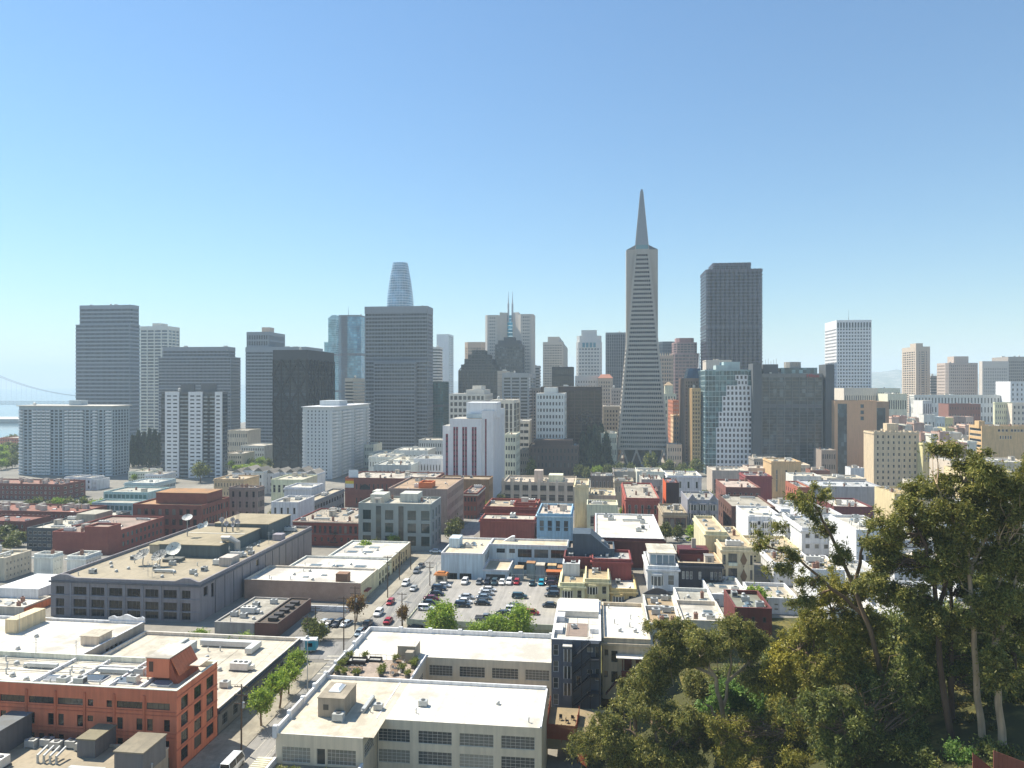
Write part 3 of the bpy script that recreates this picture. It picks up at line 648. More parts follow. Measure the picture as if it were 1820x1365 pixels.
# twin-spired tower
TW = paint('#c2bdb6', var=.06, stain=.08, alb=1.15); TG = cellglass('#3c4248', '#6b7074', 2.4, 3.5, .3)
o = place('twin_spire_tower', 'pale twin tower with two spires and a blue glass bridge between', 'tower', 862, 915, 3); Yt = 915
LX = lambda px: w2l(o, (PX(px, Yt), Yt, 0)).x
def sub(px0, px1, yt, y0, dep, floors, **kw):
    a, b = LX(px0), LX(px1); tower_body(o, rect(b - a, dep, kw.pop('ch', 0), a, y0), 0, PZ(yt, Yt) - 3, floors, .55, TW, TG, bays=2.6, pw=1.5, inset=.45, top=kw.pop('top', 3), **kw)
sub(862, 888, 560, 0, 30, 40, ch=3); sub(922, 949, 559, 0, 30, 40, ch=3)
zt = PZ(555, Yt) - 3
MB().prism([(LX(888), 3), (LX(900), 9), (LX(900), 28), (LX(888), 28)], 0, zt).build('corner_wall', TW, o); MB().prism([(LX(922), 3), (LX(922), 28), (LX(910.5), 28), (LX(910.5), 9)], 0, zt).build('corner_wall', TW, o)
MB().box(LX(900.2), LX(910.3), 10, 26, 0, PZ(603, Yt) - 3).build('core_wall', TW, o)
for i in range(7):
    zz = PZ(603 - i * 6.3, Yt) - 3; MB().box(LX(900.5), LX(910), 11, 13, zz + .3, zz + 4.2).build('bridge_pane', cellglass('#4fa6bd', '#6fc0d0', 3, 3, .4, .1), o)
for p in (902, 909.5): MB().tube([(LX(p), 12, zt - 12), (LX(p), 12, PZ(538, Yt) - 3), (LX(p), 12, PZ(537, Yt) - 3), (LX(p), 12, PZ(517, Yt) - 3)], [1.5, 1.2, .7, .15], 8).build('spire', plain('#b7bcc0', .4), o)
tower('office_tower', 'dark grey gridded block in front of the twin-spired tower', 880, 928, 868, 612, 30, 30, .35, '#55595c', cellglass('#33393e', '#8e979c', 1.7, 3.4, .3), bays=2.0, pw=.6, inset=.4, top=3, pent=[(.1, .9, .1, .9, 5), (.3, .7, .2, .8, 9)])
tower('office_tower', 'grey horizontally striped tower with three pale columns', 893, 940, 770, 663, ('r', 952), 24, .42, '#a9abab', cellglass('#2e3338', '#54595c', 3, 3.5, .2), bays={0: 3, 1: 2, 2: 3, 3: 2}, pw=1.6, pd=.3, inset=.9, top=5)
tower('office_block', 'blank beige stair tower left of the striped tower', 884, 900, 778, 659, 30, 20, .97, '#b7aea2', G_GREY, bays=0, inset=.2, top=4, tn=1)
tower('office_tower', 'narrow dark banded tower between twin-spired and beige towers', 948, 959, 1000, 650, 24, 24, .45, '#8b9094', G_GREY, bays=0, inset=.6, top=3, tn=1)
tower('office_block', 'brownish office block behind the white punched tower', 938, 962, 800, 690, 30, 20, .5, '#a4968a', G_GREY, bays=3, pw=1.2, inset=.4, top=3)
tower('office_tower', 'beige gridded tower with a notched top in the middle distance', 965, 1000, 1050, 608, ('r', 1009), 36, .45, '#b9b3aa', cellglass('#6a6760', '#8f8b82', 2.4, 3.5, .3), bays=2.5, pw=1.0, inset=.35, top=4, pent=[(.2, .8, .1, .9, 9)])
tower('office_block', 'low black glass block in front of the beige notched tower', 981, 1019, 860, 652, 26, 12, .2, '#2a2c2e', cellglass('#202427', '#3c4042', 2, 3.5, .2), bays=2.4, pw=.4, inset=.3, top=3)
o, W, D, H = tower('office_tower', 'white tower with stepped shoulders and blue crown windows', 1024, 1070, 1000, 608, 34, 26, .55, '#cfd0ce', cellglass('#535a60', '#83898d', 3, 3.6, .3), bays=4.2, pw=1.5, inset=.5, top=9, tn=0, ch=3)
MB().prism(rect(W * .96, 30, 4, W * .02, 2), H, H + 9).build('shoulder', paint('#cfd0ce', var=.06, stain=.08, alb=1.15), o); MB().box(W * .2, W * .8, 4, 28, H + 9.02, H + 17).build('cap', paint('#cfd0ce', var=.06, stain=.08, alb=1.15), o)
for i in range(4): MB().box(W * (.24 + .14 * i), W * (.24 + .14 * i + .1), -.2, -.04, H - 7.5, H - 1).build('crown_window', glass('#3f7d92', '#5d98a8', .4), o)
tower('office_tower', 'dark blue-grey tower with vertical stripes left of the pyramid', 1077, 1116, 1060, 591, 32, 34, .12, '#7f858c', cellglass('#262c34', '#434b54', 2.2, 3.6, .2), bays=2.6, pw=.8, pd=.3, inset=.4, top=3)
tower('office_block', 'white stepped block behind the brown tower', 1022, 1063, 850, 668, 24, 14, .6, '#c9c8c4', G_GREY, bays=3, pw=1.8, inset=.3, top=6)
tower('office_block', 'beige block topped by a red tile roof', 1063, 1089, 830, 672, 22, 18, .5, '#c2b29f', G_GREY, bays=3, pw=1.6, inset=.3, top=4, roof='#b8674a', tn=0)
o = [x for x in bpy.data.objects if x.get('label') == 'beige block topped by a red tile roof'][0]
Wq = front_w(1063, 1089, 830); Hq = PZ(672, 830) - o.location.z; MB().prism(rect(Wq + 1, 23, 0, -.5, -.5), Hq, Hq + 4.5, 0, rect(Wq * .6, 12, 0, Wq * .2, 5)).build('tile_roof', paint('#9c6b58'), o)
tower('office_block', 'grey block squeezed left of the pyramid behind the beige blocks', 1086, 1104, 780, 690, 20, 18, .5, '#b0aaa2', G_GREY, bays=3, pw=1.4, inset=.3, top=3, tn=1)
# nearer blocks at the foot of the towers
o, W, D, H = tower('office_block', 'white square-gridded office block behind the lilac building', 798, 862, 690, 700, ('r', 876), 11, .38, '#cfcbc2', cellglass('#454647', '#77756f', 3, 3.4, .3), bays=4.2, pw=1.3, inset=.9, top=2, pent=[(.45, .95, .1, .9, 4), (.6, .85, .2, .7, 8)])
tower('office_block', 'white block with dark vertical window stripes beside the lilac building', 872, 913, 590, 711, ('r', 924), 12, .06, '#cfc9bd', cellglass('#3a3733', '#5b564d', 2, 3.4, .2), bays={0: 5, 1: 2, 2: 5, 3: 2}, pw=1.3, pd=.3, inset=.5, top=3)
o, W, D, H = blk('office_block', 'small cream block with square windows right of the lilac building', 897, 917, 545, 772, ('r', 924), '#cfc5ae', '#d9d3c4', f=grid(4, 6, .6, .5), r=grid(4, 6, .4, .5), n=2)
blk('office_block', 'low white striped block below the grey striped tower', 921, 940, 660, 748, ('r', 946), '#b9b9b5', f=grid(2, 7, .9, .45, m=.2), n=2)
o, W, D, H = tower('white_tower', 'white tower with rows of small square windows before the brown tower', 953, 1003, 620, 699, ('r', 1007), 12, .5, '#dedbd8', cellglass('#2f3236', '#5d6063', 2.6, 3.4, .2), bays={0: 9, 1: 5, 2: 9, 3: 5}, pw=1.35, inset=.45, top=2, tn=1, pent=[(.25, .7, .2, .8, 5)])
o, W, D, H = tower('brown_tower', 'dark brown office tower with pale vertical ribs', 962, 1069, 680, 687, 32, 22, .18, '#4a3b34', cellglass('#2a2320', '#453a33', 1.6, 3.5, .2), bays={0: 9, 1: 4, 2: 9, 3: 4}, pw=.8, pd=.4, inset=.4, top=4)
o, W, D, H = blk('brick_block', 'dark brown brick office block at the foot of the brown tower', 940, 1028, 600, 792, 34, '#4a3d38', '#9b8d80', f=grid(13, 4, .42, .6), par=1, n=3, cat='office block')
MB().box(W * .1, W * .88, 6, 26, H - .5, H + 4.5).build('upper_storey', paint('#4a3d38'), o)
tower('office_block', 'cream classical block just left of the pyramid', 1072, 1104, 720, 722, 26, 12, .5, '#c6bcaa', G_GREY, bays=3, pw=1.6, inset=.35, top=4, tn=2)
# lilac building with red window strips
LIL = paint('#c9c2c6', var=.06, stain=.12); REDG = plain('#8f4052', .5)
Yl = 478; o = place('lilac_building', 'pale lilac stepped building with red vertical window strips', 'office block', 785, Yl, 5); WL = front_w(785, 876, Yl); DL = depth_of(('r', 897), 785, WL, Yl)
LX = lambda px: w2l(o, (PX(px, Yl), Yl, 0)).x
def lil(x0, x1, y0, y1, h, strips, part='wing', right=0):
    W, D = x1 - x0, y1 - y0; ops = []; mb = MB(); nfl = int((h - 5) / 3.4); fl = 3.4
    for a, b in strips: ops.append((a - x0, b - x0, 3.0, h - 5.5))
    facade(mb, 'f', W, D, 0, h, ops, .5); rops = []
    if right: rops = [(D * (i + .5) / right - .8, D * (i + .5) / right + .8, 4, h - 4) for i in range(right)]
    facade(mb, 'r', W, D, 0, h, rops, .5); facade(mb, 'l', W, D, 0, h, [], .5); facade(mb, 'b', W, D, 0, h, [], .5)
    w = mb.build(part, LIL, o, (x0, y0, 0)); MB().box(.01, W - .01, .01, D - .01, h - .6, h - .3).build('roof', roofm('#c9c6be'), o, (x0, y0, 0))
    for side, oo in (('f', ops), ('r', rops)):
        P = side_map(side, W, D)
        for a0, a1, z0, z1 in oo:
            k = int((z1 - z0) / 3.4); fh = (z1 - z0) / k
            pn = MB().box(-(a1-a0)/2, (a1-a0)/2, .003, .1, 0, z1 - z0).mesh('spandrel', REDG); ob = put('window_strip', pn, w, P((a0+a1)/2, .4, z0), SIDE_RZ[side])
            wmh, _ = window_mesh(a1 - a0 - .5, fh * .45, 'far', plain('#8a4a55'), glass('#2a2a30', '#807a80', .25))
            for j in range(k): put('window', wmh, ob, (0, -.06, fh * j + fh * .3))
hA = PZ(757, Yl) - 5; hB = PZ(744, Yl) - 5; hC = PZ(730, Yl) - 5; hD = PZ(716, Yl) - 5
xa = LX(800); lil(0, xa, 3, 26, hA, [(LX(790.5), LX(795))]); xb = LX(857)
st = []
for c in (808, 812.7, 824.3, 829, 841.5, 846.2): st.append((LX(c - 2.0), LX(c + 2.0)))
lil(xa, xb, 0, 30, hB, st); lil(xb, WL, 2, DL, hC, [(LX(864 - 1.5), LX(864 + 1.5))], right=8)
MB().box(LX(824), LX(880), 12, 34, hB + .01, hD).build('upper_storey', LIL, o); MB().box(LX(826), LX(856), 9, 11.9, hB + .01, hB + 3).build('canopy', plain('#9fb0bb', .4), o)
# ---------------------------------------------------------------- the pyramid
Yp = 655.0; pz = 5.0; hb = 24.9; o = thing('pyramid_tower', 'tall white tapering pyramid skyscraper with a pointed spire and side wings', 'tower', (PX(1140.5, Yp + 25), Yp + 25, pz), -GA)
PYR = paint('#a8a49d', .6, .06, .08, 1.1); PG = cellglass('#15181b', '#2d3135', 1.9, 3.9, .15)
hw = lambda z: hb * (1 - z / 275.0)
sqr = lambda h: [(-h, -h), (h, -h), (h, h), (-h, h)]
zt = 206.0; zl = 17.0
MB().prism(sqr(hw(zl) - .9), zl, zt, 0, sqr(hw(zt) - .9)).build('glass_core', PG, o)
NF = 45; fh = (zt - 5 - zl) / NF
for i in range(NF):
    z = zl + fh * i; h = fh * .5; MB().prism(sqr(hw(z)), z, z + h, 0, sqr(hw(z + h))).build('floor_band', PYR, o)
MB().prism(sqr(hw(zt - 5)), zt - 5, zt, 0, sqr(hw(zt))).build('crown_band', PYR, o)
ml = MB()
for i in range(NF):
    z = zl + fh * i + fh * .5; z1 = zl + fh * (i + 1); H0, H1 = hw(z), hw(z1); k = int((H0 * 2 - 3) / 1.9)
    for j in range(k + 1):
        a = -k * .95 + j * 1.9
        for q in range(4):
            c, s = ((1, 0), (0, 1), (-1, 0), (0, -1))[q]
            def R_(x, y): return (x * c - y * s, x * s + y * c)
            w = .16
            b0 = [R_(a - w, -H0 + .25), R_(a + w, -H0 + .25), R_(a + w, -H0 + 1.2), R_(a - w, -H0 + 1.2)]; b1 = [R_(a - w, -H1 + .25), R_(a + w, -H1 + .25), R_(a + w, -H1 + 1.2), R_(a - w, -H1 + 1.2)]
            ml.prism(b0, z, z1, 0, b1)
stuff(ml.build('mullions', PYR, o))
for sx_, sy_ in ((-1, -1), (1, -1), (1, 1), (-1, 1)):
    MB().beam((sx_ * (hw(zl) - .55), sy_ * (hw(zl) - .55), zl), (sx_ * (hw(zt) - .55), sy_ * (hw(zt) - .55), zt), 1.7, 1.7).build('corner_column', PYR, o)
for s in (-1, 1):                                     # lift and stair wings on two sides
    z0 = 112.0; x1 = 14.8
    MB().prism([(s * 4, -5.5), (s * x1, -5.5), (s * x1, 5.5), (s * 4, 5.5)][::s], z0, zt - .5).build('wing', PYR, o)
    MB().prism([(s * 4, -5.4), (s * (x1 - .1), -5.4), (s * (x1 - .1), 5.4), (s * 4, 5.4)][::s], zt - .49, zt + 5, 0, [(s * 4, -3), (s * 5, -3), (s * 5, 3), (s * 4, 3)][::s]).build('wing_roof', plain('#6c6e6e', .5), o)
SPI = plain('#9a9b9c', .4, .3)
MB().prism(sqr(hw(zt) - .4), zt + .02, zt + 4, 0, sqr(hw(zt + 4) - .4)).build('spire_base_glass', glass('#5e7f84', '#8aa', .5), o)
for i in range(18):
    z0 = zt + 4 + i * 3.0; z1 = z0 + 2.95; MB().prism(sqr(hw(z0) - .15), z0, z1, 0, sqr(hw(z1) - .15)).build('spire_panel', SPI, o)
for s in ((-1, -1), (1, -1), (1, 1), (-1, 1)): MB().beam((s[0] * hw(zt), s[1] * hw(zt), zt), (s[0] * hw(262), s[1] * hw(262), 262), .5, .5).build('spire_edge', plain('#b9b5b0', .5), o)
for q in range(4):
    c, s = ((1, 0), (0, 1), (-1, 0), (0, -1))[q]
    for i in range(4):
        a = -hw(0) + i * hw(0) / 2; b = a + hw(0) / 2; m_ = (a + b) / 2
        for p in (a, b):
            p0 = (p * c + hw(0) * s, p * s - hw(0) * c, 0); p1 = (m_ * c + (hw(zl)) * s, m_ * s - hw(zl) * c, zl); MB().beam(p1, p0, 1.3, 1.3).build('leg', PYR, o)
MB().prism(sqr(hw(0) - 8), 0, zl).build('lobby', cellglass('#2a3036', '#4a5056', 3, 4), o)
# ---------------------------------------------------------------- right of the pyramid
tower('office_tower', 'teal-grey rounded tower top right of the pyramid', 1172, 1201, 1100, 607, 28, 30, .3, '#5a666e', cellglass('#3b4a52', '#5e6d75', 2, 3.6, .2), bays=2.4, pw=.5, inset=.3, top=4, ch=5, tn=1)
o, W, D, H = tower('office_tower', 'pinkish stepped tower with white ribs between pyramid and dark skyscraper', 1194, 1244, 960, 628, 36, 26, .35, '#a48a88', cellglass('#5b4f52', '#86787a', 2.4, 3.5, .25), bays=4.5, pw=.7, pd=.2, inset=.4, top=2, tn=0, ch=4)
tower_body(o, rect(W * .84, 30, 4, W * .08, 3), H + .02, H + 15, 4, .35, paint('#a48a88', var=.08, stain=.1, alb=1.15), cellglass('#5b4f52', '#86787a', 2.4, 3.5, .25), bays=4.5, pw=.7, inset=.4, top=2); MB().prism(rect(W * .64, 24, 4, W * .18, 6), H + 15.1, H + 21).build('cap', paint('#8d6f6e'), o)
o, W, D, H = tower('office_tower', 'beige tower with a pinnacled top right of the pyramid', 1172, 1197, 900, 632, 26, 22, .45, '#b49f8d', G_GREY, bays=3, pw=1.3, inset=.35, top=4, tn=0)
for i in range(6): MB().tube([(W * (i + .5) / 6, .8, H), (W * (i + .5) / 6, .8, H + 3.5)], [.7, .1], 5).build('pinnacle', paint('#c2ad98'), o)
o, W, D, H = blk('office_block', 'small beige block with a domed cupola right of the pyramid', 1176, 1202, 830, 700, 20, '#c9bda8', f=grid(5, 8, .4, .5), n=2)
MB().prism(rect(9, 9, 0, W * .25, 4), H, H + 10).build('cupola', paint('#c9bda8'), o); MB().prism(rect(10, 10, 0, W * .25 - .5, 3.5), H + 10.02, H + 14, 0, rect(1, 1, 0, W * .25 + 4, 8)).build('cupola_roof', paint('#a08a6c'), o)
blk('office_block', 'red-brown brick block lit on its left side behind the pyramid', 1196, 1207, 720, 712, ('l', 1187), paint('#9b6248'), '#b8a08c', f=grid(3, 14, .4, .5), l=grid(6, 14, .4, .5), n=2)
blk('office_block', 'lower cream brick block next to the red-brown one', 1197, 1212, 690, 738, ('l', 1192), '#c2a486', '#c9b69c', f=grid(3, 10, .4, .5), l=grid(4, 10, .4, .5), n=1)
o, W, D, H = tower('office_tower', 'tall brown tower with a blue glass hood left of the white gridded block', 1217, 1246, 650, 672, ('l', 1207), 26, .35, '#8f7a6d', cellglass('#4b443f', '#6f655c', 2, 3.5, .3), bays=2.6, pw=1.0, pd=.2, inset=.35, top=3)
MB().prism(rect(W * .8, D * .6, 0, W * .15, 2), H + .03, H + 9, 0, rect(W * .7, D * .4, 0, W * .3, 6)).build('glass_hood', cellglass('#2f4a5c', '#55748a', 3, 3, .3), o)
tower('office_block', 'tan block with sunlit bay windows beside the white gridded block', 1230, 1245, 625, 690, ('l', 1224), 20, .4, '#c9ac80', cellglass('#5b4b38', '#86745a', 2, 3.4, .3), bays=2.4, pw=.8, pd=.2, inset=.5, top=3, tn=1)
# pale obelisk roof behind
o, W, D, H = blk('office_block', 'white block with a pale pointed steeple before the dark skyscraper', 1236, 1262, 690, 662, 22, '#c3ccd2', f=grid(4, 12, .4, .5), n=0); MB().tube([(W * .3, 6, H), (W * .3, 6, H + 5), (W * .3, 6, H + 20)], [2.6, 1.0, .1], 6).build('steeple', paint('#c9d2d8'), o)
# dark bay-windowed skyscraper
BR = paint('#3e3b4a', .45, .08, .1, 1.2)
def saw(W, D, n, m, d, x=0, y=0):
    p = []
    for i in range(n): w = W / n; p += [(x + i * w, y), (x + i * w + w * .2, y - d), (x + i * w + w * .8, y - d)]
    for i in range(m): w = D / m; p += [(x + W, y + i * w), (x + W + d, y + i * w + w * .2), (x + W + d, y + i * w + w * .8)]
    for i in range(n): w = W / n; p += [(x + W - i * w, y + D), (x + W - i * w - w * .2, y + D + d), (x + W - i * w - w * .8, y + D + d)]
    for i in range(m): w = D / m; p += [(x, y + D - i * w), (x - d, y + D - i * w - w * .2), (x - d, y + D - i * w - w * .8)]
    return p
Yb = 920; o = place('dark_skyscraper', 'tall dark purple-brown skyscraper with bay-window facets and setback top', 'tower', 1256, Yb, 8); Wb = front_w(1256, 1354, Yb)
Db = depth_of(('l', 1246), 1256, Wb, Yb); GB = cellglass('#2c2c36', '#4a4a58', 2.2, 3.8, .3); hh = lambda y: PZ(y, Yb) - 8
tower_body(o, saw(Wb, Db, 12, 8, 1.3), 0, hh(479), 50, .36, BR, GB, bays=0, inset=.5, top=4, foot=4, roof='#5a5052')
tower_body(o, saw(Wb * .68, Db * .7, 8, 6, 1.0, Wb * .13, 4), hh(479) + .05, hh(467), 2, .36, BR, GB, bays=0, inset=.5, top=4, roof='#5a5052')
# white gridded block with a glass corner
o, W, D, H = tower('hotel_block', 'white gridded block with a stepped green glass corner', 1253, 1343, 612, 657, ('l', 1241), 20, .12, '#9fb4b8', cellglass('#2f4c52', '#6b8d90', 2.4, 3.4, .45, .06), bays=3, pw=.25, inset=.25, top=1.0, cat='office block', tn=4, pent=[(.25, .5, .2, .6, 4), (.42, .75, .3, .8, 7)])
WG = paint('#cfccd2', var=.05, stain=.08); fh = H / 20.0; WGL = glass('#2c2f36', '#6d7078', .2); WFR = plain('#aaa7ad')
for j in range(19):                                   # stepped white wall, one band of windows a storey
    a0 = .22 if j < 9 else .27 if j < 12 else .34 if j < 14 else .34 if j < 15 else .42 if j < 17 else .60
    a1 = 1.0 if j < 12 else .985 if j < 15 else .97 if j < 17 else .84
    if j == 17: a0 = .64
    x0, x1 = W * a0, W * a1; k = max(2, round((x1 - x0) / 3.2)); bw = (x1 - x0) / k
    ops = [(bw * i + bw * .22, bw * (i + 1) - bw * .22, .9, fh - .75) for i in range(k)]
    mb = MB(); facade(mb, 'f', x1 - x0, .9, 0, fh - .01, ops, .3); mb.quad((0, 0, fh - .01), (x1 - x0, 0, fh - .01), (x1 - x0, .9, fh - .01), (0, .9, fh - .01)); mb.quad((0, 0, 0), (0, .9, 0), (0, .9, fh - .01), (0, 0, fh - .01))
    p = mb.build('wall_band', WG, o, (x0, -.95, fh * j)); windows(p, 'f', x1 - x0, .9, ops, .3, 'far', WFR, WGL)
# hotel with red lettering
Yh = 600; HC = paint('#484d52', var=.1, stain=.15)
o, W, D, H = tower('glass_hotel', 'wide dark glass hotel slab with red lettering near its top', 1354, 1462, Yh, 664, ('l', 1345), 27, .10, '#6f7375', cellglass('#2b363d', '#5d6a70', 2.6, 3.2, .35, .06), bays={0: 8, 1: 4, 2: 8, 3: 4}, pw=.5, pd=.15, inset=.35, top=3.2, foot=7, cat='hotel', tn=5)
for a, b, y in ((1338, 1353, 646), (1462.5, 1477, 648)):
    xa = w2l(o, (PX(a, Yh), Yh, 0)).x; xb = w2l(o, (PX(b, Yh), Yh, 0)).x; MB().box(xa, xb, -1.5, D * .9, 0, PZ(y, Yh) - o.location.z).build('end_wall', HC, o)
MB().box(W * .05, W * .3, 6, 20, H + .03, H + 8).build('plant_room', HC, o); MB().box(W * .35, W * .95, 6, 22, H + .03, H + 5).build('glass_storey', cellglass('#3a5560', '#8db0b8', 3, 3, .4), o); MB().prism([(W * .58 + 7 * math.cos(t * .524), 14 + 7 * math.sin(t * .524)) for t in range(12)], H + 5.05, H + 10).build('round_plant_room', paint('#8d8a84'), o)
for i in range(6): MB().tube([(W * (.05 + i * .045), 7, H + 8), (W * (.05 + i * .045), 7, H + 11 + (i % 3))], .12, 4).build('antenna', plain('#8a8a86'), o)
cu = bpy.data.curves.new('lettering', 'FONT'); cu.body = 'Hilton'; cu.size = 4.0; cu.extrude = .12; cu.align_x = 'CENTER'
tmp = bpy.data.objects.new('tmp', cu); COL.objects.link(tmp); bpy.context.view_layer.update()
me = bpy.data.meshes.new_from_object(tmp.evaluated_get(bpy.context.evaluated_depsgraph_get())); bpy.data.objects.remove(tmp)
me.materials.clear(); me.materials.append(plain('#b3262c', .5)); lt = put('lettering', me, o, (W * .84, -.35, H - 3.1)); lt.rotation_euler = (rad(90), 0, 0)
# white tower with square windows
o, W, D, H = tower('white_tower', 'tall bright white tower with rows of square windows at the right', 1487, 1549, 880, 569, ('l', 1466), 31, .5, '#e2e2e0', cellglass('#2f3640', '#59616b', 3, 3.6, .15), bays={0: 12, 1: 10, 2: 12, 3: 10}, pw=1.35, inset=.7, top=10.5, tn=2)
for i in range(12): MB().box(W * (i + .5) / 12 - 1.0, W * (i + .5) / 12 + 1.0, -.06, -.035, H - 9.5, H - 3).build('tall_window', glass('#2f3640', '#59616b', .2), o)
MB().tube([(W * .42, 9, H), (W * .42, 9, H + 14)], [.3, .08], 5).build('mast', plain('#777', .5), o)
# tan building with blue glass strips
TAN = paint('#a98b70', var=.08, stain=.12); o, W, D, H = blk('tan_office', 'tan stone office building with a tall blue glass strip', 1483, 1558, 585, 712, ('l', 1473), TAN, '#bda98f', f=lambda L, H: [(L * .08, L * .30, 3, H - 2.5)] + [(L * .62, L * .70, H - 6 - 5 * i, H - 3 - 5 * i) for i in range(3)], n=3, cat='office building', gm=cellglass('#3d5058', '#6c8086', 2, 3.4, .3), fm='#6a5a4a')
blk('tan_office_wing', 'blue glass and tan wing right of the tan office building', 1556, 1580, 590, 714, 30, '#8f7a66', '#bda98f', f=lambda L, H: [(L * .1, L * .75, 4, H - 5)], n=2, gm=cellglass('#38494f', '#5f7378', 2, 3.4, .3), cat='office building')
# cream residential hotel
o, W, D, H = blk('cream_hotel', 'cream residential block with a sunlit left wall behind the treetops', 1553, 1634, 520, 768, ('l', 1535), '#b5a78f', '#b9ab94', f=grid(8, 9, .34, .5, g=3, t=1.2, m=1.0), l=None, n=5, style='sash', fm='#d8d0bf', cornice='#b9ab94', cat='apartment block')
MB().box(W * .35, W * .6, 5, 12, H - .6, H + 6).build('lift_tower', paint('#b5a78f'), o)
for i in range(9): MB().box(W * (.02 + i * .115), W * (.02 + i * .115) + 1.6, -.063, .5, H, H + 1.2).build('merlon', paint('#b5a78f'), o)
# far right
o, W, D, H = tower('apartment_tower', 'beige high-rise with a sunlit balcony side on the hill', 1628, 1653, 1010, 616, ('l', 1603), 27, .42, '#b5a99b', cellglass('#6b6a68', '#8e8a84', 3, 3.3, .3), bays={0: 3, 1: 6, 2: 3, 3: 6}, pw=2.0, inset=.8, top=7, corner=4, tn=1, pent=[(.1, .6, .1, .5, 5)])
tower('office_block', 'low grey-brown banded block right of the beige high-rise', 1654, 1682, 1060, 668, 26, 12, .5, '#a39c96', G_GREY, bays=0, inset=.5, top=3)
o, W, D, H = tower('hotel_tower', 'pinkish grey hotel of stepped round-cornered slabs', 1682, 1740, 960, 645, 30, 16, .5, '#b3a79f', cellglass('#6f6762', '#8f8780', 2.4, 3.3, .4), bays=2.6, pw=1.2, inset=.4, top=3, ch=3, tn=1, pent=[(.3, .75, .2, .8, 9)])
o, W, D, H = tower('hotel_tower', 'white and dark gridded slab at the far right', 1746, 1793, 930, 642, ('l', 1740), 15, .4, '#c2bdb8', cellglass('#55504d', '#7c7773', 2.4, 3.4, .2), bays={0: 15, 1: 6, 2: 15, 3: 6}, pw=1.3, inset=.5, top=9, tn=0)
tower('hotel_tower', 'grey stepped slab cut off by the right picture edge', 1792, 1850, 960, 634, 40, 18, .4, '#9d9791', cellglass('#4f4c4a', '#777', 2.4, 3.4, .2), bays=2.6, pw=.9, inset=.5, top=6, tn=3)
blk('hotel_block', 'white small-windowed block at the right edge below the slabs', 1796, 1860, 800, 678, 30, '#d9d5cc', f=grid(8, 9, .35, .5), n=3)
CL = '#cfcabd'
o, W, D, H = blk('palace_hotel', 'long cream stone hotel with a columned front on the hill', 1625, 1778, 830, 702, ('l', 1616), CL, '#c9c9c0', f=grid(26, 3, .4, .6, g=3), l=grid(6, 3, .4, .6), cornice=CL, n=10, cat='hotel')
blk('stone_annex', 'cream stone annex with tall windows below the long hotel', 1640, 1657, 780, 712, 24, CL, f=grid(4, 2, .4, .7), n=1, cat='building')
blk('brick_block', 'dark red brick block with a sunlit white left wall on the hillside', 1686, 1743, 740, 718, ('l', 1668), brickm('#7d5148'), '#a58c80', f=grid(12, 4, .3, .4), l=None, n=3)
blk('beige_block', 'beige apartment block with small square windows at the far right', 1768, 1800, 700, 715, ('l', 1765), '#c9bca3', f=grid(8, 5, .4, .5), n=3); blk('beige_block', 'pale block beside the beige apartments at the picture edge', 1799, 1860, 690, 717, 30, '#bdb4a8', f=grid(8, 5, .4, .5), n=3)
o, W, D, H = blk('garage_building', 'tan garage building with an open ramp end at the far right', 1745, 1860, 520, 757, ('l', 1722), '#b59a72', '#bfae92', f=lambda L, H: [(L * (.25 + .06 * i), L * (.29 + .06 * i), H - 4.2, H - 2.2) for i in range(3)] + [(L * (.45 + .05 * i), L * (.49 + .05 * i), H - 4.2, H - 2.2) for i in range(9)] + [(L * (.28 + .04 * i), L * (.305 + .04 * i), H - 9.5, H - 7) for i in range(5)], l=lambda L, H: [(1.0, L - 1.0, H - 4 - 4 * i, H - 2 - 4 * i) for i in range(4)], n=4, cat='building')
MB().box(-1, 3, 2, 8, H - 2, H + 3.5).build('stair_tower', paint('#b59a72'), o)
# suspension bridge over the bay
Yq = 2050; o = thing('suspension_bridge', 'long grey suspension bridge crossing the bay at the far left', 'bridge', (PX(60, Yq), Yq, 0)); BRM = plain('#8d979c', .5); lx = lambda px: PX(px, Yq) - PX(60, Yq)
cab = lambda px: 705.5 - 41.5 * ((px - 175) / 190.0) ** 2 if px > -60 else 640
for d in (0, 14): MB().tube([(lx(p), d, PZ(cab(p), Yq)) for p in range(-40, 181, 10)], .55, 5).build('main_cable', BRM, o)
zd = PZ(713, Yq); zu = PZ(718.5, Yq)
MB().box(lx(-60), lx(260), 0, 16, zd - .8, zd).build('upper_deck', BRM, o); MB().box(lx(-60), lx(260), 0, 16, zu - .8, zu).build('lower_deck', BRM, o)
tr = MB(); n = 46
for i in range(n):
    a, b = lx(-60) + (lx(260) - lx(-60)) * i / n, lx(-60) + (lx(260) - lx(-60)) * (i + 1) / n
    for d in (0, 16): tr.beam((a, d, zu), (b, d, zd - .8) if i % 2 else (a, d, zd - .8), .6, .6); tr.beam((a, d, zd - .8) if i % 2 == 0 else (a, d, zu), (b, d, zu) if i % 2 == 0 else (b, d, zd - .8), .6, .6)
tr.build('truss', BRM, o)
for p in range(-34, 170, 9): MB().tube([(lx(p), 0, PZ(cab(p), Yq)), (lx(p), 0, zd)], .16, 4).build('hanger', BRM, o)
for p in (178,): MB().box(lx(p), lx(p) + 8, 0, 16, 0, PZ(690, Yq)).build('pier_tower', BRM, o)
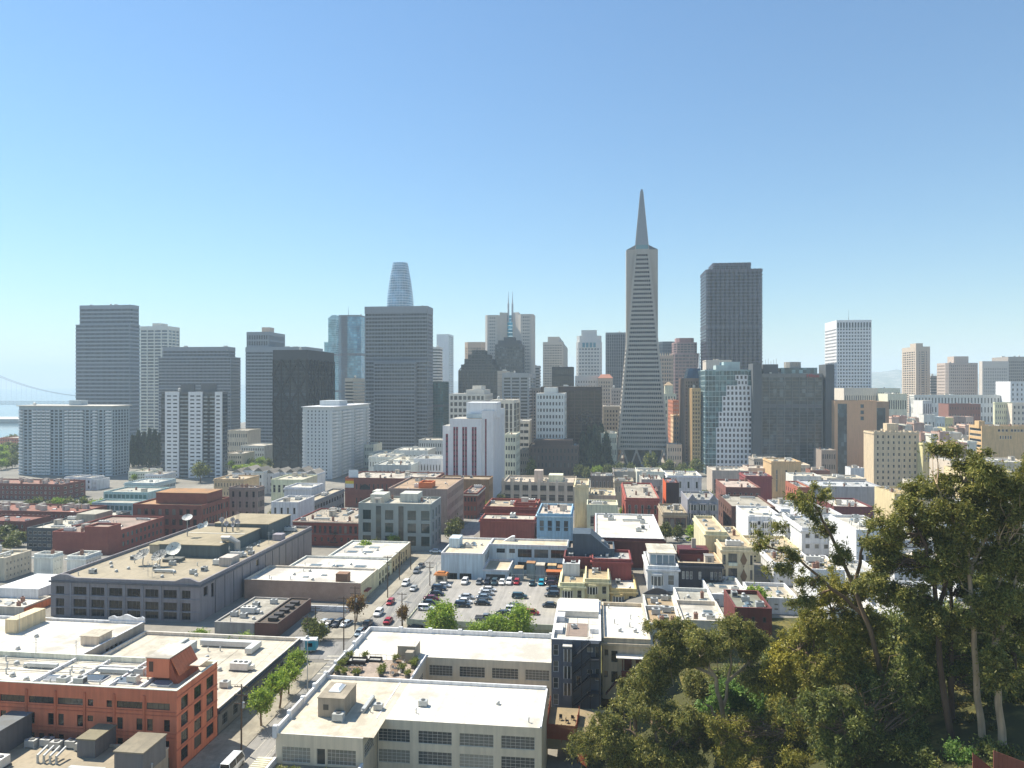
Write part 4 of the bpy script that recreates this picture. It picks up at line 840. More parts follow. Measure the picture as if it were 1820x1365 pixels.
o = thing('pier_shed', 'long low grey pier shed on the bay at the far left', 'shed', (PX(-60, 1500), 1500, 0)); MB().box(0, PX(40, 1500) - PX(-60, 1500), 0, 45, -1, 2).build('deck', plain('#8a8780'), o); MB().box(2, PX(36, 1500) - PX(-60, 1500), 3, 40, 2.01, 9).build('wall', paint('#9b9a96'), o); MB().prism(rect(PX(37, 1500) - PX(-60, 1500), 40, 0, 1, 2), 9.02, 13, 0, rect(PX(36, 1500) - PX(-60, 1500), 2, 0, 2, 21)).build('roof', paint('#a9aaa8'), o)
# ---------------------------------------------------------------- foreground blocks
def from_right(px1, Y1, W):
    X = PX(px1, Y1) - W * cA; Y = Y1 + W * sA; return CX + X / Y * F, Y
def bits(o, name, mat, boxes):
    for b in boxes: MB().box(*b).build(name, mat, o)
# --- terracotta block at the left
ORG = paint('#a9654d', .8, .12, .2); W = 46.0; p0, Y0 = from_right(314, 120.6, W)
def org_front(L, H):
    o = []; e = [L - x for x in (.9, 5.9, 11.4, 16.9, 22.4, 27.9, 33.4, 38.9, 44.4)]
    for k in range(8):
        x1, x0 = e[k] - .25, e[k + 1] + .25; w = x1 - x0; z = H - 3.35
        if k == 2: o += [(x0 + .3, x0 + 1.3, z, z + 1.15, 'one'), (x1 - 1.2, x1 - .2, z, z + 1.15, 'one')]
        else: o += [(x0 + .15, x1 - .1, z, z + 1.15, 'wide')]
        hh_, zz = (1.0, H - 6.0) if k == 2 else (2.0, H - 7.0)
        o += [(x0 + .25, x0 + 1.3, zz, zz + hh_, 'sash'), (x1 - 1.2, x1 - .1, zz, zz + hh_, 'sash')]
        o += [(x0 + .3, x0 + 1.3, H - 9.6, H - 8.55, 'one'), (x1 - 1.2, x1 - .2, H - 9.6, H - 8.55, 'one')]
        if k in (1, 4): o += [(x0 + 2.1, x0 + 3.1, H - 9.6, H - 8.55, 'one')]
        o += [(x0 + .3, x1 - .2, H - 13.2, H - 11.4, 'wide')]
    return o
org_side = lambda L, H: [(a, b, H - 3.9 - 2.95 * j, H - 1.75 - 2.95 * j, 'tri') for a, b in ((1.3, 3.4), (5.3, 7.6), (9.3, 11.7)) for j in range(4)]
ob, W, D, H = blk('terracotta_building', 'terracotta painted warehouse with strip windows and a crowded white roof', p0, 0, Y0, 1205, 13.0, ORG, '#ece7da', f=org_front, r=org_side, W=W, n=0, par=.9, style='wide', fm='#3a3632', gm=glass('#161a1c', '#6e675c', .3), coping='#cfc4b4', zb=16.6, dirt=.45)
ORD = paint('#9c5a43', .8, .12, .2)
bits(ob, 'pilaster', ORD, [(W - x - .18, W - x + .18, -.16, -.003, 0, H - 1.0) for x in (5.9, 11.4, 16.9, 22.4, 27.9, 33.4, 38.9)])
bits(ob, 'string_course', ORD, [(0, W, -.1, -.004, z, z + .14) for z in (H - 3.75, H - 4.4, H - 7.4, H - 8.1)])
bits(ob, 'string_course', ORD, [(W + .004, W + .12, 0, D, z, z + .16) for z in (H - 1.25, H - 4.3, H - 7.25, H - 10.2)])
WP = paint('#d6cfc2', .8, .15, .2)
rz_ = H - .9
bits(ob, 'roof_upstand', WP, [(W - x, W - x + .35, .5, 12.4, rz_, rz_ + .55) for x in (8.2, 14.0, 21.5, 28.5)] + [(W - 14, W - 8.2, 7.6, 7.9, rz_, rz_ + .8), (W - 21.4, W - 14.1, 9.4, 9.7, rz_, rz_ + .6)])
for x, y, a, b in ((5.4, 4.6, 1.7, 1.2), (12.6, 4.8, 2.1, 1.3), (18.6, 5.0, 2.0, 1.3), (25.6, 4.2, 1.8, 1.2)):
    MB().box(W - x - a, W - x + a, y - b, y + b, rz_, rz_ + .25).prism(rect(2*a - .2, 2*b - .2, 0, W - x - a + .1, y - b + .1), rz_ + .25, rz_ + .6, 1, rect(2*a - .6, .3, 0, W - x - a + .3, y - .15)).build('skylight', [WP, glass('#4a5763', '#78838a', .4, .1)], ob)
clutter(ob, 1, W - 9, 1, 12, rz_, 26, 41, ['air_unit', 'vent_pipe', 'mushroom_vent', 'duct', 'vent_pipe', 'air_unit', 'antenna'])
pipes = MB()
for k, y in enumerate((2.0, 6.3, 8.6, 11.2)): MB().tube([(1, y, rz_ + .3), (W - 9, y, rz_ + .3)], .09, 5).build('pipe_run', plain('#a8a49b', .5), ob)
ph = MB(); x0, x1, y0, y1 = W - 8.6, W - 3.2, 4.6, 11.4          # lift house with a slanted copper-coloured skylight
ph.prism([(x0, y0), (x0 + 4.3, y0), (x0 + 4.3, y1), (x0, y1)], rz_ + 1.0, rz_ + 4.4); ph.build('lift_house', paint('#a9654d', .8, .1, .15), ob)
bits(ob, 'lift_house_leg', plain('#7b4a38'), [(x0 + .1, x0 + .25, y0 + .1, y0 + .25, rz_, rz_ + .99), (x0 + 1.6, x0 + 4.2, y0 + .6, y1 - .2, rz_, rz_ + .99)])
bits(ob, 'lift_house_roof', roofm('#e4e0d8'), [(x0 - .1, x0 + 4.4, y0 - .15, y1 + .1, rz_ + 4.403, rz_ + 4.55)]); bits(ob, 'lift_house_window', plain('#4a2e22'), [(x0 + .5, x0 + 1.3, y0 - .03, y0 - .004, rz_ + 2.0, rz_ + 3.8)])
for i in range(7): MB().beam((x0 + 4.45, y0 + .7 + i * .9, rz_ + 4.3), (x0 + 6.1, y0 + .7 + i * .9, rz_ + 1.4), .86, .12).build('sloping_panel', plain('#c2683c', .45), ob)
MB().prism([(x0 + 4.32, y0 + .2), (x0 + 5.9, y0 + .2), (x0 + 5.9, y1), (x0 + 4.32, y1)], rz_, rz_ + 4.1, 0, [(x0 + 4.32, y0 + .2), (x0 + 4.35, y0 + .2), (x0 + 4.35, y1), (x0 + 4.32, y1)]).build('slope_body', paint('#8a4a36'), ob)
MB().box(x0 + 6.0, x0 + 8.0, 8.0, 11.9, rz_ + 1.9, rz_ + 2.05).build('awning', plain('#d9c3ad', .6), ob)
# --- dark grey block behind it, along the street
GR3 = paint('#5d6165', .8, .12, .2); W = 40.0; p0, Y0 = from_right(388, 133.8, W)
ob, W, D, H = blk('grey_warehouse', 'dark grey warehouse behind the terracotta block with a pale roof', p0, 0, Y0, 1240, 37.5, GR3, '#d2ccbe', r=lambda L, H: [(1.5 + 4.1 * i, 3.4 + 4.1 * i, H - 4.0, H - 1.9, 'tri') for i in range(9)] + [(1.5 + 4.1 * i, 3.4 + 4.1 * i, H - 6.9, H - 5.2, 'tri') for i in range(9)], W=W, n=0, par=.7, fm='#7f8689', gm=glass('#1c2226', '#7a8388', .3), zb=16.6, coping='#b9b6ae', dirt=.4)
bits(ob, 'cornice', paint('#3f4246'), [(W + .063, W + .45, -.1, D + .1, H - 1.0, H - .45)])
rz_ = H - .7
MB().box(W - 22, W - 9, 31.2, 32.6, rz_ + .3, rz_ + 1.5).build('duct', plain('#c9cbc8', .5, .1), ob); MB().box(W - 9, W - 7.4, 27.5, 32.55, rz_ + .3, rz_ + 1.5).build('duct', plain('#c9cbc8', .5, .1), ob); MB().box(W - 25, W - 24, 8, 30, rz_ + .2, rz_ + 2.4).build('long_cabinet', plain('#b5b7b0', .5), ob)
MB().box(W - 24, W - 22, 6, 30, rz_, rz_ + 1.9).build('long_cabinet', plain('#bfc1bb', .5), ob)
clutter(ob, W - 20, W - 1.5, 2, 31, rz_, 16, 5, ['big_unit', 'air_unit', 'vent_pipe', 'mushroom_vent', 'big_unit', 'vent_pipe'])
bits(ob, 'roof_seam', plain('#6e6a60', .9), [(W - 18, W - .6, 12.0, 12.12, rz_ + .004, rz_ + .02), (W - 12, W - 11.9, .5, 30, rz_ + .004, rz_ + .022)])
# --- big white-roofed hall at the left edge
W = 62.0; p0, Y0 = from_right(113, 150, W)
ob, W, D, H = blk('white_roofed_hall', 'grey hall with a huge bright white roof and scrolled parapet end', p0, 0, Y0, 1158, 27, paint('#86837d'), '#e6e3dc', r=lambda L, H: [(13 + 1.5 * i, 14.1 + 1.5 * i, H - 3.6, H - 1.6, 'one') for i in range(4)], W=W, n=0, par=.5, coping='#d9d6cf', zb=16.6, dirt=.4)
sc_ = MB(); pf = [(W - 9.6, 0)]
for k in range(15):
    t = k / 14.0; pf.append((W - 9.6 + 9.6 * t, 1.0 + .9 * math.exp(-((t - .5) / .17) ** 2) + .55 * math.exp(-((t - .12) / .06) ** 2) + .55 * math.exp(-((t - .92) / .06) ** 2)))
pf.append((W, 0)); sc_.v = [(x, D - .1, H - .2 + z) for x, z in pf] + [(x, D + .35, H - .2 + z) for x, z in pf]; m_ = len(pf)
sc_.f = [tuple(range(m_)), tuple(range(2*m_ - 1, m_ - 1, -1))] + [(i, (i+1) % m_, m_ + (i+1) % m_, m_ + i) for i in range(m_)]; sc_.m = [0] * len(sc_.f); sc_.build('scrolled_parapet', WP, ob)
bits(ob, 'ridge_cap', plain('#b9b2a4', .8), [(W - 30, W - .5, 4.0, 4.18, H - .498, H - .40)]); MB().box(W - 5.5, W - 1.0, 12, 16.5, H - .5, H + 1.5).build('stair_house', paint('#b5ad9e'), ob); MB().box(W - 5.7, W - .8, 11.8, 16.7, H + 1.503, H + 1.65).build('stair_roof', roofm('#c9c2b2'), ob)
clutter(ob, W - 40, W - 3, 1, 25, H - .5, 4, 9, ['vent_pipe', 'mushroom_vent', 'antenna'])
MB().box(W - 29, W - 26, 17, 26, H - .5, H + 2.8).build('roof_shed', paint('#c3ad8e'), ob)
# --- low roof in the very front left
W = 60.0; p0, Y0 = from_right(303, 119.9, W); Y0b = Y0 - 24 * cA; X0b = PX(p0, Y0) - 24 * sA
p0 = CX + X0b / Y0b * F; yb = CY + (CZ - 21.9) / Y0b * F
ob, W, D, H = blk('low_shop_roof', 'low building with a tan gravel roof crowded with plant at the picture corner', p0, 0, Y0b, yb, 23.4, paint('#8a8378'), '#b3a894', W=W, n=0, par=.35, coping='#a89f90', zb=16.6, dirt=.35)
rz_ = H - .35; DKS = paint('#5c5d60', .8, .1, .2)
def shed(x0, x1, y0, y1, h, roofc, m=DKS): MB().box(x0, x1, y0, y1, rz_, rz_ + h).build('plant_shed', m, ob); MB().box(x0 - .15, x1 + .15, y0 - .15, y1 + .15, rz_ + h + .003, rz_ + h + .2).build('shed_roof', roofm(roofc), ob)
def L_(px, py, z): Y = YG(py, z); return w2l(ob, (PX(px, Y), Y, z))
a = L_(137, 1346, 21.5); b = L_(172, 1346, 21.5); shed(a.x, b.x, a.y, a.y + 6.5, 2.9, '#8d8873')
a = L_(203, 1378, 21.5); b = L_(258, 1378, 21.5); shed(a.x, b.x, a.y, a.y + 6.0, 3.6, '#9a9280')
a = L_(-40, 1345, 21.5); b = L_(2, 1345, 21.5); shed(a.x, b.x, a.y, a.y + 7, 4.2, '#7f8790')
a = L_(40, 1338, 21.5)
for i in range(5): put('air_unit', unit_mesh('air_unit'), ob, (a.x + i * 2.3, a.y + 2 + (i % 2) * .6, rz_))
for i in range(4): MB().tube([(a.x + 5 + i * 1.1, a.y - 2.6, rz_), (a.x + 5 + i * 1.1, a.y - 2.6, rz_ + 1.2), (a.x + 5 + i * 1.1, a.y - .5, rz_ + 1.7)], .22, 7).build('exhaust_duct', plain('#c2c4c0', .4, .2), ob)
clutter(ob, a.x - 5, a.x + 26, 1, 20, rz_, 13, 77, ['air_unit', 'duct', 'vent_pipe', 'mushroom_vent', 'big_unit'])
# --- cream L-shaped building on the right of the street
CRM = paint('#b9b09d', .8, .1, .16); WRF = roofm('#e9e6de', '#857f73', .42, .13); zb = 16.6; ZR = 28.6; H = ZR - zb
ob = thing('cream_factory', 'cream U-shaped factory building with white roofs and a roof terrace', 'building', (-36.8, 110.8, zb), -GA)
GLC = glass('#3f4544', '#cbc3b0', .75, .12); FRC = plain('#efe8da')
def wing(x0, x1, y0, y1, h, fops=None, rops=None, part='wing', roof=WRF, par=.35, lops=None, bops=None, recd=.2):
    Wd, Dd = x1 - x0, y1 - y0; mb = MB(); w = put(part, None, ob, (x0, y0, 0)); 
    for s, ops in (('f', fops), ('r', rops), ('l', lops), ('b', bops)):
        ops = facade(mb, s, Wd, Dd, 0, h, ops or [], recd); windows(w, s, Wd, Dd, ops, recd, 'ind', FRC, GLC)
    me = mb.mesh(part, CRM); bpy.data.objects.remove(w) if False else None
    mb.build('wing_wall', CRM, w); MB().box(.02, Wd - .02, .02, Dd - .02, h - par - .3, h - par).build('wing_roof', roof, w)
    return w
def bays(edges, zs_): return [(a, b, H - z1, H - z0) for a, b in edges for z0, z1 in zs_]
MF = [(27 * a, 27 * b) for a, b in ((.015, .21), (.26, .465), (.51, .716), (.76, .96))]; ZS = [(1.55, 3.6), (4.85, 7.0), (8.1, 10.2)]
wl = wing(0, 14, 0, 21, H, fops=[(1.0, 5.6, H - 4.4, H - 2.0), (6.6, 8.0, H - 4.5, H - 2.0, 'one'), (8.3, 12.9, H - 4.4, H - 2.0)], rops=[(.8, 5.6, H - 3.6, H - 1.55)], par=.03)
wf = wing(14.003, 41, 6.5, 21, H, fops=bays(MF, ZS), rops=[], par=.03)
wc = wing(0, 16, 21.003, 33, H, rops=[(3, 9.5, H - 4.0, H - 1.9), (3, 9.5, H - 7.2, H - 5.0)], par=.4, roof=roofm('#a58f80', '#7d6a5e', .5, .5))
wr = wing(0.004, 41, 33.003, 46.5, H, fops=[(16 + 25 * a, 16 + 25 * b, H - z1, H - z0) for a, b in ((.02, .21), (.265, .47), (.525, .735), (.79, .98)) for z0, z1 in ZS], par=.03)
WPA = paint('#dcd9d2', .8, .1, .22)
def para(x0, x1, y0, y1, hgt): MB().box(x0, x1, y0, y1, H - .05, H + hgt).build('parapet', WPA, ob)
for i in range(9): para(-.25, .12, 5.2 * i, 5.2 * i + 5.15, .75 + (.3 if i % 2 else 0)); MB().box(-.4, .27, 5.2 * i - .35, 5.2 * i + .35, H - .6, H + 1.25).build('parapet_pier', WPA, ob)
para(.125, 40.8, 20.7, 21.0, .55); para(.125, 41, 46.2, 46.55, .9)
for i in range(6): MB().box(7 + 6.6 * i - .4, 7 + 6.6 * i + .4, 46.1, 46.65, H - .3, H + 1.15).build('parapet_pier', WPA, ob)
para(40.7, 41.0, 6.5, 20.7, .25); para(15.7, 16.0, 21.3, 33, .5); para(14.0, 14.2, 6.5, 20.7, .05)
MB().box(4.4, 8.8, 6, 12, H, H + 3.1).build('stair_house', paint('#8a8174'), ob); MB().box(4.3, 8.9, 5.9, 12.1, H + 3.103, H + 3.22).build('stair_roof', roofm('#b5ab9a'), ob)
MB().box(5.4, 7.4, 8, 11, H + 3.22, H + 3.35).prism(rect(1.8, 2.8, 0, 5.5, 8.1), H + 3.35, H + 3.75, 1, rect(1.0, 1.8, 0, 5.9, 8.6)).build('skylight', [plain('#c9c9c4'), plain('#e6e8e8', .3)], ob)
bits(ob, 'stair_window', plain('#4c4a44'), [(5.3, 6.2, 5.975, 5.995, H + 1.2, H + 2.1)]); put('air_unit', unit_mesh('air_unit'), ob, (8.2, 5.2, H)); 
for x, y, k in ((11.2, 8.4, 'mushroom_vent'), (11.3, 10.6, 'duct'), (13.4, 9.8, 'air_unit'), (12.4, 8.6, 'vent_pipe'), (20.5, 12, 'air_unit'), (20.0, 9.2, 'vent_pipe'), (38.8, 8.2, 'vent_pipe'), (33, 14, 'mushroom_vent')): put(k, unit_mesh(k), ob, (x, y, H - .03), 0 if k != 'duct' else 1.57, (.8, .8, .8))
bits(ob, 'roof_patch', roofm('#d9d2c2', '#9a8f7c', .45, .3), [(.5, 15.6, .4, 20.5, H - .028, H - .012)])
MB().box(10.6, 14.2, 31.2, 35, H, H + 2.6).build('terrace_stair_house', paint('#8f887b'), ob); MB().box(10.5, 14.3, 31.1, 35.1, H + 2.603, H + 2.72).build('stair_roof', roofm('#e3dfd6'), ob); MB().box(12.6, 14.1, 29.4, 31.05, H, H + 2.1).build('porch', paint('#8f887b'), ob); put('mushroom_vent', unit_mesh('mushroom_vent'), ob, (9, 38.5, H))
MB().box(.6, 15.6, 21.1, 30.6, H - .02, H + .03).build('terrace_deck', roofm('#b5a69a', '#86786c', .5, .8), ob); MB().box(.3, 15.7, 30.603, 33.1, H - .3, H - .02).build('roof_strip', WRF, ob)
for i in range(10): MB().tube([(3 + i * 1.1, 30.6, H), (3 + i * 1.1, 30.6, H + 1.0)], .03, 4).build('railing_post', plain('#6d6a64'), ob)
MB().box(3, 12.9, 30.58, 30.62, H + .97, H + 1.03).build('railing', plain('#6d6a64'), ob)
MB().box(-.1, 14, -9, -.003, 0, H - 4.7).build('lower_terrace', CRM, ob); MB().box(.2, 13.7, -8.8, -.05, H - 4.698, H - 4.66).build('lower_terrace_deck', roofm('#a09685'), ob); MB().box(-.25, .15, -9, -.02, H - 4.69, H - 3.7).build('parapet', WPA, ob); MB().box(13.7, 14.1, -9, -.02, H - 4.69, H - 3.8).build('parapet', WPA, ob)
bits(ob, 'drain_pipe', plain('#8f887a'), [(14.2, 14.35, 6.38, 6.49, 1, H)])
CF = ob
# --- brick building with three white roofs
BRK = brickm('#8f7464', '#a88d7a'); CRW = paint('#c2b596')
W = 37.0; p0, Y0 = from_right(641, 214.6, W); RF2 = roofm('#e9e7e2', '#8b8377', .5, .08)
o1, W, D, H = blk('brick_building', 'low brick building whose white roof carries a square chimney box', p0, 0, Y0, 1030, 17.0, BRK, RF2, r=lambda L, H: [(3 + 6 * i, 4.6 + 6 * i, 2.6, 5.0, 'sash') for i in range(2)] + [(6.2, 8.2, .6, 2.2, 'one')], W=W, n=0, par=.5, fm='#4a4038', coping='#b5afa4', zb=16.6)
MB().box(W - 8.2, W - 4.6, 1.0, 4.0, H - .5, H + 2.4).build('chimney_box', brickm('#83644e', '#6e5442'), o1); MB().box(W + .003, W + .06, 0, D, 0, H - .02).build('side_render', CRW, o1); 
for x, y in ((22, 9), (17, 6.5), (27, 11)): put('skylight', unit_mesh('skylight'), o1, (x, y, H - .5), 0, (.8, .8, .6))
clutter(o1, 1, 22, 1, 15, H - .5, 7, 3, ['vent_pipe', 'mushroom_vent']); MB().box(W + .07, W + 1.4, 2.6, 6.4, 3.0, 3.25).build('awning', plain('#8e2b2b'), o1)
Xr, Yr = o1.location.x + (W * cA + 17.1 * sA), o1.location.y + (-W * sA + 17.1 * cA)
def chain(label, W, dD, yt, Dd, rcols, wallc, lab, nsky, sk):
    p1 = CX + Xr / Yr * F; q0, Y0 = from_right(p1, Yr, W); o, W2, D2, H2 = blk(label, lab, q0, 0, Y0, CY + (CZ - yt) / Y0 * F, Dd, wallc, RF2, r=lambda L, H: [(1.5 + rcols * i, 2.9 + rcols * i, 2.6, 4.6, 'one') for i in range(int((L - 2) / rcols))] + [(1.2 + rcols * i, 3.2 + rcols * i, .6, 2.0, 'one') for i in range(int((L - 2) / rcols))], W=W, n=0, par=.5, fm='#4a4038', coping='#c9c4ba', zb=16.4)
    for i in range(nsky): put('skylight', unit_mesh('skylight'), o, (W * (.25 + .25 * (i % sk)), D2 * (.35 + .3 * (i // sk)), H2 - .5), .0, (1.7, 1.5, .7))
    clutter(o, 1, W - 1, 1, D2 - 1, H2 - .5, 4, 8, ['vent_pipe', 'mushroom_vent']); return o
chain('tan_shop_block', 31.0, 0, 22.4, 15.6, 3.4, CRW, 'tan shop block with three large skylights in its white roof', 3, 3)
Xr += 15.7 * sA; Yr += 15.7 * cA
chain('tan_shop_block', 23.0, 0, 22.6, 25.0, 3.4, paint('#b3a07c'), 'tan shop block with four skylights at the far street corner', 4, 2)
# --- studio building with satellite dishes
STU = paint('#77757a', .8, .1, .2); W = 45.0; p0, Y0 = from_right(355, 197, W)
o2, W, D, H = blk('studio_building', 'large slate grey studio building with satellite dishes on its roof', p0, 0, Y0, 1026, 78, STU, '#b0a691', f=lambda L, H: [(1.5 + 5.45 * i, 1.5 + 5.45 * i + (2.6 if i in (0, 7) else 4.0), z, z + 2.3, 'three') for i in range(8) for z in (H - 4.7, H - 8.2, .8)], r=lambda L, H: [(2.0, 4.2, H - 4.6, H - 2.0, 'one'), (6, 7.5, H - 6, H - 2.0, 'one'), (33, 35, H - 4, H - 2, 'one')], W=W, n=0, par=.8, style='three', fm='#77777a', gm=glass('#121417', '#3a3c40', .2), zb=16.6, rec=.4, dirt=.35)
bits(o2, 'cornice', paint('#55575e'), [(-.4, W + .4, -.4, -.07, H - 1.3, H - .8), (W + .07, W + .4, 0, D, H - 1.3, H - .9)]); bits(o2, 'sill_course', paint('#7b7d85'), [(0, W, -.16, -.004, z, z + .25) for z in (H - 5.0, H - 8.5)])
bits(o2, 'pilaster', paint('#75777f'), [(1.5 + 5.45 * i - 1.0, 1.5 + 5.45 * i - .45, -.2, -.005, 0, H - 1.4) for i in range(1, 8)]); bits(o2, 'wall_rib', paint('#5a5c64'), [(W + .004, W + .14, 8 + 5.2 * i, 8.2 + 5.2 * i, 0, H - 1.5) for i in range(13)])
for xs_ in ((.4, 7.6), (W - 7.6, W - .4)): MB().prism([(xs_[0], -.07), (xs_[1], -.07), (xs_[1], .6), (xs_[0], .6)], H, H + 1.0, 0, [((xs_[0] + xs_[1]) / 2 - 1, -.07), ((xs_[0] + xs_[1]) / 2 + 1, -.07), ((xs_[0] + xs_[1]) / 2 + 1, .6), ((xs_[0] + xs_[1]) / 2 - 1, .6)]).build('gable_parapet', STU, o2)
TEA = paint('#4e5a5e'); TANR = roofm('#aba087', '#857a62', .5, .1); rz_ = H - .8
for a, b, c, d, h in ((13.8, 34.4, 29.5, 57, 3.9), (16.7, 37, 58, 77, 5.2)):
    MB().box(a, b, c, d, rz_, rz_ + h).build('upper_storey', TEA, o2); MB().box(a - .2, b + .2, c - .2, d + .2, rz_ + h + .003, rz_ + h + .25).build('upper_roof', TANR, o2)
bits(o2, 'roof_edge_seam', plain('#d8d2c2', .8), [(13.8, 34.2, 46, 46.6, rz_ + 4.16, rz_ + 4.3)])
MB().tube([(33, 34, rz_ + 4.2), (33, 34, rz_ + 5.4), (35.5, 34, rz_ + 5.4), (38, 34, rz_ + 4.2), (38, 34, rz_)], 1.0, 10).build('large_duct', plain('#a9a69e', .5, .1), o2)
MB().box(39.5, 43.5, 20, 25, rz_, rz_ + 2.7).build('plant_shed', paint('#a39c96'), o2); MB().box(39.5, 43, 56, 59, rz_, rz_ + 2.2).build('plant_shed', paint('#8a8790'), o2); MB().box(8, 15, 33, 38, rz_, rz_ + 2.8).build('plant_shed', paint('#8d8a80'), o2); MB().box(7.8, 15.2, 32.8, 38.2, rz_ + 2.803, rz_ + 3.0).build('shed_roof', roofm('#a39c7e'), o2)
clutter(o2, 35.5, 43, 6, 75, rz_, 20, 12, ['air_unit', 'big_unit', 'duct', 'vent_pipe', 'mushroom_vent', 'antenna']); clutter(o2, 3, 38, 3, 26, rz_, 22, 14, ['air_unit', 'vent_pipe', 'duct', 'mushroom_vent', 'vent_pipe', 'antenna'])
def dish(parent, loc, r, tilt, yaw, col='#d9d9d2', mesh_=False, mast=1.5):
    e = put('satellite_dish', None, parent, loc, yaw); b = MB(); n = 16; rings = 5
    mt = plain(col, .5)
    for k in range(rings):
        r0, r1 = r * k / rings, r * (k + 1) / rings; z0, z1 = .28 * r0 * r0 / r, .28 * r1 * r1 / r
        for q in range(n):
            a0, a1 = 2*math.pi*q/n, 2*math.pi*(q+1)/n
            if mesh_ and q % 2 and k > 0 and False: continue
            b.quad((r0*math.cos(a0), r0*math.sin(a0), z0), (r1*math.cos(a0), r1*math.sin(a0), z1), (r1*math.cos(a1), r1*math.sin(a1), z1), (r0*math.cos(a1), r0*math.sin(a1), z0))
    f = b.build('reflector', mt, e, (0, 0, mast + r * .75)); f.rotation_euler = (tilt, 0, 0)
    ff = MB()
    for q in range(3): a0 = q * 2.094; ff.tube([(r*.9*math.cos(a0), r*.9*math.sin(a0), .25*r), (0, 0, r * .85)], .05, 4)
    ff.tube([(0, 0, r * .75), (0, 0, r)], .14, 6)
    if mesh_:
        for q in range(12): a0 = q * .5236; ff.tube([(0, 0, .03), (r*.5*math.cos(a0), r*.5*math.sin(a0), .1*r), (r*math.cos(a0), r*math.sin(a0), .3*r)], .05, 4)
    g = ff.build('feed', plain('#5d5f60'), e, (0, 0, mast + r * .75)); g.rotation_euler = (tilt, 0, 0)
    MB().tube([(0, 0, 0), (0, 0, mast), (0, .3, mast + r * .7)], .16, 7).build('mount', plain('#8a8c8c'), e)
def ld(px, py): zz = 27.2; Y = YG(py, zz); q = w2l(o2, (PX(px, Y), Y, zz)); return (q.x, q.y, rz_)
q = ld(309, 997); MB().box(q[0] - 2.6, q[0] + 2.6, q[1] - 2, q[1] + 2, rz_, rz_ + .9).build('dish_plinth', plain('#6a6c68', .8), o2); dish(o2, (q[0], q[1], rz_ + .9), 2.3, .85, .25, '#d6d5c8', False, 1.0)
dish(o2, ld(254, 1004), 2.3, .6, -.3, '#a5a49c', True, 1.2); dish(o2, ld(284, 1006), 2.3, .6, -.1, '#a5a49c', True, 1.2)
dish(o2, ld(333, 975), 1.7, .5, .3, '#c9c9c2', False, 9.0); dish(o2, ld(357, 955), 1.2, 1.0, .5, mast=3); dish(o2, ld(366, 953), 1.4, 1.1, -.4, mast=3)
an = MB(); r_ = random.Random(4)
for k in range(7): x, y = 26 + r_.uniform(-3, 3), 52 + r_.uniform(-3, 2); MB().tube([(x, y, rz_ + 4), (x, y, rz_ + 7.5 + r_.uniform(0, 4))], .08, 5).build('antenna_mast', plain('#b9aaa6'), o2); dish(o2, (x, y, rz_ + 4.2), r_.uniform(.5, .9), 1.2, r_.uniform(-1, 1), '#cfc6c2', False, r_.uniform(1.5, 4))
# --- low dark building with a row of roof boxes
p0, Y0 = from_right(493, 185, 6.2)
o3, W, D, H = blk('brown_shed_building', 'low brick building with a brown roof and a row of dark roof boxes', p0, 0, Y0, CY + (CZ - 20.6) / Y0 * F, 22, brickm('#6d4a40', '#5b4038'), '#5d4f46', W=6.2, n=0, par=.3, zb=16.6, coping='#4a403a')
for i in range(5): MB().box(2.4, 4.6, 2.5 + 3.4 * i, 4.2 + 3.4 * i, H - .3, H + .55).box(2.3, 4.7, 2.4 + 3.4 * i, 4.3 + 3.4 * i, H + .553, H + .65).build('roof_box', plain('#3a3431'), o3)
p1 = CX + (o3.location.x - .1) / o3.location.y * F; p0, Y0 = from_right(p1, o3.location.y, 11)
blk('grey_shed_building', 'low grey roofed building with white plant next to the brown roof', p0, 0, Y0, CY + (CZ - 20.4) / Y0 * F, 22, '#8b8a88', '#b8b5ac', W=11, n=7, seed=8, par=.3, zb=16.6, kinds=['air_unit', 'big_unit', 'vent_pipe', 'mushroom_vent', 'big_unit'])
MB
w_ = thing('lot_wall', 'white low wall behind the small corner car park', 'wall', (PX(548, 207), 207, 16.6), -GA); MB().box(0, 12.5, 0, .3, 0, 1.9).build('wall_panel', WPA, w_); MB().box(-.05, 12.55, -.05, .35, 1.903, 2.0).build('wall_cap', WPA, w_)
# --- parking deck
DZ = 19.2; ob = thing('parking_deck', 'raised concrete parking deck full of cars beside the street', 'parking deck', (PX(724, 191.5), 191.5, DZ), -GA); DW, DD = 42.0, 41.5; CON = paint('#9aa08f', .8, .1, .2); PDECK = ob
MB().box(0, DW, 0, DD, -.35, 0).build('deck_slab', asphalt('#8f8b84', '#a5a098'), ob); MB().box(-.15, DW, -.2, -.003, -.9, .55).build('edge_beam', CON, ob); MB().box(-.2, -.003, 0, DD, -.9, .35).build('edge_beam', CON, ob); MB().box(11, DW, .3, .6, -3.2, -.36).build('retaining_wall', CON, ob)
for x in (.25, 4.6, 10.6): MB().box(x - .25, x + .25, .05, .5, -3.2, -.36).build('column', CON, ob)
for i in range(17): MB().tube([(-.1, .5 + i * 2.5, .35), (-.1, .5 + i * 2.5, 1.35)], .035, 4).build('railing_post', plain('#8d8f8c'), ob)
for z in (.7, 1.0, 1.33): MB().tube([(-.1, .5, z), (-.1, 40.5, z)], .025, 4).build('rail', plain('#8d8f8c'), ob)
for i in range(12): MB().box(1 + i * 2.7, 1.1 + i * 2.7, 1.0, 6, .004, .012).build('bay_line', WPT, ob)
for i in range(13): MB().box(.8, 5.8, 2 + i * 2.7, 2.1 + i * 2.7, .004, .012).build('bay_line', WPT, ob); MB().box(36, 41, 4 + i * 2.7, 4.1 + i * 2.7, .004, .012).build('bay_line', WPT, ob)
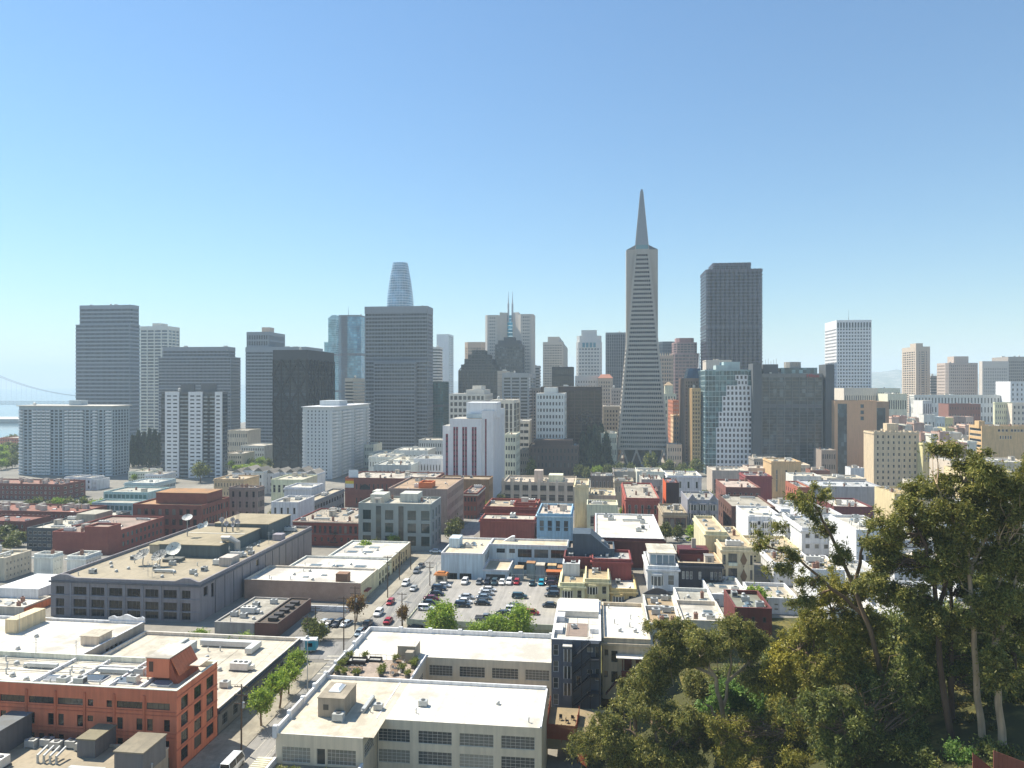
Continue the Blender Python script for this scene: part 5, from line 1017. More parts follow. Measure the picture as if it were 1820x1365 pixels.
for i in range(13): MB().box(2 + i * 2.75, 2.1 + i * 2.75, 35.5, 40.5, .004, .012).build('bay_line', WPT, ob)
for x, y in ((17, 20), (30, 19.5), (30.5, 24), (24, 27), (33, 13)):
    MB().prism([(x, y), (x + .3, y), (x + .3, y + 1.6), (x, y + 1.6)], .004, .012).prism([(x - .3, y + 1.6), (x + .6, y + 1.6), (x + .15, y + 2.6)], .004, .012).build('painted_arrow', WPT, ob)
def lot_pt(px, py): Y = YG(py, DZ); return PX(px, Y), Y
X, Y = lot_pt(783, 1036); bo = thing('parking_booth', 'small parking attendant booth with an orange roof', 'booth', (X, Y, DZ), -GA)
MB().box(-1.6, 1.7, 0, 2.4, 0, 2.5).build('wall', paint('#9b9184'), bo); MB().box(-1.0, .9, -.04, -.004, 1.0, 2.1).build('window', glass('#2c3436', '#666', .2), bo); MB().box(1.1, 1.5, -.05, -.004, .1, 2.1).build('door', plain('#d9cdb8'), bo)
MB().prism(rect(4.6, 3.6, 0, -2.3, -.7), 2.503, 2.95, 0, rect(4.0, 3.0, 0, -2.0, -.4)).build('roof', plain('#b5702f', .6), bo); MB().prism(rect(2.6, 2.0, 0, -1.3, .2), 2.953, 3.4, 0, rect(2.2, 1.6, 0, -1.1, .4)).build('roof_lantern', plain('#b5702f', .6), bo)
X, Y = lot_pt(985, 1030); bo = thing('storage_kiosk', 'orange topped kiosk in the far right corner of the deck', 'kiosk', (X, Y, DZ), -GA); MB().box(-2.4, 2.4, 0, 2.5, 0, 2.2).build('wall', paint('#6d4038'), bo); MB().box(-2.7, 2.7, -.4, 2.7, 2.203, 2.6).build('roof', plain('#b8682f', .6), bo)
# --- pale blue building with an L plan beyond the deck
PB = paint('#a9b9c3', .8, .08, .25); CRF = roofm('#d9cfb8', '#9a8a70', .5, .12)
ob = place('pale_blue_building', 'pale blue L-shaped building with a cream roof beyond the parking deck', 'building', 784, 236, 17); pbx = lambda px, Y: w2l(ob, (PX(px, Y), Y, 0)).x
H = PZ(982, 236) - 17; Wl = front_w(784, 858, 236)
def wing2(x0, x1, y0, y1, h, f=None, r=None, l=None, roof=CRF, nm='wing'):
    Wd, Dd = x1 - x0, y1 - y0; mb = MB(); w = put(nm, None, ob, (x0, y0, 0))
    for s, ops in (('f', f), ('r', r), ('l', l), ('b', None)):
        ops = facade(mb, s, Wd, Dd, 0, h, ops or [], .25); windows(w, s, Wd, Dd, ops, .25, 'store', plain('#5d6a72'), glass('#20282c', '#7d8487', .3))
    mb.build('wing_wall', PB, w); MB().box(.02, Wd - .02, .02, Dd - .02, h - .9, h - .6).build('wing_roof', roof, w)
    c = MB(); t = .3; c.box(-.05, Wd + .05, -.05, t, h - .59, h + .03); c.box(-.05, Wd + .05, Dd - t, Dd + .05, h - .59, h + .03); c.box(-.05, t, t, Dd - t, h - .59, h + .028); c.box(Wd - t, Wd + .05, t, Dd - t, h - .59, h + .028); c.build('parapet', paint('#c9d0d2'), w); return w
w = wing2(0, Wl, 0, 24, H, f=[(1.6, 5.4, .6, 3.4), (6.2, 10.2, .6, 3.4)], r=[(6 + 3 * i, 8.4 + 3 * i, H - 4.5, H - 1.8) for i in range(5)]); clutter(w, 2, Wl - 1, 6, 22, H - .6, 7, 6, ['air_unit', 'skylight', 'vent_pipe', 'mushroom_vent'])
xr = pbx(1012, 262); wing2(Wl + .003, xr, 14.5, 24.2, H, f=[(2.5, 5.5, H - 3, H - 1.5), (7, 9.0, H - 3, H - 1.5)] + [(9.6 + (xr - Wl - 10) / 3 * i + .4, 9.6 + (xr - Wl - 10) / 3 * (i + 1) - .5, H - 4.4, H - 1.5) for i in range(3)] + [(9.6 + (xr - Wl - 10) / 3 * i + .4, 9.6 + (xr - Wl - 10) / 3 * (i + 1) - .5, H - 8.8, H - 6) for i in range(3)])
wing2(Wl + .004, Wl + 8.5, 0.003, 14.4, H - 5.2, f=[(1, 7.4, .6, 3.4)], r=[(1.5, 7, .6, 2.8)])
MB().box(.6, 4.2, 10, 16, H - .6, H + 2.6).build('stair_house', PB, ob); MB().prism([(18, 22), (22, 22), (22, 23.8), (18, 23.8)], H - .6, H + 1.2, 0, [(21, 22), (22, 22), (22, 23.8), (21, 23.8)]).build('roof_wedge', paint('#d8d4c8'), ob)
for i in range(5): MB().box(Wl + 10 + i * 3.6, Wl + 12.8 + i * 3.6, 4 + (i % 2) * 5, 8 + (i % 2) * 4, 0, 4.4 + (i % 3) * .6).box(Wl + 9.9 + i * 3.6, Wl + 12.9 + i * 3.6, 3.9 + (i % 2) * 5, 8.1 + (i % 2) * 4, 4.403 + (i % 3) * .6, 4.6 + (i % 3) * .6, 1).build('yard_shed', [paint('#7d8c92'), roofm(('#d6b98c', '#b98a5e', '#c9c4b8')[i % 3])], ob)
for i in range(26): MB().tube([(Wl + 8.6 + i * .8, .1, 1.5), (Wl + 8.6 + i * .8, .1, 3.6)], .03, 4).build('fence_post', plain('#aab2b5'), ob)
MB().tube([(Wl + 8.6, .1, 3.55), (Wl + 28.6, .1, 3.55)], .04, 4).build('fence_rail', plain('#aab2b5'), ob)
# ---------------------------------------------------------------- the middle distance, block by block
def M(label, px0, px1, Y, yt, D, wall, roof='#cfccc4', **k): return blk(k.pop('name', 'building'), label, px0, px1, Y, yt, D, wall, roof, **k)
RB1 = brickm('#6e4038', '#5d352f'); RB2 = brickm('#7a4a3e', '#66392f'); WHT = '#cfc5ba'
# left: brick apartments, park edge
M('row of dark red brick apartments with stepped roofs at the far left', -60, 110, 480, 858, 22, RB1, '#a07468', f=grid(22, 3, .45, .5, m=1), r=grid(4, 3, .5, .5), n=16, name='brick_apartments', kinds=['chimney', 'hatch', 'air_unit', 'hatch'])
M('second row of dark red brick apartments nearer the street at the far left', -60, 140, 385, 906, 22, RB1, '#9b6558', f=grid(24, 3, .4, .5, m=1), r=grid(4, 3, .5, .5), n=18, name='brick_apartments', kinds=['chimney', 'hatch', 'skylight', 'hatch'])
M('dark red brick stub block in front of the brick apartment row', -40, 45, 350, 925, 16, RB1, '#8f5a4f', f=grid(9, 3, .4, .5), n=4, name='brick_apartments')
for i, (a, b, y) in enumerate(((115, 138, 848), (139, 162, 849), (163, 172, 853))): M(('white gabled townhouse nearest the brick rows', 'white townhouse with a pale pitched roof in the middle', 'small white townhouse beside the balcony slab')[i], a, b, 520, y, 14, '#d9d9d4', '#b9b4aa', f=grid(3, 2, .4, .5), n=1, name='townhouse', cat='house')
M('pale teal flat-roofed office below the striped apartment tower', 221, 275, 470, 858, ('r', 312), '#9fb0b5', '#cfd3d0', f=grid(12, 2, .8, .4), r=grid(14, 2, .8, .4), n=5)
M('stepped green glass office behind the big brick block', 184, 262, 425, 874, 22, '#8fa8aa', '#b9b9b0', f=grid(10, 3, .86, .62, t=.6), n=3, gm=cellglass('#3f6a68', '#8fb5b0', 2.5, 3, .5)); M('lower glass terrace of the stepped green office', 163, 236, 405, 893, 12, '#8fa8aa', '#b9b9b0', f=grid(9, 2, .86, .62, t=.6), n=0, gm=cellglass('#3f6a68', '#8fb5b0', 2.5, 3, .5))
o, W, D, H = M('large red-brown brick block with a brick penthouse and arched windows', 236, 358, 338, 896, ('r', 408), RB2, '#b8936e', f=grid(9, 4, .5, .6, m=1.5), r=grid(9, 4, .55, .6, m=1), n=3, name='brick_block', style='quad', fm='#3a2e2a', par=.6)
MB().box(W * .22, W * .97, D * .25, D * .8, H - .6, H + 4.6).build('penthouse', RB2, o); MB().box(W * .21, W * .98, D * .24, D * .81, H + 4.603, H + 4.8).build('penthouse_roof', roofm('#b5885c'), o)
o, W, D, H = M('dark glass fronted building with a white cluttered roof left of the brick block', 48, 118, 322, 938, 44, '#3f474d', '#d2cfc4', f=grid(8, 4, .8, .55, t=.8), n=14)
MB().box(W * .6, W * 1.1, 16, 28, H - .7, H + 3.6).build('penthouse', paint('#8d8a7e'), o)
M('red brick apartment block with tall stairwell window near the studio', 93, 196, 296, 945, ('r', 292), brickm('#8a5145', '#74423a'), '#a8948a', f=grid(2, 4, .05, .6, m=14), r=grid(12, 4, .45, .55, m=1), n=8, name='brick_block', style='far', fm='#4a6a68', gm=glass('#2b4543', '#6d8a86', .4)); M('small brick stair block in front of the red brick apartments', 150, 192, 290, 936, 8, brickm('#8a5145', '#74423a'), '#a8948a', n=0)
M('plain white rendered block left of the studio building', 60, 94, 236, 985, ('r', 112), WHT, '#c9c6bc', n=2, r=grid(3, 3, .2, .2)); M('white block with four small windows just behind the studio parapet', 119, 152, 234, 988, ('r', 180), WHT, '#bdbab0', r=grid(5, 3, .35, .3, t=1), n=4)
M('beige building with a column of dark windows at the left edge', -60, 8, 240, 990, ('r', 56), '#b5ad9c', '#cfc9b8', r=grid(7, 3, .4, .5), n=5, kinds=['tank', 'duct', 'air_unit', 'vent_pipe'])
o, W, D, H = M('low white building with clerestory and a terracotta fascia at the left edge', -70, 42, 205, 1075, ('r', 92), '#b9b3a8', '#e3e0d8', r=grid(8, 1, .5, .4), n=7, zb=16.6); MB().box(W + .07, W + .3, 0, D, H - 2.2, H - .3).build('fascia', paint('#b5683f'), o); MB().box(2, W * .8, 10, 26, H - .7, H + 2.2).build('clerestory', paint('#d6d3cb'), o)
# behind the studio
M('grey-brown loft block with corner windows behind the studio', 407, 458, 372, 866, ('r', 470), '#7d706a', '#b39c85', f=grid(4, 4, .35, .6), r=grid(3, 4, .7, .6), n=5); M('tan low block topped with plant rooms behind the loft block', 380, 434, 450, 851, 20, '#b59f80', '#c9b99e', f=grid(10, 3, .3, .4), n=5)
rr = random.Random(12); WLAB = ['with a blue-grey door bay', 'with a twin gable', 'with a tall chimney', 'with a pale green side', 'with a flat parapet', 'with a wide gable', 'with dark dormers', 'with cream shutters']
for i in range(8):
    a = 412 + i * 19; o, W, D, H = M('white townhouse %s, %s in the row below the pale tower' % (WLAB[i], 'first second third fourth fifth sixth seventh last'.split()[i]), a, a + 18, 505 + rr.uniform(-8, 12), 838 + rr.uniform(-3, 5), 16, ('#d8d8d4', '#c9ccd0', '#d0cabd')[i % 3], '#b5aea4', f=grid(2, 3, .4, .5), n=0, name='townhouse', cat='house', group='townhouses below the pale tower')
    MB().prism([(0, 0), (W, 0), (W, 15), (0, 15)], H, H + 2.6, 0, [(W * .48, 0), (W * .52, 0), (W * .52, 15), (W * .48, 15)]).build('gable_roof', roofm(('#9a948c', '#b3aca2', '#86827c')[i % 3]), o)
M('cream building with grouped windows left of the dark long shed', 482, 537, 430, 852, ('r', 564), '#c9bfa3', '#cfc9ba', f=grid(6, 2, .5, .5), n=4); M('white flat box building among the low roofs', 505, 553, 402, 866, 18, '#d9d8d4', '#dcdad4', n=2)
M('long tan-roofed shed with dark windows on its street side', 528, 552, 372, 893, ('r', 612), '#7f7f80', '#cabfa8', r=grid(12, 2, .7, .45), f=grid(3, 2, .3, .3), n=2); M('white courtyard house among planted roofs', 482, 530, 345, 892, 20, '#cfd0c9', '#c9c6bc', f=grid(4, 2, .4, .5), n=4)
o, W, D, H = M('long red brick market building with an arched window and a poster wall', 613, 770, 432, 849, ('r', 790), RB2, '#c9c2b8', f=grid(16, 2, .28, .4, m=6, g=2), n=18, name='brick_block'); MB().box(.3, 5.6, -.12, -.004, H - 6, H - .6).build('poster', None and 0 or plain('#e2c233', .7), o); MB().box(.3, 5.6, -.13, -.122, H - 6, H - 3.6).build('poster', plain('#d8d8d2', .7), o); MB().box(.3, 5.6, -.126, -.121, H - 1.8, H - .6).build('poster', plain('#d1642e', .7), o)
MB().prism([(12.5 + 3.2 * math.cos(t * math.pi / 8), 3.2 * math.sin(t * math.pi / 8)) for t in range(9)], 0, .01).build('arch_glass', glass('#20282c', '#555', .2), o, (0, -.05, H - 7)).rotation_euler = (rad(90), 0, 0)
MB().box(2, 8, 1, 1.3, H, H + 4.6).box(2.4, 2.6, 1.3, 1.5, H - .7, H).box(7.4, 7.6, 1.3, 1.5, H - .7, H).build('billboard', plain('#dfe5e6', .6), o)
# pavilion roofs beyond the brick market
for i, (a, b, Y, y, w, r_, lb) in enumerate(((655, 700, 560, 812, '#c9c6ba', '#d9d5c6', 'cream shed with a pale ribbed roof'), (690, 752, 540, 818, '#cfcabb', '#e0dccb', 'white warehouse with a long ribbed roof'), (664, 730, 500, 826, '#9fa8a8', '#c2c4bf', 'grey low block with a flat bright roof'), (735, 785, 520, 815, '#c9c9c2', '#b5b9b6', 'white mansard building with round dormers'), (700, 760, 600, 800, '#b5b9b8', '#d2d2cb', 'pale flat hall below the banded slab'), (655, 690, 620, 806, '#c9c4b4', '#d6d2c4', 'small cream hall below the banded slab'))): M(lb + ' beyond the brick market', a, b, Y, y, 30, w, r_, f=grid(9, 2, .4, .4), n=8)
o, W, D, H = M('red brick apartment block with a grey glazed top floor', 520, 637, 292, 926, 30, brickm('#7d4238', '#6a362e'), '#b3aa9c', f=lambda L, H: [(L * (i + .2) / 13, L * (i + .72) / 13, H - 4.6, H - 1.6, 'quad') for i in range(13)] + [(L * (i + .3) / 10, L * (i + .62) / 10, z, z + 1.7, 'sash') for i in range(10) for z in (H - 8, H - 11.6, H - 15)], n=22, fm='#6d7478', par=.4, style='far'); MB().box(-.1, W + .1, -.4, -.07, H - .35, H + .1).build('eave', paint('#b9b0a0'), o); MB().box(.0, W, -.06, -.002, H - 5.2, H - 4.9).build('string_course', paint('#55595c'), o)
GT = paint('#767f80', .8, .08, .15)
o, W, D, H = M('grey-green loft building with big gridded windows', 637, 766, 284, 894, ('r', 784), GT, '#c2bfb5', f=lambda L, H: [(L * a, L * (a + .115), H - 6.4 - 5.1 * j, H - 2.6 - 5.1 * j, 'tri') for a in (.06, .37, .68, .865) for j in range(3)], r=lambda L, H: [(3 + 5.5 * i, 5 + 5.5 * i, H - 6.4 - 5.1 * j, H - 2.6 - 5.1 * j, 'sash') for i in range(3) for j in range(3)], n=12, fm='#2f4f50', gm=glass('#2a3a3a', '#7f9a98', .3), rec=.4, name='loft_building')
for a in (.245, .555): MB().box(W * a, W * (a + .07), -.05, .4, 0, H - 1).build('glazed_recess', cellglass('#2b3334', '#4f5d5d', 2, 2.5, .3), o)
bits(o, 'penthouse', paint('#a9aba4'), [(W * .1, W * .3, 6, 14, H - .7, H + 2.6), (W * .5, W * .75, 8, 16, H - .7, H + 2.8), (W * .02, W * .12, 16, 22, H - .7, H + 2.4)])
M('brown roofed building with pink-framed windows on the street behind the lofts', 690, 795, 325, 868, ('r', 824), '#8d7c74', '#b59c82', r=grid(12, 4, .5, .55, m=1), n=8, fm='#c9b3ac'); M('orange brick stair block on the roofs behind the lofts', 744, 767, 330, 858, 8, '#b5673f', '#c98e5e', n=0)
M('long brown wall building below the lilac tower', 779, 869, 410, 851, 16, '#80664c', '#b3a189', n=2, r=grid(3, 2, .4, .4)); M('dark red brick shop with a white cornice on the far street', 823, 848, 372, 876, ('r', 862), RB2, '#a8958a', f=grid(4, 3, .6, .5), r=grid(6, 3, .5, .5), n=5, cornice='#bdb8ae'); M('brown low block left of the lilac tower base', 720, 782, 455, 850, 18, '#6d4a44', '#b9aaa0', f=grid(8, 2, .4, .4), n=6)
# across the street, centre
o, W, D, H = M('grey deco block with tall piers and pinnacles', 894, 1022, 425, 856, 30, '#a59d90', '#cfc2b2', f=grid(8, 3, .68, .62, t=.8), n=10, name='deco_building', style='tri', fm='#7d776c', par=1.0)
for i in range(9): MB().box(W * i / 8 - .8, W * i / 8 + .8, -.6, -.01, 0, H + .6).box(W * i / 8 - .5, W * i / 8 + .5, -.5, .1, H + .603, H + 2.0).build('pier', paint('#b3ab9e'), o)
MB().box(W * .42, W * .54, 8, 14, H - 1, H + 6).build('stair_tower', paint('#b0a49a'), o); MB().box(W * .62, W * .82, 10, 20, H - 1, H + 3).build('penthouse', paint('#c9c0a8'), o)
M('bright brick-red painted building with a stepped parapet', 861, 953, 306, 900, 22, '#7f3f35', '#bfb29c', n=5, par=1.0); M('lower brick-red painted building in front of the stepped one', 853, 950, 288, 922, 12, '#7f3f35', '#c6c2b8', n=4, par=.6); M('white chimneyed party wall on the red building', 914, 952, 309, 893, 6, '#7f3f35', '#d8d2c6', n=1)
M('sky blue corner building with square windows', 954, 1015, 276, 913, 24, '#7fa0b5', '#d9c9bd', f=grid(4, 2, .5, .55, g=1.2), n=9, fm='#33414a', cornice='#9db5c2', style='two')
M('tall beige rendered stair block behind the white hall', 1021, 1046, 335, 862, 22, '#bfb094', '#c9bfa9', n=3); M('cream flat block with a terrace behind the white hall', 1046, 1094, 345, 880, 24, '#b5ab96', '#cfc3a6', f=grid(4, 2, .4, .4), n=6); M('cream lower annex with garage openings behind the white hall', 1043, 1098, 318, 897, 14, '#c6bda6', '#cfc6b2', f=grid(3, 1, .5, .4), n=3)
WH = M('dark red hall under a wide white roof', 1058, 1180, 226, 955, 42, '#57302c', roofm('#e4e1d8', '#978e7e', .4, .14), n=0, par=.45, coping='#d8d4ca'); clutter(WH[0], 3, 18, 24, 40, WH[3] - .45, 8, 5, ['air_unit', 'duct', 'vent_pipe']); clutter(WH[0], 9, 20, 6, 30, WH[3] - .45, 4, 6, ['air_unit', 'vent_pipe'])
o, W, D, H = M('slate blue party wall building with a sloping gable', 1008, 1092, 216, 974, 10, '#3c4955', '#9a8f86', n=3); MB().prism([(W * .12, 0), (W * .88, 0), (W * .88, 9), (W * .12, 9)], H, H + 4.4, 0, [(W * .12, 0), (W * .5, 0), (W * .5, 9), (W * .12, 9)]).build('gable', paint('#3c4955'), o)
M('small dark red house with a chimney at the end of the deck', 1002, 1050, 212, 990, 9, '#653332', '#6a4a44', f=grid(4, 1, .4, .4), n=3); M('small grey-roofed cottage with red side wall', 1052, 1122, 209, 993, 12, '#7a3c3b', '#b7b9ba', n=4)
M('white cottage roof beside the red cottage', 1000, 1030, 207, 1002, 6, '#b9c2c6', '#cfd3d4', f=grid(2, 1, .5, .5), n=1)
# hill houses
def bayw(o, x0, x1, z0, z1, wall, dep=.9, gm=None, fm='#e2ddd0'):
    """an angled bay window"""
    p = [(x0, 0), (x0 + .6, -dep), (x1 - .6, -dep), (x1, 0)]; c = put('bay_window', None, o)
    MB().prism(p, z0 - .9, z0).prism(p, z1, z1 + .5).build('bay_wall', wall, c); MB().prism([(x0 - .1, 0), (x0 + .5, -dep - .12), (x1 - .5, -dep - .12), (x1 + .1, 0)], z1 + .503, z1 + .65).build('bay_cornice', wall, c)
    MB().prism([(x0 + .08, 0), (x0 + .66, -dep + .08), (x1 - .66, -dep + .08), (x1 - .08, 0)], z0 + .002, z1 - .002).build('bay_glass', gm or glass('#242a2c', '#8f9290', .35), c)
    f = MB()
    for a, b in (p[0], p[1], p[2], p[3], ((x0 + x1) / 2, -dep)): f.box(a - .11, a + .11, b - .04, b + .18, z0 + .001, z1 - .001)
    f.build('bay_frame', plain(fm), c)
for i, (a, b, w, lb) in enumerate(((995, 1039, '#c2b998', 'cream row house with two bay windows nearest the deck'), (1039.4, 1083, '#bdb492', 'cream row house with a tan roof in the middle of the trio'), (1085, 1131, '#c9a878', 'apricot row house with a white roof'))):
    o, W, D, H = M(lb, a, b, 197, (1036, 1029, 1046)[i], 15, w, ('#bdab88', '#c2b08c', '#e9e6df')[i], f=lambda L, H: [(L * .70, L * .88, H - 4.0 - 3.4 * j, H - 1.9 - 3.4 * j, 'sash') for j in range(3)], n=2, name='row_house', cat='house', fm='#e6e2d6', cornice=w, style='sash', gm=glass('#242a2c', '#a5a59c', .4))
    for j in range(2): bayw(o, W * .1, W * .52, H - 4.0 - 3.4 * j, H - 2.0 - 3.4 * j, paint(w))
o, W, D, H = M('pale blue row house with a planted roof terrace', 1151, 1206, 200, 1006, 17, '#b9c9d6', '#dcd9d0', f=lambda L, H: [(L * .66, L * .86, H - 5.2 - 3.9 * j, H - 2.4 - 3.9 * j, 'sash') for j in range(3)], n=0, name='row_house', cat='house', fm='#e9eef0', cornice='#c6d4de', style='sash', l=grid(4, 2, .3, .5))
for j in range(3): bayw(o, W * .12, W * .5, H - 5.2 - 3.9 * j, H - 2.6 - 3.9 * j, paint('#b9c9d6'), 1.0)
MB().box(W * .1, W * .95, 4.5, 16, H - .7, H + 2.6).build('roof_room', paint('#c3ccd2'), o); MB().box(W * .05, W, 4.2, 16.3, H + 2.603, H + 2.8).build('roof_room_roof', roofm('#dcd6c8'), o); bits(o, 'glass_door', glass('#5d7585', '#9fb5c0', .4), [(W * (.15 + .2 * i), W * (.32 + .2 * i), 4.44, 4.49, H - .5, H + 2.1) for i in range(4)])
o, W, D, H = M('black painted apartment house with white-framed windows', 1206, 1284, 201, 1000, 14, '#33353c', '#b3a38c', f=lambda L, H: [(L * x, L * (x + .06), H - 4.6 - 4.2 * j, H - 2.4 - 4.2 * j, 'sash') for x in (.08, .17, .26, .46, .73, .82, .92) for j in range(3)], n=2, name='row_house', cat='house', fm='#e2e2de', cornice='#3d3f46', style='sash', gm=glass('#4a5052', '#c2c2ba', .5), coping='#b8a78d')
MB().box(W * .08, W * .78, 7, 13, H - .7, H + 2.2).build('roof_deck_wall', plain('#5b2326'), o); bits(o, 'deck_rail', plain('#5b2326'), [(W * .08, W * .8, 5, 5.15, H - .7, H + 1.2)]); MB().box(W * .4, W * .5, 9, 10, H + 2.2, H + 5).build('chimney_stack', paint('#9a9488'), o)
o, W, D, H = M('cream apartment house with brown diamond panels', 1283, 1340, 203, 972, 30, '#b9ae94', '#c3b296', f=lambda L, H: [(L * .04, L * .12, H - 5 - 4.2 * j, H - 2.2 - 4.2 * j, 'one') for j in range(4)] + [(L * .2, L * .48, H - 5 - 4.2 * j, H - 1.8 - 4.2 * j, 'two') for j in range(4)] + [(L * .88, L * .96, H - 5 - 4.2 * j, H - 2.2 - 4.2 * j, 'one') for j in range(4)], n=5, name='row_house', cat='house', fm='#8a8474', style='one', W=None)
for j in range(2): zc = H - 3.6 - 4.6 * j; MB().prism([(0, -2.2), (.95, 0), (0, 2.2), (-.95, 0)], 0, .05).build('diamond_panel', plain('#7d634a'), o, (W * .68, -.06, zc)).rotation_euler = (rad(90), 0, 0)
M('tall cream rear block of the diamond panelled house', 1254, 1292, 214, 945, 26, '#c3b698', '#cbbca0', n=3); bits(o, 'balcony', paint('#c9c2ae'), [(W * .2, W * .48, -.7, -.07, H - 5.2 - 4.2 * j, H - 4.3 - 4.2 * j) for j in range(4)])
# dark slate house below, with white window frames and rear stairs
SLT = paint('#454d5a', .7, .08, .15); WF = '#e6e4de'
o, W, D, H = M('dark slate blue house with white windows and rear stairs', 980, 1068, 136, 1136, 25, SLT, roofm('#dcd9d2', '#a39c8e', .4, .3), f=lambda L, H: [(.35, 1.35, H - 3.1 - 3.15 * j, H - 1.0 - 3.15 * j, 'sash') for j in range(4)] + [(L - 2.6, L - 1.5, H - 2.2 - 4.2 * j, H - 1.3 - 4.2 * j, 'two') for j in range(3)] + [(L - 1.1, L - .3, H - 3.3 - 4.2 * j, H - 1.1 - 4.2 * j, 'one') for j in range(2)] + [(L * .5, L * .6, H - 8.6, H - 6.8, 'one')], n=0, name='slate_house', cat='house', fm=WF, style='sash', coping='#c9ccd0', gm=glass('#3a4042', '#c9c6ba', .4), zb=21.0); SH = (o, W, D, H)
b = put('rear_bay', None, o); MB().box(2.3, 3.9, -1.3, -.003, 0, H - .9).build('bay_wall', SLT, b); MB().box(2.2, 4.0, -1.4, 0, H - .897, H - .75).build('bay_roof', roofm('#d9d9d6'), b)
for j in range(3): MB().box(2.5, 3.0, -1.33, -1.304, H - 3.6 - 3.2 * j, H - 1.4 - 3.2 * j).box(3.2, 3.7, -1.33, -1.304, H - 3.6 - 3.2 * j, H - 1.4 - 3.2 * j).build('bay_window_pane', glass('#2a3034', '#777', .3), b); MB().box(2.4, 2.49, -1.35, -1.304, H - 3.7 - 3.2 * j, H - 1.3 - 3.2 * j).box(3.05, 3.15, -1.35, -1.304, H - 3.7 - 3.2 * j, H - 1.3 - 3.2 * j).box(3.75, 3.84, -1.35, -1.304, H - 3.7 - 3.2 * j, H - 1.3 - 3.2 * j).build('bay_frame', plain(WF), b)
stm = plain('#2b2f36')
for j in range(4):
    z0 = H - 12.4 + 3.15 * j; up = (4.2, 7.4); s = put('stair_flight', None, o)
    for dy in (-1.6, -.7): MB().beam((up[0], dy, z0), (up[1], dy, z0 + 3.0), .1, .28).build('stringer', stm, s); MB().beam((up[0], dy, z0 + 1.0), (up[1], dy, z0 + 4.0), .06, .06).build('handrail', stm, s)
    for k in range(12): t = (k + .5) / 12; MB().box(up[0] + (up[1] - up[0]) * t - .14, up[0] + (up[1] - up[0]) * t + .14, -1.6, -.7, z0 + 3.0 * t - .03, z0 + 3.0 * t + .03).build('tread', stm, s)
    MB().box(7.4, 9.2, -1.8, -.01, z0 + 2.95, z0 + 3.05).build('landing', stm, s)
for x in (4.1, 5.8, 7.4, 9.1): MB().box(x - .07, x + .07, -1.85, -1.7, 0, H + .4).build('stair_post', stm, o)
MB().box(2.6, 6.8, 4, 11.5, H - .698, H - .62).build('roof_deck', roofm('#9a8a80', '#7d6e64', .4, .8), o)
for x, y in ((2.4, 4), (2.4, 7.7), (2.4, 11.5), (7, 4), (7, 7.7), (7, 11.5), (4.7, 11.5)): MB().tube([(x, y, H - .6), (x, y, H + .5)], .03, 4).build('railing_post', plain('#55585c'), o)
for a, b_ in (((2.4, 4), (2.4, 11.5)), ((7, 4), (7, 11.5)), ((2.4, 11.5), (7, 11.5))): MB().tube([(*a, H + .48), (*b_, H + .48)], .03, 4).build('railing', plain('#55585c'), o)
bits(o, 'roof_box', paint('#cfd0ce'), [(.4, 1.9, 5, 9, H - .7, H + .1), (.4, 2.0, 12, 15, H - .7, H + .5), (7.3, 9.0, 6, 8, H - .7, H + .2)]); put('air_unit', unit_mesh('air_unit'), o, (4.1, 8.5, H - .62), .5, (.6, .6, .6)); MB().box(.3, W - .3, 15.5, 24.6, H - .7, H + .6).build('rear_roof', roofm('#e3e0da', '#a59f94', .3, .2), o)
o, W, D, H = M('cream house with a white membrane roof and red rear deck', 1071, 1156, 139, 1134, 23, '#b0a592', roofm('#ecebe7', '#9a958a', .4, .25), f=lambda L, H: [(.4, 1.1, H - 3.4, H - 2.2, 'one'), (1.7, 2.9, H - 4.6, H - 2.4, 'sash'), (1.7, 2.9, H - 8.6, H - 6.4, 'sash'), (.3, 1.0, H - 7.6, H - 6.4, 'one')], n=4, name='cream_house', cat='house', fm='#55504a', style='sash', zb=21.5, kinds=['vent_pipe', 'mushroom_vent'])
MB().beam((2.6, -1.1, H - 3.0), (8.8, -1.1, H - 3.0), 2.2, .12).build('awning', plain('#e2ded4', .6), o); bits(o, 'deck', plain('#6a3028'), [(3.6, 8.8, -2.4, -.01, H - 6.4, H - 6.2), (3.6, 8.8, -2.4, -2.3, H - 6.197, H - 5.3), (3.7, 3.85, -2.3, -2.15, 0, H - 3.2), (6, 6.15, -2.3, -2.15, 0, H - 6.4)]); bits(o, 'deck_door', plain('#6b3128'), [(4.2, 5.6, -.06, -.003, H - 6.1, H - 3.6), (6.4, 7.8, -.06, -.003, H - 6.1, H - 3.6)]); MB().beam((3.4, -2.0, H - 6.4), (.6, -2.0, H - 10), .8, .15).build('deck_stair', plain('#5b2a24'), o)
HR = [(1150, 1208, 168, 1092, 16, '#cfc8b8', '#bda888', 'beige-roofed hill house with an arched parapet'), (1208, 1275, 176, 1075, 15, '#c3c4bd', '#c6c7c0', 'grey-roofed hill house with a single vent'), (1262, 1330, 186, 1056, 18, '#cfccc4', '#e2dfd8', 'white-roofed hill house stepping up the slope'), (1212, 1292, 150, 1102, 14, '#b9b2a6', '#dedbd4', 'hill house with a peeling white roof by the treetops'), (1150, 1212, 148, 1108, 12, '#cfc9bd', '#b59f80', 'hill house with a tan roof deck and barbecue'), (1306, 1372, 160, 1080, 14, '#5d2f2c', '#8f9488', 'dark red hill house with a mossy roof'), (1340, 1420, 180, 1062, 14, '#cfd0cc', '#c9c0ae', 'white hill house with a deck rail behind branches')]
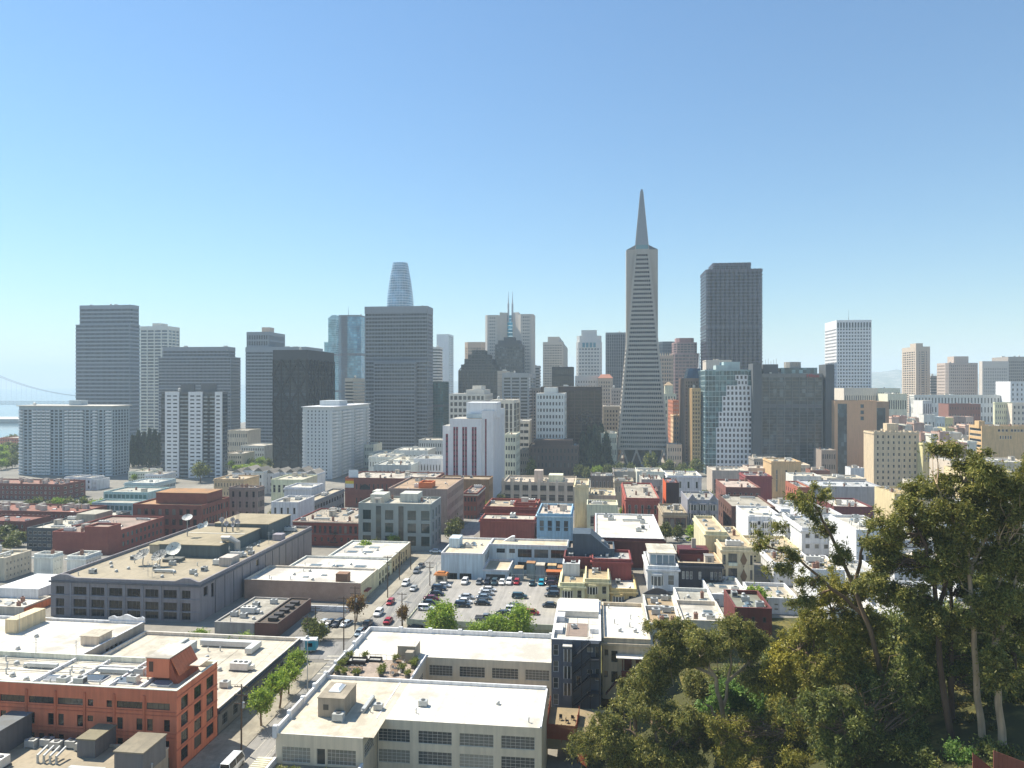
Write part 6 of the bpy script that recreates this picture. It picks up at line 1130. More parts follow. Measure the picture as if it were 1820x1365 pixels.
for a, b, Y, y, D, w, r_, lb in HR:
    o, W, D, H = M(lb, a, b, Y, y, D, w, r_, f=grid(3, 2, .3, .4, g=1), n=4, seed=a, name='hill_house', cat='house', kinds=['vent_pipe', 'chimney', 'skylight', 'mushroom_vent', 'air_unit'], par=.8)
    if 'arched' in lb:
        ar = [(W * t, 1.6 * math.sin(math.pi * t) + .2) for t in [k / 12 for k in range(13)]]; mb = MB(); m_ = len(ar) + 2; pr = [(0, 0)] + ar + [(W, 0)]; m_ = len(pr)
        mb.v = [(x, D - .2, H + z) for x, z in pr] + [(x, D + .2, H + z) for x, z in pr]; mb.f = [tuple(range(m_)), tuple(range(2*m_-1, m_-1, -1))] + [(i, (i+1) % m_, m_ + (i+1) % m_, m_ + i) for i in range(m_)]; mb.m = [0] * len(mb.f); mb.build('arched_parapet', plain('#4a4a4c'), o)
# right of centre, beyond the hill houses
LST = [(1440, 1502, 186, 1012, 16, '#d6d2c6', '#cdbfa4', 'cream house behind the leaning thin eucalyptus', grid(3, 3, .35, .45), None), (1508, 1575, 182, 1022, 16, '#d9d9d4', '#d2d2cc', 'white house right of the leaning thin eucalyptus', grid(3, 3, .35, .45), None), (1590, 1665, 196, 1000, 16, '#d2d4d2', '#d0cdc4', 'white house seen between the twin trunks', grid(4, 3, .35, .45), None), (1700, 1800, 190, 1010, 18, '#cfd0cb', '#d0cdc4', 'white apartment house behind the pale stems', grid(5, 3, .35, .45), None), (1132, 1180, 455, 838, 22, '#c9c2b4', '#d6d0c4', 'white classical block left of the white-blue one', grid(7, 2, .4, .5), None), (1186, 1247, 440, 845, 24, '#c6d2da', '#d8d4c6', 'white-blue block with four dark arched windows', grid(4, 2, .28, .45), None),
 (1090, 1132, 470, 838, 20, '#8d8a86', '#8f8a80', 'low grey block with green planting below the pyramid', grid(8, 2, .5, .4), None), (1092, 1126, 432, 855, 18, '#8f8878', '#bdb49c', 'cream gabled house with dark dormers', grid(6, 2, .4, .5), None), (1050, 1092, 455, 846, 18, '#6b625c', '#b5b2aa', 'dark low block left of the cream gabled house', grid(6, 2, .4, .5), None),
 (1184, 1207, 362, 858, 18, '#3d2a28', '#8a4a3a', 'dark block with a bright orange left wall', None, None), (1140, 1176, 400, 852, 20, '#9a9892', '#d0cdc6', 'white terraced roof left of the orange wall', grid(5, 2, .4, .5), None), (1120, 1170, 365, 872, 16, '#5a4744', '#a8a49c', 'low dark-walled block below the terraced roof', grid(4, 1, .4, .5), None),
 (1112, 1172, 330, 885, 26, '#8f4a40', '#bab3a6', 'rust walled block with a skylit white roof', grid(5, 2, .4, .5), ('l', 1105)), (1178, 1221, 300, 911, 22, '#8d8270', '#b3a890', 'brown-framed shop house with four tall windows', None, None),
 (1222, 1277, 306, 888, 24, '#7f8088', '#a9a7a0', 'grey victorian apartment house with twin gables', None, None), (1290, 1352, 345, 866, 26, brickm('#7d5148', '#6b443c'), '#c9b8ae', 'pinkish brick block with a lit left wall', grid(6, 3, .4, .5), ('l', 1272)), (1300, 1378, 305, 900, 30, brickm('#5f4238', '#533a32'), '#b5b0a4', 'brown brick apartment block with an orange lit wall', grid(6, 4, .25, .4), ('l', 1277)),
 (1371, 1424, 480, 820, 24, '#b39a76', '#c9bca2', 'tan stone block before the glass hotel', grid(3, 1, .18, .6), None), (1325, 1372, 420, 846, 18, '#7d3f42', '#b89a94', 'maroon walled block with a flat roof', None, None), (1266, 1330, 470, 836, 24, '#a39a90', '#d2ccc0', 'long white-roofed block behind the brick block', grid(8, 1, .4, .5), None), (1330, 1400, 500, 832, 20, '#b5a89c', '#cfc6bb', 'cluttered roof block left of the tan stone block', grid(8, 1, .4, .5), None),
 (1440, 1475, 500, 836, 18, brickm('#8a5a4a'), '#c9bfb2', 'small brick block with a white roof by the hotel', grid(6, 1, .4, .5), ('l', 1432)), (1512, 1536, 480, 832, 26, '#d6d6cf', '#b9b9b4', 'white walled block with a lit side by the cream residence', None, ('l', 1502)), (1410, 1460, 450, 846, 18, '#c9c4ba', '#d6d0c2', 'low white roofs in front of the brick block', grid(8, 1, .4, .4), None), (1470, 1540, 440, 850, 18, '#b5afa4', '#c9c3b2', 'low cream roofs below the tan office', grid(8, 1, .4, .4), None),
 (1418, 1440, 385, 866, 30, brickm('#9b5a46', '#8a4e3c'), '#c2bdb4', 'red brick block at the corner of the long grey wall', grid(4, 3, .4, .4), ('l', 1396)), (1440, 1570, 385, 864, 26, '#8d9097', '#c9cdd2', 'long grey walled hall above the treetops', None, None),
 (1482, 1552, 330, 900, 26, '#5f3032', '#dcd9d4', 'dark red block with a white roof and skylights', None, None), (1388, 1470, 300, 905, 24, '#b9c4c9', '#c9cdd0', 'white apartment house with blue shadowed bays', grid(6, 3, .4, .5), None), (1330, 1392, 270, 918, 24, '#c3d0d8', '#dcdbd4', 'pale blue apartment house with bay windows', grid(5, 4, .4, .5), None), (1395, 1440, 250, 930, 18, '#cfd2d2', '#d9d8d2', 'white house with a green garage end behind thin branches', grid(4, 3, .35, .5), None),
 (1425, 1512, 235, 938, 22, '#cfd1d0', '#b0b2b0', 'white modern house with a flat grey roof', grid(5, 3, .5, .45), None), (1522, 1590, 205, 942, 24, '#d6d5cd', '#d8d6ce', 'white house with a strip of large windows behind the branches', grid(5, 3, .7, .5), None), (1330, 1420, 232, 972, 18, '#c9b596', '#c6b69a', 'apricot house with mint panels behind the branches', grid(5, 3, .35, .45), None), (1375, 1450, 205, 1000, 16, '#d9d5c8', '#bfae92', 'cream stucco house half covered by the leaves', grid(3, 3, .3, .45), None),
 (1585, 1680, 230, 960, 24, '#d0d3d2', '#d6d4cc', 'white apartment block glimpsed between the big trees', grid(6, 4, .4, .5), None), (1675, 1760, 250, 930, 24, '#cfcac0', '#d6d0c4', 'pale apartment block glimpsed behind the trunks', grid(6, 4, .4, .5), None), (1755, 1850, 262, 905, 24, '#c9c6bf', '#c9c4ba', 'grey-white apartment block at the right edge behind leaves', grid(6, 4, .4, .5), None), (1480, 1560, 150, 1080, 16, '#d8d7d2', '#dcdad4', 'white garden house shining through the big trees', grid(3, 2, .3, .4), None), (1600, 1700, 165, 1065, 16, '#dedcd6', '#dedcd6', 'long white wall glimpsed between the tall trunks', None, None),
 (1425, 1500, 265, 915, 16, '#c9cbca', '#bfc0bd', 'grey roofed white block behind the modern house', grid(5, 2, .4, .5), None), (1590, 1650, 330, 878, 24, '#bfae8a', '#bfa878', 'ochre walled house by the long grey hall', grid(5, 2, .3, .4), None), (1640, 1720, 360, 862, 24, '#b9b3a8', '#cfcac0', 'low white roofed block behind the tallest crown', grid(6, 2, .4, .4), None), (1720, 1800, 345, 838, 24, '#bfae8c', '#d6d2c8', 'yellow walled house right of the tallest crown', grid(4, 2, .3, .4), None), (1690, 1840, 400, 820, 26, '#b0a698', '#d2d0ca', 'long low white roofed block under the garage', grid(14, 2, .4, .4), None)]
for a, b, Y, y, D, w, r_, lb, fo, dd in LST:
    o, W, D, H = M(lb, a, b, Y, y, dd or D, w, r_, f=fo, l=grid(6, 3, .3, .45) if dd and 'white walled' not in lb else None, n=7, seed=a + int(y))
    if 'orange left wall' in lb: MB().box(-.1, -.01, 0, D, 0, H).build('orange_lit_wall', paint('#c8552c'), o); bits(o, 'roof_rib', plain('#b86a58'), [(W * (.3 + .1 * i), W * (.34 + .1 * i), 1, D - 1, H - .7, H - .3) for i in range(6)])  # orange block: dark front and bright left side carry shade and sun in colour
    if 'brown-framed' in lb:
        ops = [(W * (.08 + .23 * i), W * (.08 + .23 * i) + 1.6, H - 6 - 5 * j, H - 2.4 - 5 * j) for i in range(4) for j in range(2)]
        for q in ops: MB().box(q[0] - .25, q[1] + .25, -.12, -.01, q[2] - .2, q[3] + .25).build('window_surround', plain('#5a3530'), o); MB().box(q[0], q[1], -.16, -.125, q[2], q[3]).build('window_pane', glass('#2a2c2e', '#b5b5ae', .5), o)
    if 'victorian' in lb:
        for x in (.05, .36, .67): 
            for j in range(4): bayw(o, W * x, W * (x + .27), H - 4.4 - 4.0 * j, H - 2.0 - 4.0 * j, paint('#7f8088'), .9)
        for x in (.02, .7): MB().prism([(W * x, -.5), (W * (x + .28), -.5), (W * (x + .28), 2), (W * x, 2)], H, H + 2.4, 0, [(W * (x + .135), -.5), (W * (x + .145), -.5), (W * (x + .145), 2), (W * (x + .135), 2)]).build('gable', paint('#74757d'), o)
    if 'pale blue apartment' in lb:
        for x in (.06, .4, .7):
            for j in range(4): bayw(o, W * x, W * (x + .2), H - 4.2 - 3.6 * j, H - 2.2 - 3.6 * j, paint('#c3d0d8'), .9)
# small hillside houses at the right, in front of the hotels
rr = random.Random(31); HC_ = ['#bfa69a', '#a88a80', '#cfc6b8', '#9c8880', '#d9cdbb', '#b5c0c2', '#c9b58a', '#8f7a72']; HN = ['rose', 'brick-pink', 'ivory', 'brown', 'cream', 'blue-grey', 'ochre', 'umber']
HW = ['by the dark red block', 'above the leaves', 'below the long hotel', 'near the garage', 'beside the tan office', 'halfway up the slope', 'on the upper row', 'on the lower row']
k = 0
for row, (Y, y0, a0, a1) in enumerate(((640, 742, 1585, 1722), (590, 756, 1590, 1724), (545, 772, 1636, 1720), (500, 788, 1640, 1735))):
    a = a0
    while a < a1:
        w = rr.uniform(13, 22); c = k % 8
        M('%s hillside house %s, %s in its row' % (HN[c], HW[(k // 8 + row * 2) % 8], 'first second third fourth fifth sixth seventh eighth ninth tenth eleventh twelfth'.split()[int((a - a0) / 13) % 12]), a, a + w - .5, Y + rr.uniform(-8, 8), y0 + rr.uniform(-5, 5), 14, HC_[c], rr.choice(['#bfa8a0', '#d6d0c6', '#a88e86', '#b5afa6']), f=grid(3, 2, .35, .45), n=2, name='hillside_house', cat='house', group='hillside houses below the hotels'); a += w; k += 1

# podiums and low blocks at the foot of the towers
FIL = [(398, 430, 640, 806, 24, '#b9b3a4', 'cream podium right of the striped apartment tower'), (428, 470, 700, 792, 30, '#cfc9ba', 'pale terrace block before the blue-grey banded slab'), (404, 440, 760, 765, 30, '#b5ad9c', 'beige block in the gap between the banded slabs'), (228, 262, 560, 838, 20, '#c9c2b0', 'small cream house below the cypress clump'), (258, 288, 545, 843, 18, '#d2d0c8', 'white gabled annex beside the striped apartments'), (640, 664, 660, 790, 26, '#c3bfb2', 'cream block behind the balconied apartment tower'), (744, 790, 680, 782, 26, '#b0b4b4', 'grey block at the foot of the green glass office'), (924, 948, 610, 800, 20, '#a39c90', 'brown-grey block left of the dark brick office'), (1068, 1096, 640, 770, 24, '#c6beae', 'cream arcade block left of the pyramid foot'), (1186, 1212, 640, 790, 20, '#b5a898', 'tan block right of the pyramid foot'), (1340, 1384, 560, 815, 20, '#8f8a84', 'grey podium before the glass hotel'), (1384, 1440, 545, 826, 18, '#b9ad9c', 'cream podium below the hotel front'), (1460, 1486, 560, 800, 20, '#8a8078', 'dark block left of the tan office foot'), (1578, 1612, 690, 700, 26, '#cfc4ae', 'cream block with a blank wall right of the tan office'), (1500, 1560, 720, 690, 30, '#b9b3a8', 'grey block below the white gridded tower'), (1552, 1600, 860, 690, 30, '#c9bfae', 'beige block below the distant hills'), (0, 34, 860, 778, 24, '#a86a54', 'red roofed pavilion by the waterfront park'), (1255, 1300, 900, 640, 30, '#b5afa6', 'pale block at the dark skyscraper foot')]
for a, b, Y, y, D, w, lb in FIL: M(lb, a, b, Y, y, D, w, '#cfc9bc', f=grid(max(3, int((b - a) / 4)), 3, .5, .45), n=4, seed=a)

# iron fire escapes on a few fronts
IRN = plain('#2c2b2a', .7)
for o in [x for x in bpy.data.objects if x.get('label') in ('brown brick apartment block with an orange lit wall', 'brown-framed shop house with four tall windows', 'red brick apartment block with a grey glazed top floor', 'black painted apartment house with white-framed windows', 'pinkish brick block with a lit left wall', 'rust walled block with a skylit white roof')]:
    wl_ = [c for c in o.children if c.name.startswith('wall')][0]; W = max(v.co.x for v in wl_.data.vertices); H = max(v.co.z for v in wl_.data.vertices); fe = put('fire_escape', None, o); x0 = W * .58
    for j in range(3):
        z = H - 4.6 - 3.7 * j
        if z < 1.5: break
        MB().box(x0, x0 + 3.2, -1.1, -.14, z, z + .08).build('platform', IRN, fe); MB().box(x0, x0 + 3.2, -1.1, -1.06, z + .9, z + .95).build('rail', IRN, fe)
        for k in range(5): MB().box(x0 + .8 * k, x0 + .8 * k + .04, -1.1, -1.06, z + .08, z + .9).build('baluster', IRN, fe)
        if j: MB().beam((x0 + .3, -.7, z + .1), (x0 + 2.6, -.7, z + 3.7), .5, .08).build('ladder', IRN, fe)
# ---------------------------------------------------------------- vehicles
TYR = plain('#1b1b1c', .8); RIM = plain('#9a9c9e', .35, .6); CGL = glass('#12171b', '#1c2226', .5, .05); HLM = plain('#e8e8e2', .2); TLM = plain('#8e1512', .3)
def loft_sections(secs):
    """secs: list of closed rings (same number of points) along the car"""
    b = MB(); n = len(secs[0])
    for s in secs: b.v += s
    for k in range(len(secs) - 1):
        for q in range(n): r = (q + 1) % n; b.f.append((k*n+q, k*n+r, (k+1)*n+r, (k+1)*n+q)); b.m.append(0)
    b.f.append(tuple(range(n))); b.f.append(tuple((len(secs)-1)*n + q for q in range(n-1, -1, -1))); b.m += [0, 0]; return b
def body_ring(x, z0, z1, w): return [(x, -w*.92, z0), (x, -w, z0+.18), (x, -w, z1-.16), (x, -w*.90, z1-.02), (x, -w*.4, z1+.03), (x, w*.4, z1+.03), (x, w*.90, z1-.02), (x, w, z1-.16), (x, w, z0+.18), (x, w*.92, z0)]
CARS = {'sedan': (4.7, 1.84, .95, 1.44, (-1.75, -.95, .75, 1.55), None), 'hatch': (4.1, 1.76, .97, 1.50, (-1.95, -1.55, .55, 1.35), None), 'suv': (4.65, 1.90, 1.08, 1.70, (-2.2, -1.9, .65, 1.35), None),
        'pickup': (5.4, 1.95, 1.10, 1.80, (-.55, -.35, .95, 1.65), None), 'van': (5.4, 2.0, 1.25, 2.45, (-2.6, -2.55, 1.75, 2.4), None)}
CM = {}
def car_meshes(kind):
    if kind in CM: return CM[kind]
    L, Wd, belt, top, (g0, g1, g2, g3_), _ = CARS[kind]; w = Wd / 2; h = L / 2
    hood = belt - (.10 if kind != 'van' else .0); tail = belt - (.04 if kind in ('sedan', 'pickup') else 0)
    sec = [body_ring(-h, .42, tail - .12, w*.84), body_ring(-h+.12, .28, tail - .03, w*.94), body_ring(-h+.6, .22, tail, w), body_ring(g0+.1, .20, belt, w), body_ring(0, .20, belt, w), body_ring(g3_-.05, .20, belt, w), body_ring(h-.75, .22, hood-.02, w*.985), body_ring(h-.2, .26, hood-.13, w*.93), body_ring(h, .38, hood-.28, w*.80)]
    body = loft_sections(sec).mesh('body', carpaint(), True)
    def gr(x, z0, z1, w0, w1): return [(x, -w0, z0), (x, -w1, z1), (x, w1, z1), (x, w0, z0)]
    wb, wt = w * .93, w * .74; G = MB(); zt = top - .05
    pts = [(g0, belt - .03), (g1, zt), (g2, zt), (g3_, belt - .03)]
    for s in (-1, 1): i = len(G.v); G.v += [(pts[0][0], s*wb, pts[0][1]), (pts[1][0], s*wt, zt), (pts[2][0], s*wt, zt), (pts[3][0], s*wb, pts[3][1])]; G.f.append((i, i+1, i+2, i+3)); G.m.append(0)
    G.f += [(0, 1, 5, 4), (2, 3, 7, 6)]; G.m += [0, 0]; glassm = G.mesh('windows', CGL)
    rf = loft_sections([[(g1-.12, -wt, zt-.02), (g1-.02, -wt*.9, top-.02), (g1-.02, wt*.9, top-.02), (g1-.12, wt, zt-.02)], [(g1+.25, -wt-.03, zt-.01), (g1+.25, -wt*.9, top), (g1+.25, wt*.9, top), (g1+.25, wt+.03, zt-.01)], [(g2-.2, -wt-.03, zt-.01), (g2-.2, -wt*.9, top), (g2-.2, wt*.9, top), (g2-.2, wt+.03, zt-.01)], [(g2+.1, -wt, zt-.02), (g2, -wt*.9, top-.02), (g2, wt*.9, top-.02), (g2+.1, wt, zt-.02)]])
    for s in (-1, 1):
        for (xa, za), (xb, zb_) in ((pts[0], pts[1]), (pts[3], pts[2])): rf.beam((xa, s*(wb+.012), za), (xb, s*(wt+.015), zb_), .07, .09)
        xm = (g1 + g2) / 2 - .05; rf.beam((xm, s*(wb+.012), belt-.02), (xm, s*(wt+.012), zt), .05, .09)
    rfm = rf.mesh('roof', carpaint())
    wr = .33 if kind in ('sedan', 'hatch') else .38; wh = MB(); wh.tube([(0, -.11, 0), (0, .11, 0)], wr, 14); wh.tube([(0, -.125, 0), (0, .125, 0)], wr * .62, 10, 1); whm = wh.mesh('wheel', [TYR, RIM])
    hl = MB().box(-.06, .06, -.2, .2, -.07, .07).mesh('headlight', HLM); tl = MB().box(-.05, .05, -.17, .17, -.09, .09).mesh('tail_light', TLM)
    CM[kind] = (body, glassm, rfm, whm, hl, tl, L, w, wr, hood, tail); return CM[kind]
def car(kind, col, X, Y, z, heading, label, group=None, cat=None):
    b, g, r, w, hl, tl, L, hw_, wr, hood, tail = car_meshes(kind); o = thing({'suv': 'parked_suv', 'van': 'delivery_van', 'pickup': 'pickup_truck'}.get(kind, 'car'), label, cat or {'van': 'van', 'pickup': 'pickup'}.get(kind, 'car'), (X, Y, z), heading, group); c = (*lin(col), 1)
    for nm, me in (('body', b), ('windows', g), ('roof', r)): put(nm, me, o).color = c
    for sx_ in (-1, 1):
        for sy_ in (-1, 1): put('wheel', w, o, (sx_ * L * .295 + .05, sy_ * (hw_ - .10), wr))
    for s in (-1, 1): put('headlight', hl, o, (L/2 - .10, s * hw_ * .60, hood - .33)); put('tail_light', tl, o, (-L/2 + .05, s * hw_ * .64, tail - .28))
    if kind == 'pickup': MB().box(-2.55, -.7, -.82, .82, .93, 1.165).build('cargo_bed', plain('#2b2b2c', .8), o)
    return o
HU = -GA; HVa = math.pi / 2 - GA; HVt = -math.pi / 2 - GA             # headings: right along a facade, away, towards the camera
WHC, SIL, GRY, BLK, NAV, DBL, RED, MAR, TEAL, CYA = '#e6e6e4', '#b5b8ba', '#6a6e72', '#15161a', '#1c2430', '#22364a', '#a3161f', '#6d1426', '#22383c', '#2aa3bd'
def pc(zx, zy): return 620 + zx / 4.55, 960 + zy / 4.55
LOT = [(938, 350, 'suv', WHC, HVt, 'white SUV first in the back row of the deck beside the booth'), (1055, 352, 'hatch', GRY, HVt, 'grey hatchback second in the deck back row'), (1120, 352, 'suv', BLK, HVt, 'black SUV in the deck back row between grey and green cars'), (1178, 355, 'suv', TEAL, HVt, 'dark green SUV in the deck back row'), (1240, 352, 'sedan', WHC, HVt, 'white sedan in the back row right of the dark green SUV'), (1297, 352, 'suv', WHC, HVt, 'white SUV in the back row next to the red car'), (1358, 352, 'hatch', RED, HVt, 'red car in the back row of the deck'), (1483, 360, 'sedan', TEAL, HVt, 'dark green sedan standing alone in the back row'), (1557, 358, 'hatch', CYA, HVt, 'bright cyan hatchback in the back row'), (1640, 362, 'sedan', '#3a1c2c', HU, 'dark plum sedan below the kiosk'),
 (765, 378, 'sedan', WHC, HU, 'white sedan at the top of the left column of the deck'), (730, 402, 'suv', DBL, HU, 'dark blue SUV second in the left column of the deck'), (708, 446, 'sedan', NAV, HU, 'navy sedan third in the left column of the deck'), (668, 484, 'sedan', MAR, HU, 'dark red sedan in the left column of the deck'), (650, 520, 'sedan', TEAL, HU, 'dark teal sedan below the dark red one in the left column'), (622, 565, 'suv', WHC, HU, 'white SUV at the near end of the left column'),
 (1130, 412, 'sedan', WHC, HU, 'white sedan at the head of the middle cluster'), (1112, 442, 'sedan', SIL, HU, 'silver sedan second in the middle cluster'), (1094, 476, 'sedan', '#7c8a96', HU, 'blue-grey sedan third in the middle cluster'), (952, 472, 'sedan', SIL, HU, 'silver sedan left of the middle cluster'), (932, 508, 'sedan', WHC, HU, 'white sedan behind the black one left of the cluster'), (918, 538, 'suv', NAV, HU, 'near-black SUV at the near left of the cluster'), (1080, 522, 'sedan', BLK, HU, 'black sedan at the near end of the middle cluster'),
 (1380, 468, 'suv', '#24434a', HU, 'dark teal SUV standing alone in the middle of the deck'), (1655, 408, 'sedan', DBL, HU + math.pi, 'dark blue sedan in the right column below the kiosk'), (1645, 456, 'suv', NAV, HU + math.pi, 'navy SUV in the right column by the cream houses'), (1628, 540, 'sedan', NAV, HU + math.pi, 'navy sedan alone at the near right of the deck'), (1345, 548, 'sedan', GRY, HU, 'grey sedan behind the white one near the right tree'), (1330, 578, 'suv', WHC, HU, 'white SUV just behind the big right tree'), (1255, 608, 'sedan', BLK, HU, 'black sedan half hidden by the big right tree'), (1100, 648, 'pickup', GRY, HU, 'grey pickup at the near edge of the deck'), (1178, 650, 'sedan', '#5a5f66', HU, 'slate sedan right of the grey pickup'), (1655, 340, 'suv', BLK, HU, 'black SUV beside the kiosk at the far right'), (1480, 600, 'hatch', RED, HU, 'red hatchback hidden behind the right tree')]
for zx, zy, k, c, h, lb in LOT:
    px, py = pc(zx, zy); Y = YG(py, DZ); car(k, c, PX(px, Y), Y, DZ + .01, h, lb, 'cars on the parking deck')
ST = [(85, 765, 'hatch', '#8fa0ac', HVt, 'light blue hatchback parked under the brown tree'), (148, 700, 'pickup', BLK, HVt, 'black pickup parked on the left kerb'), (240, 605, 'suv', WHC, HVt, 'white SUV parked on the left kerb'), (318, 668, 'sedan', RED, HVa, 'red sedan driving up the street'), (336, 515, 'hatch', RED, HVt, 'red hatchback parked on the left kerb'), (460, 362, 'suv', WHC, HVt, 'white car parked before the tan shops'), (525, 403, 'sedan', SIL, HVt, 'silver sedan driving down the street'), (550, 262, 'suv', GRY, HVt, 'grey SUV parked near the corner'), (584, 218, 'sedan', '#4a4e52', HVt, 'dark grey sedan parked at the far corner'), (702, 100, 'sedan', WHC, HU, 'white sedan turning at the far crossing'), (545, 720, 'sedan', BLK, HU, 'black sedan parked under the deck')]
for zx, zy, k, c, h, lb in ST:
    px, py = pc(zx, zy); Y = YG(py, 17.06); X = PX(px, Y); car(k, c, X, Y, gz(X, Y) + .07, h, lb, 'cars on the main street')
for i, (px, py, k, c, lb) in enumerate(((576, 1110, 'sedan', SIL, 'silver sedan first in the small corner car park'), (588, 1110, 'sedan', BLK, 'black sedan second in the small corner car park'), (601, 1112, 'suv', '#26282c', 'charcoal SUV in the small corner car park'), (616, 1112, 'sedan', '#a9b2b8', 'pale grey sedan at the kerb end of the corner car park'), (557, 1127, 'hatch', SIL, 'silver hatchback by the corner car park hedge'), (574, 1126, 'hatch', GRY, 'grey hatchback by the corner car park hedge'))):
    Y = YG(py, 17.06); car(k, c, PX(px, Y), Y, gz(PX(px, Y), Y) + .07, HVt - .25, lb, 'cars in the corner car park')
for px, py, k, c, h, lb in ((1208, 962, 'sedan', WHC, HU, 'white sedan parked below the victorian house'), (1226, 962, 'sedan', BLK, HU, 'black sedan parked beside the white one uphill'), (1246, 962, 'suv', GRY, HU, 'grey SUV parked uphill beyond the black sedan'), (856, 918, 'sedan', WHC, HU, 'white sedan on the far cross street'), (838, 916, 'hatch', NAV, HU, 'navy hatchback on the far cross street'), (880, 896, 'sedan', SIL, HVt, 'silver sedan far down the street'), (872, 905, 'suv', BLK, HVt, 'black SUV far down the street')):
    Y = YG(py, 17); 
    for _ in range(4): Y = YG(py, gz(PX(px, Y), Y) + .07)
    car(k, c, PX(px, Y), Y, gz(PX(px, Y), Y) + .08, h, lb, 'cars on the far streets')
# white van at the bottom of the street
Y = 121.5; X = sx(-12.2, Y); car('van', '#dfe2e2', X, Y, gz(X, Y) + .07, HVa, 'white delivery van parked by the terracotta block')
# flatbed with a ribbed cargo box
X, Y = sx(-5.4, 117), 117; o = thing('box_truck', 'pale box truck with a ribbed roof at the bottom of the street', 'truck', (X, Y, gz(X, Y) + .07), HVa)
MB().box(-4.2, 2.0, -1.25, 1.25, .9, 3.5).build('cargo_box', paint('#b5b39f'), o); [MB().box(-4.1 + i * .6, -4.0 + i * .6, -1.2, 1.2, 3.503, 3.56).build('roof_rib', plain('#8f8d7c'), o) for i in range(10)]
MB().box(2.15, 3.9, -1.1, 1.1, .5, 2.5).build('cab', plain('#c9cac6', .4), o); MB().box(3.1, 3.93, -1.0, 1.0, 1.5, 2.3).build('windscreen', CGL, o); MB().box(-4.2, 3.6, -.5, .5, .5, .88).build('chassis', plain('#222'), o)
for x in (-3.0, 2.9):
    for s in (-1, 1): put('wheel', car_meshes('van')[3], o, (x, s * 1.05, .38))
# food truck on the side street
X, Y = PX(546, 175.5), 175.5; o = thing('food_truck', 'white and teal food truck on the side street', 'truck', (X, Y, gz(X, Y) + .08), HU + .12)
MB().box(-3.4, 2.4, -1.15, 1.15, .55, 3.1).build('body', plain('#e3e6e6', .4), o); MB().box(-.2, 2.42, -1.17, -1.153, .6, 2.9).build('side_panel', plain('#2f9bb0', .4), o); MB().box(2.403, 2.43, -1.1, 1.1, .6, 2.9).build('rear_panel', plain('#2f9bb0', .4), o); MB().box(-2.4, -.6, -1.19, -1.153, 1.5, 2.5).build('serving_hatch', plain('#b9c2c4', .4), o); MB().box(.3, 1.6, -1.2, -1.173, 1.5, 2.4).build('side_window', CGL, o)
MB().box(-4.7, -3.41, -1.05, 1.05, .5, 2.2).build('cab', plain('#e3e6e6', .4), o); MB().box(-4.72, -4.0, -.95, .95, 1.4, 2.05).build('windscreen', CGL, o); put('air_unit', unit_mesh('mushroom_vent'), o, (0, 0, 3.1))
for x in (-3.9, 1.2):
    for s in (-1, 1): put('wheel', car_meshes('van')[3], o, (x, s * 1.0, .38))
# ---------------------------------------------------------------- vegetation
BARK = paint('#6b5a48', .9, .3, .3); PALE = paint('#a8947c', .85, .3, .4); DBARK = paint('#4f4034', .9, .3, .3)
L_EUC = leafm('#5c642c', '#7b7e39', '#aca354', .4); L_EUC2 = leafm('#6a6f2a', '#8c8a36', '#b3a64c', .4); L_DK = leafm('#4f5b2a', '#6b7538', '#949648', .35)
L_ST = leafm('#66862a', '#8ba834', '#b0bf48', .4); L_ACA = leafm('#87812a', '#a59c34', '#bfb34c', .38); L_CYP = leafm('#243320', '#324429', '#475735', .15); L_BRN = leafm('#6d4d2a', '#856033', '#9a8440', .3); L_SHR = leafm('#4f7030', '#6a8f3e', '#8fa850', .35)
def leaf_verts(cen, rad_, per, size, rng, asp=.42, droop=.0):
    n = len(cen); N = n * per
    c = np.repeat(np.asarray(cen, float), per, 0); r = np.repeat(np.asarray(rad_, float), per, 0)
    if r.ndim == 1: r = np.stack([r, r, r], 1)
    d = rng.normal(size=(N, 3)); d /= np.linalg.norm(d, axis=1)[:, None]
    p = c + d * r * np.minimum(np.abs(rng.normal(size=N)) * .62 + .12, 1.75)[:, None]
    a = d * .7 + rng.normal(size=(N, 3)) * .8; a[:, 2] -= droop; a /= np.linalg.norm(a, axis=1)[:, None]
    b = np.cross(a, rng.normal(size=(N, 3))); b /= np.linalg.norm(b, axis=1)[:, None] + 1e-9
    s = size * (.6 + .8 * rng.random(N))[:, None]; a = a * s; b = b * s * asp
    v = np.empty((N, 4, 3)); v[:, 0] = p - a * .5; v[:, 1] = p + b * .5; v[:, 2] = p + a * .5; v[:, 3] = p - b * .5
    return v.reshape(-1, 3), N
def bent(a, b, rng, k=4, j=.08):
    a, b = np.array(a, float), np.array(b, float); L = np.linalg.norm(b - a)
    return [tuple(a + (b - a) * t + (rng.normal(size=3) * L * j * math.sin(math.pi * t))) for t in np.linspace(0, 1, k + 1)]
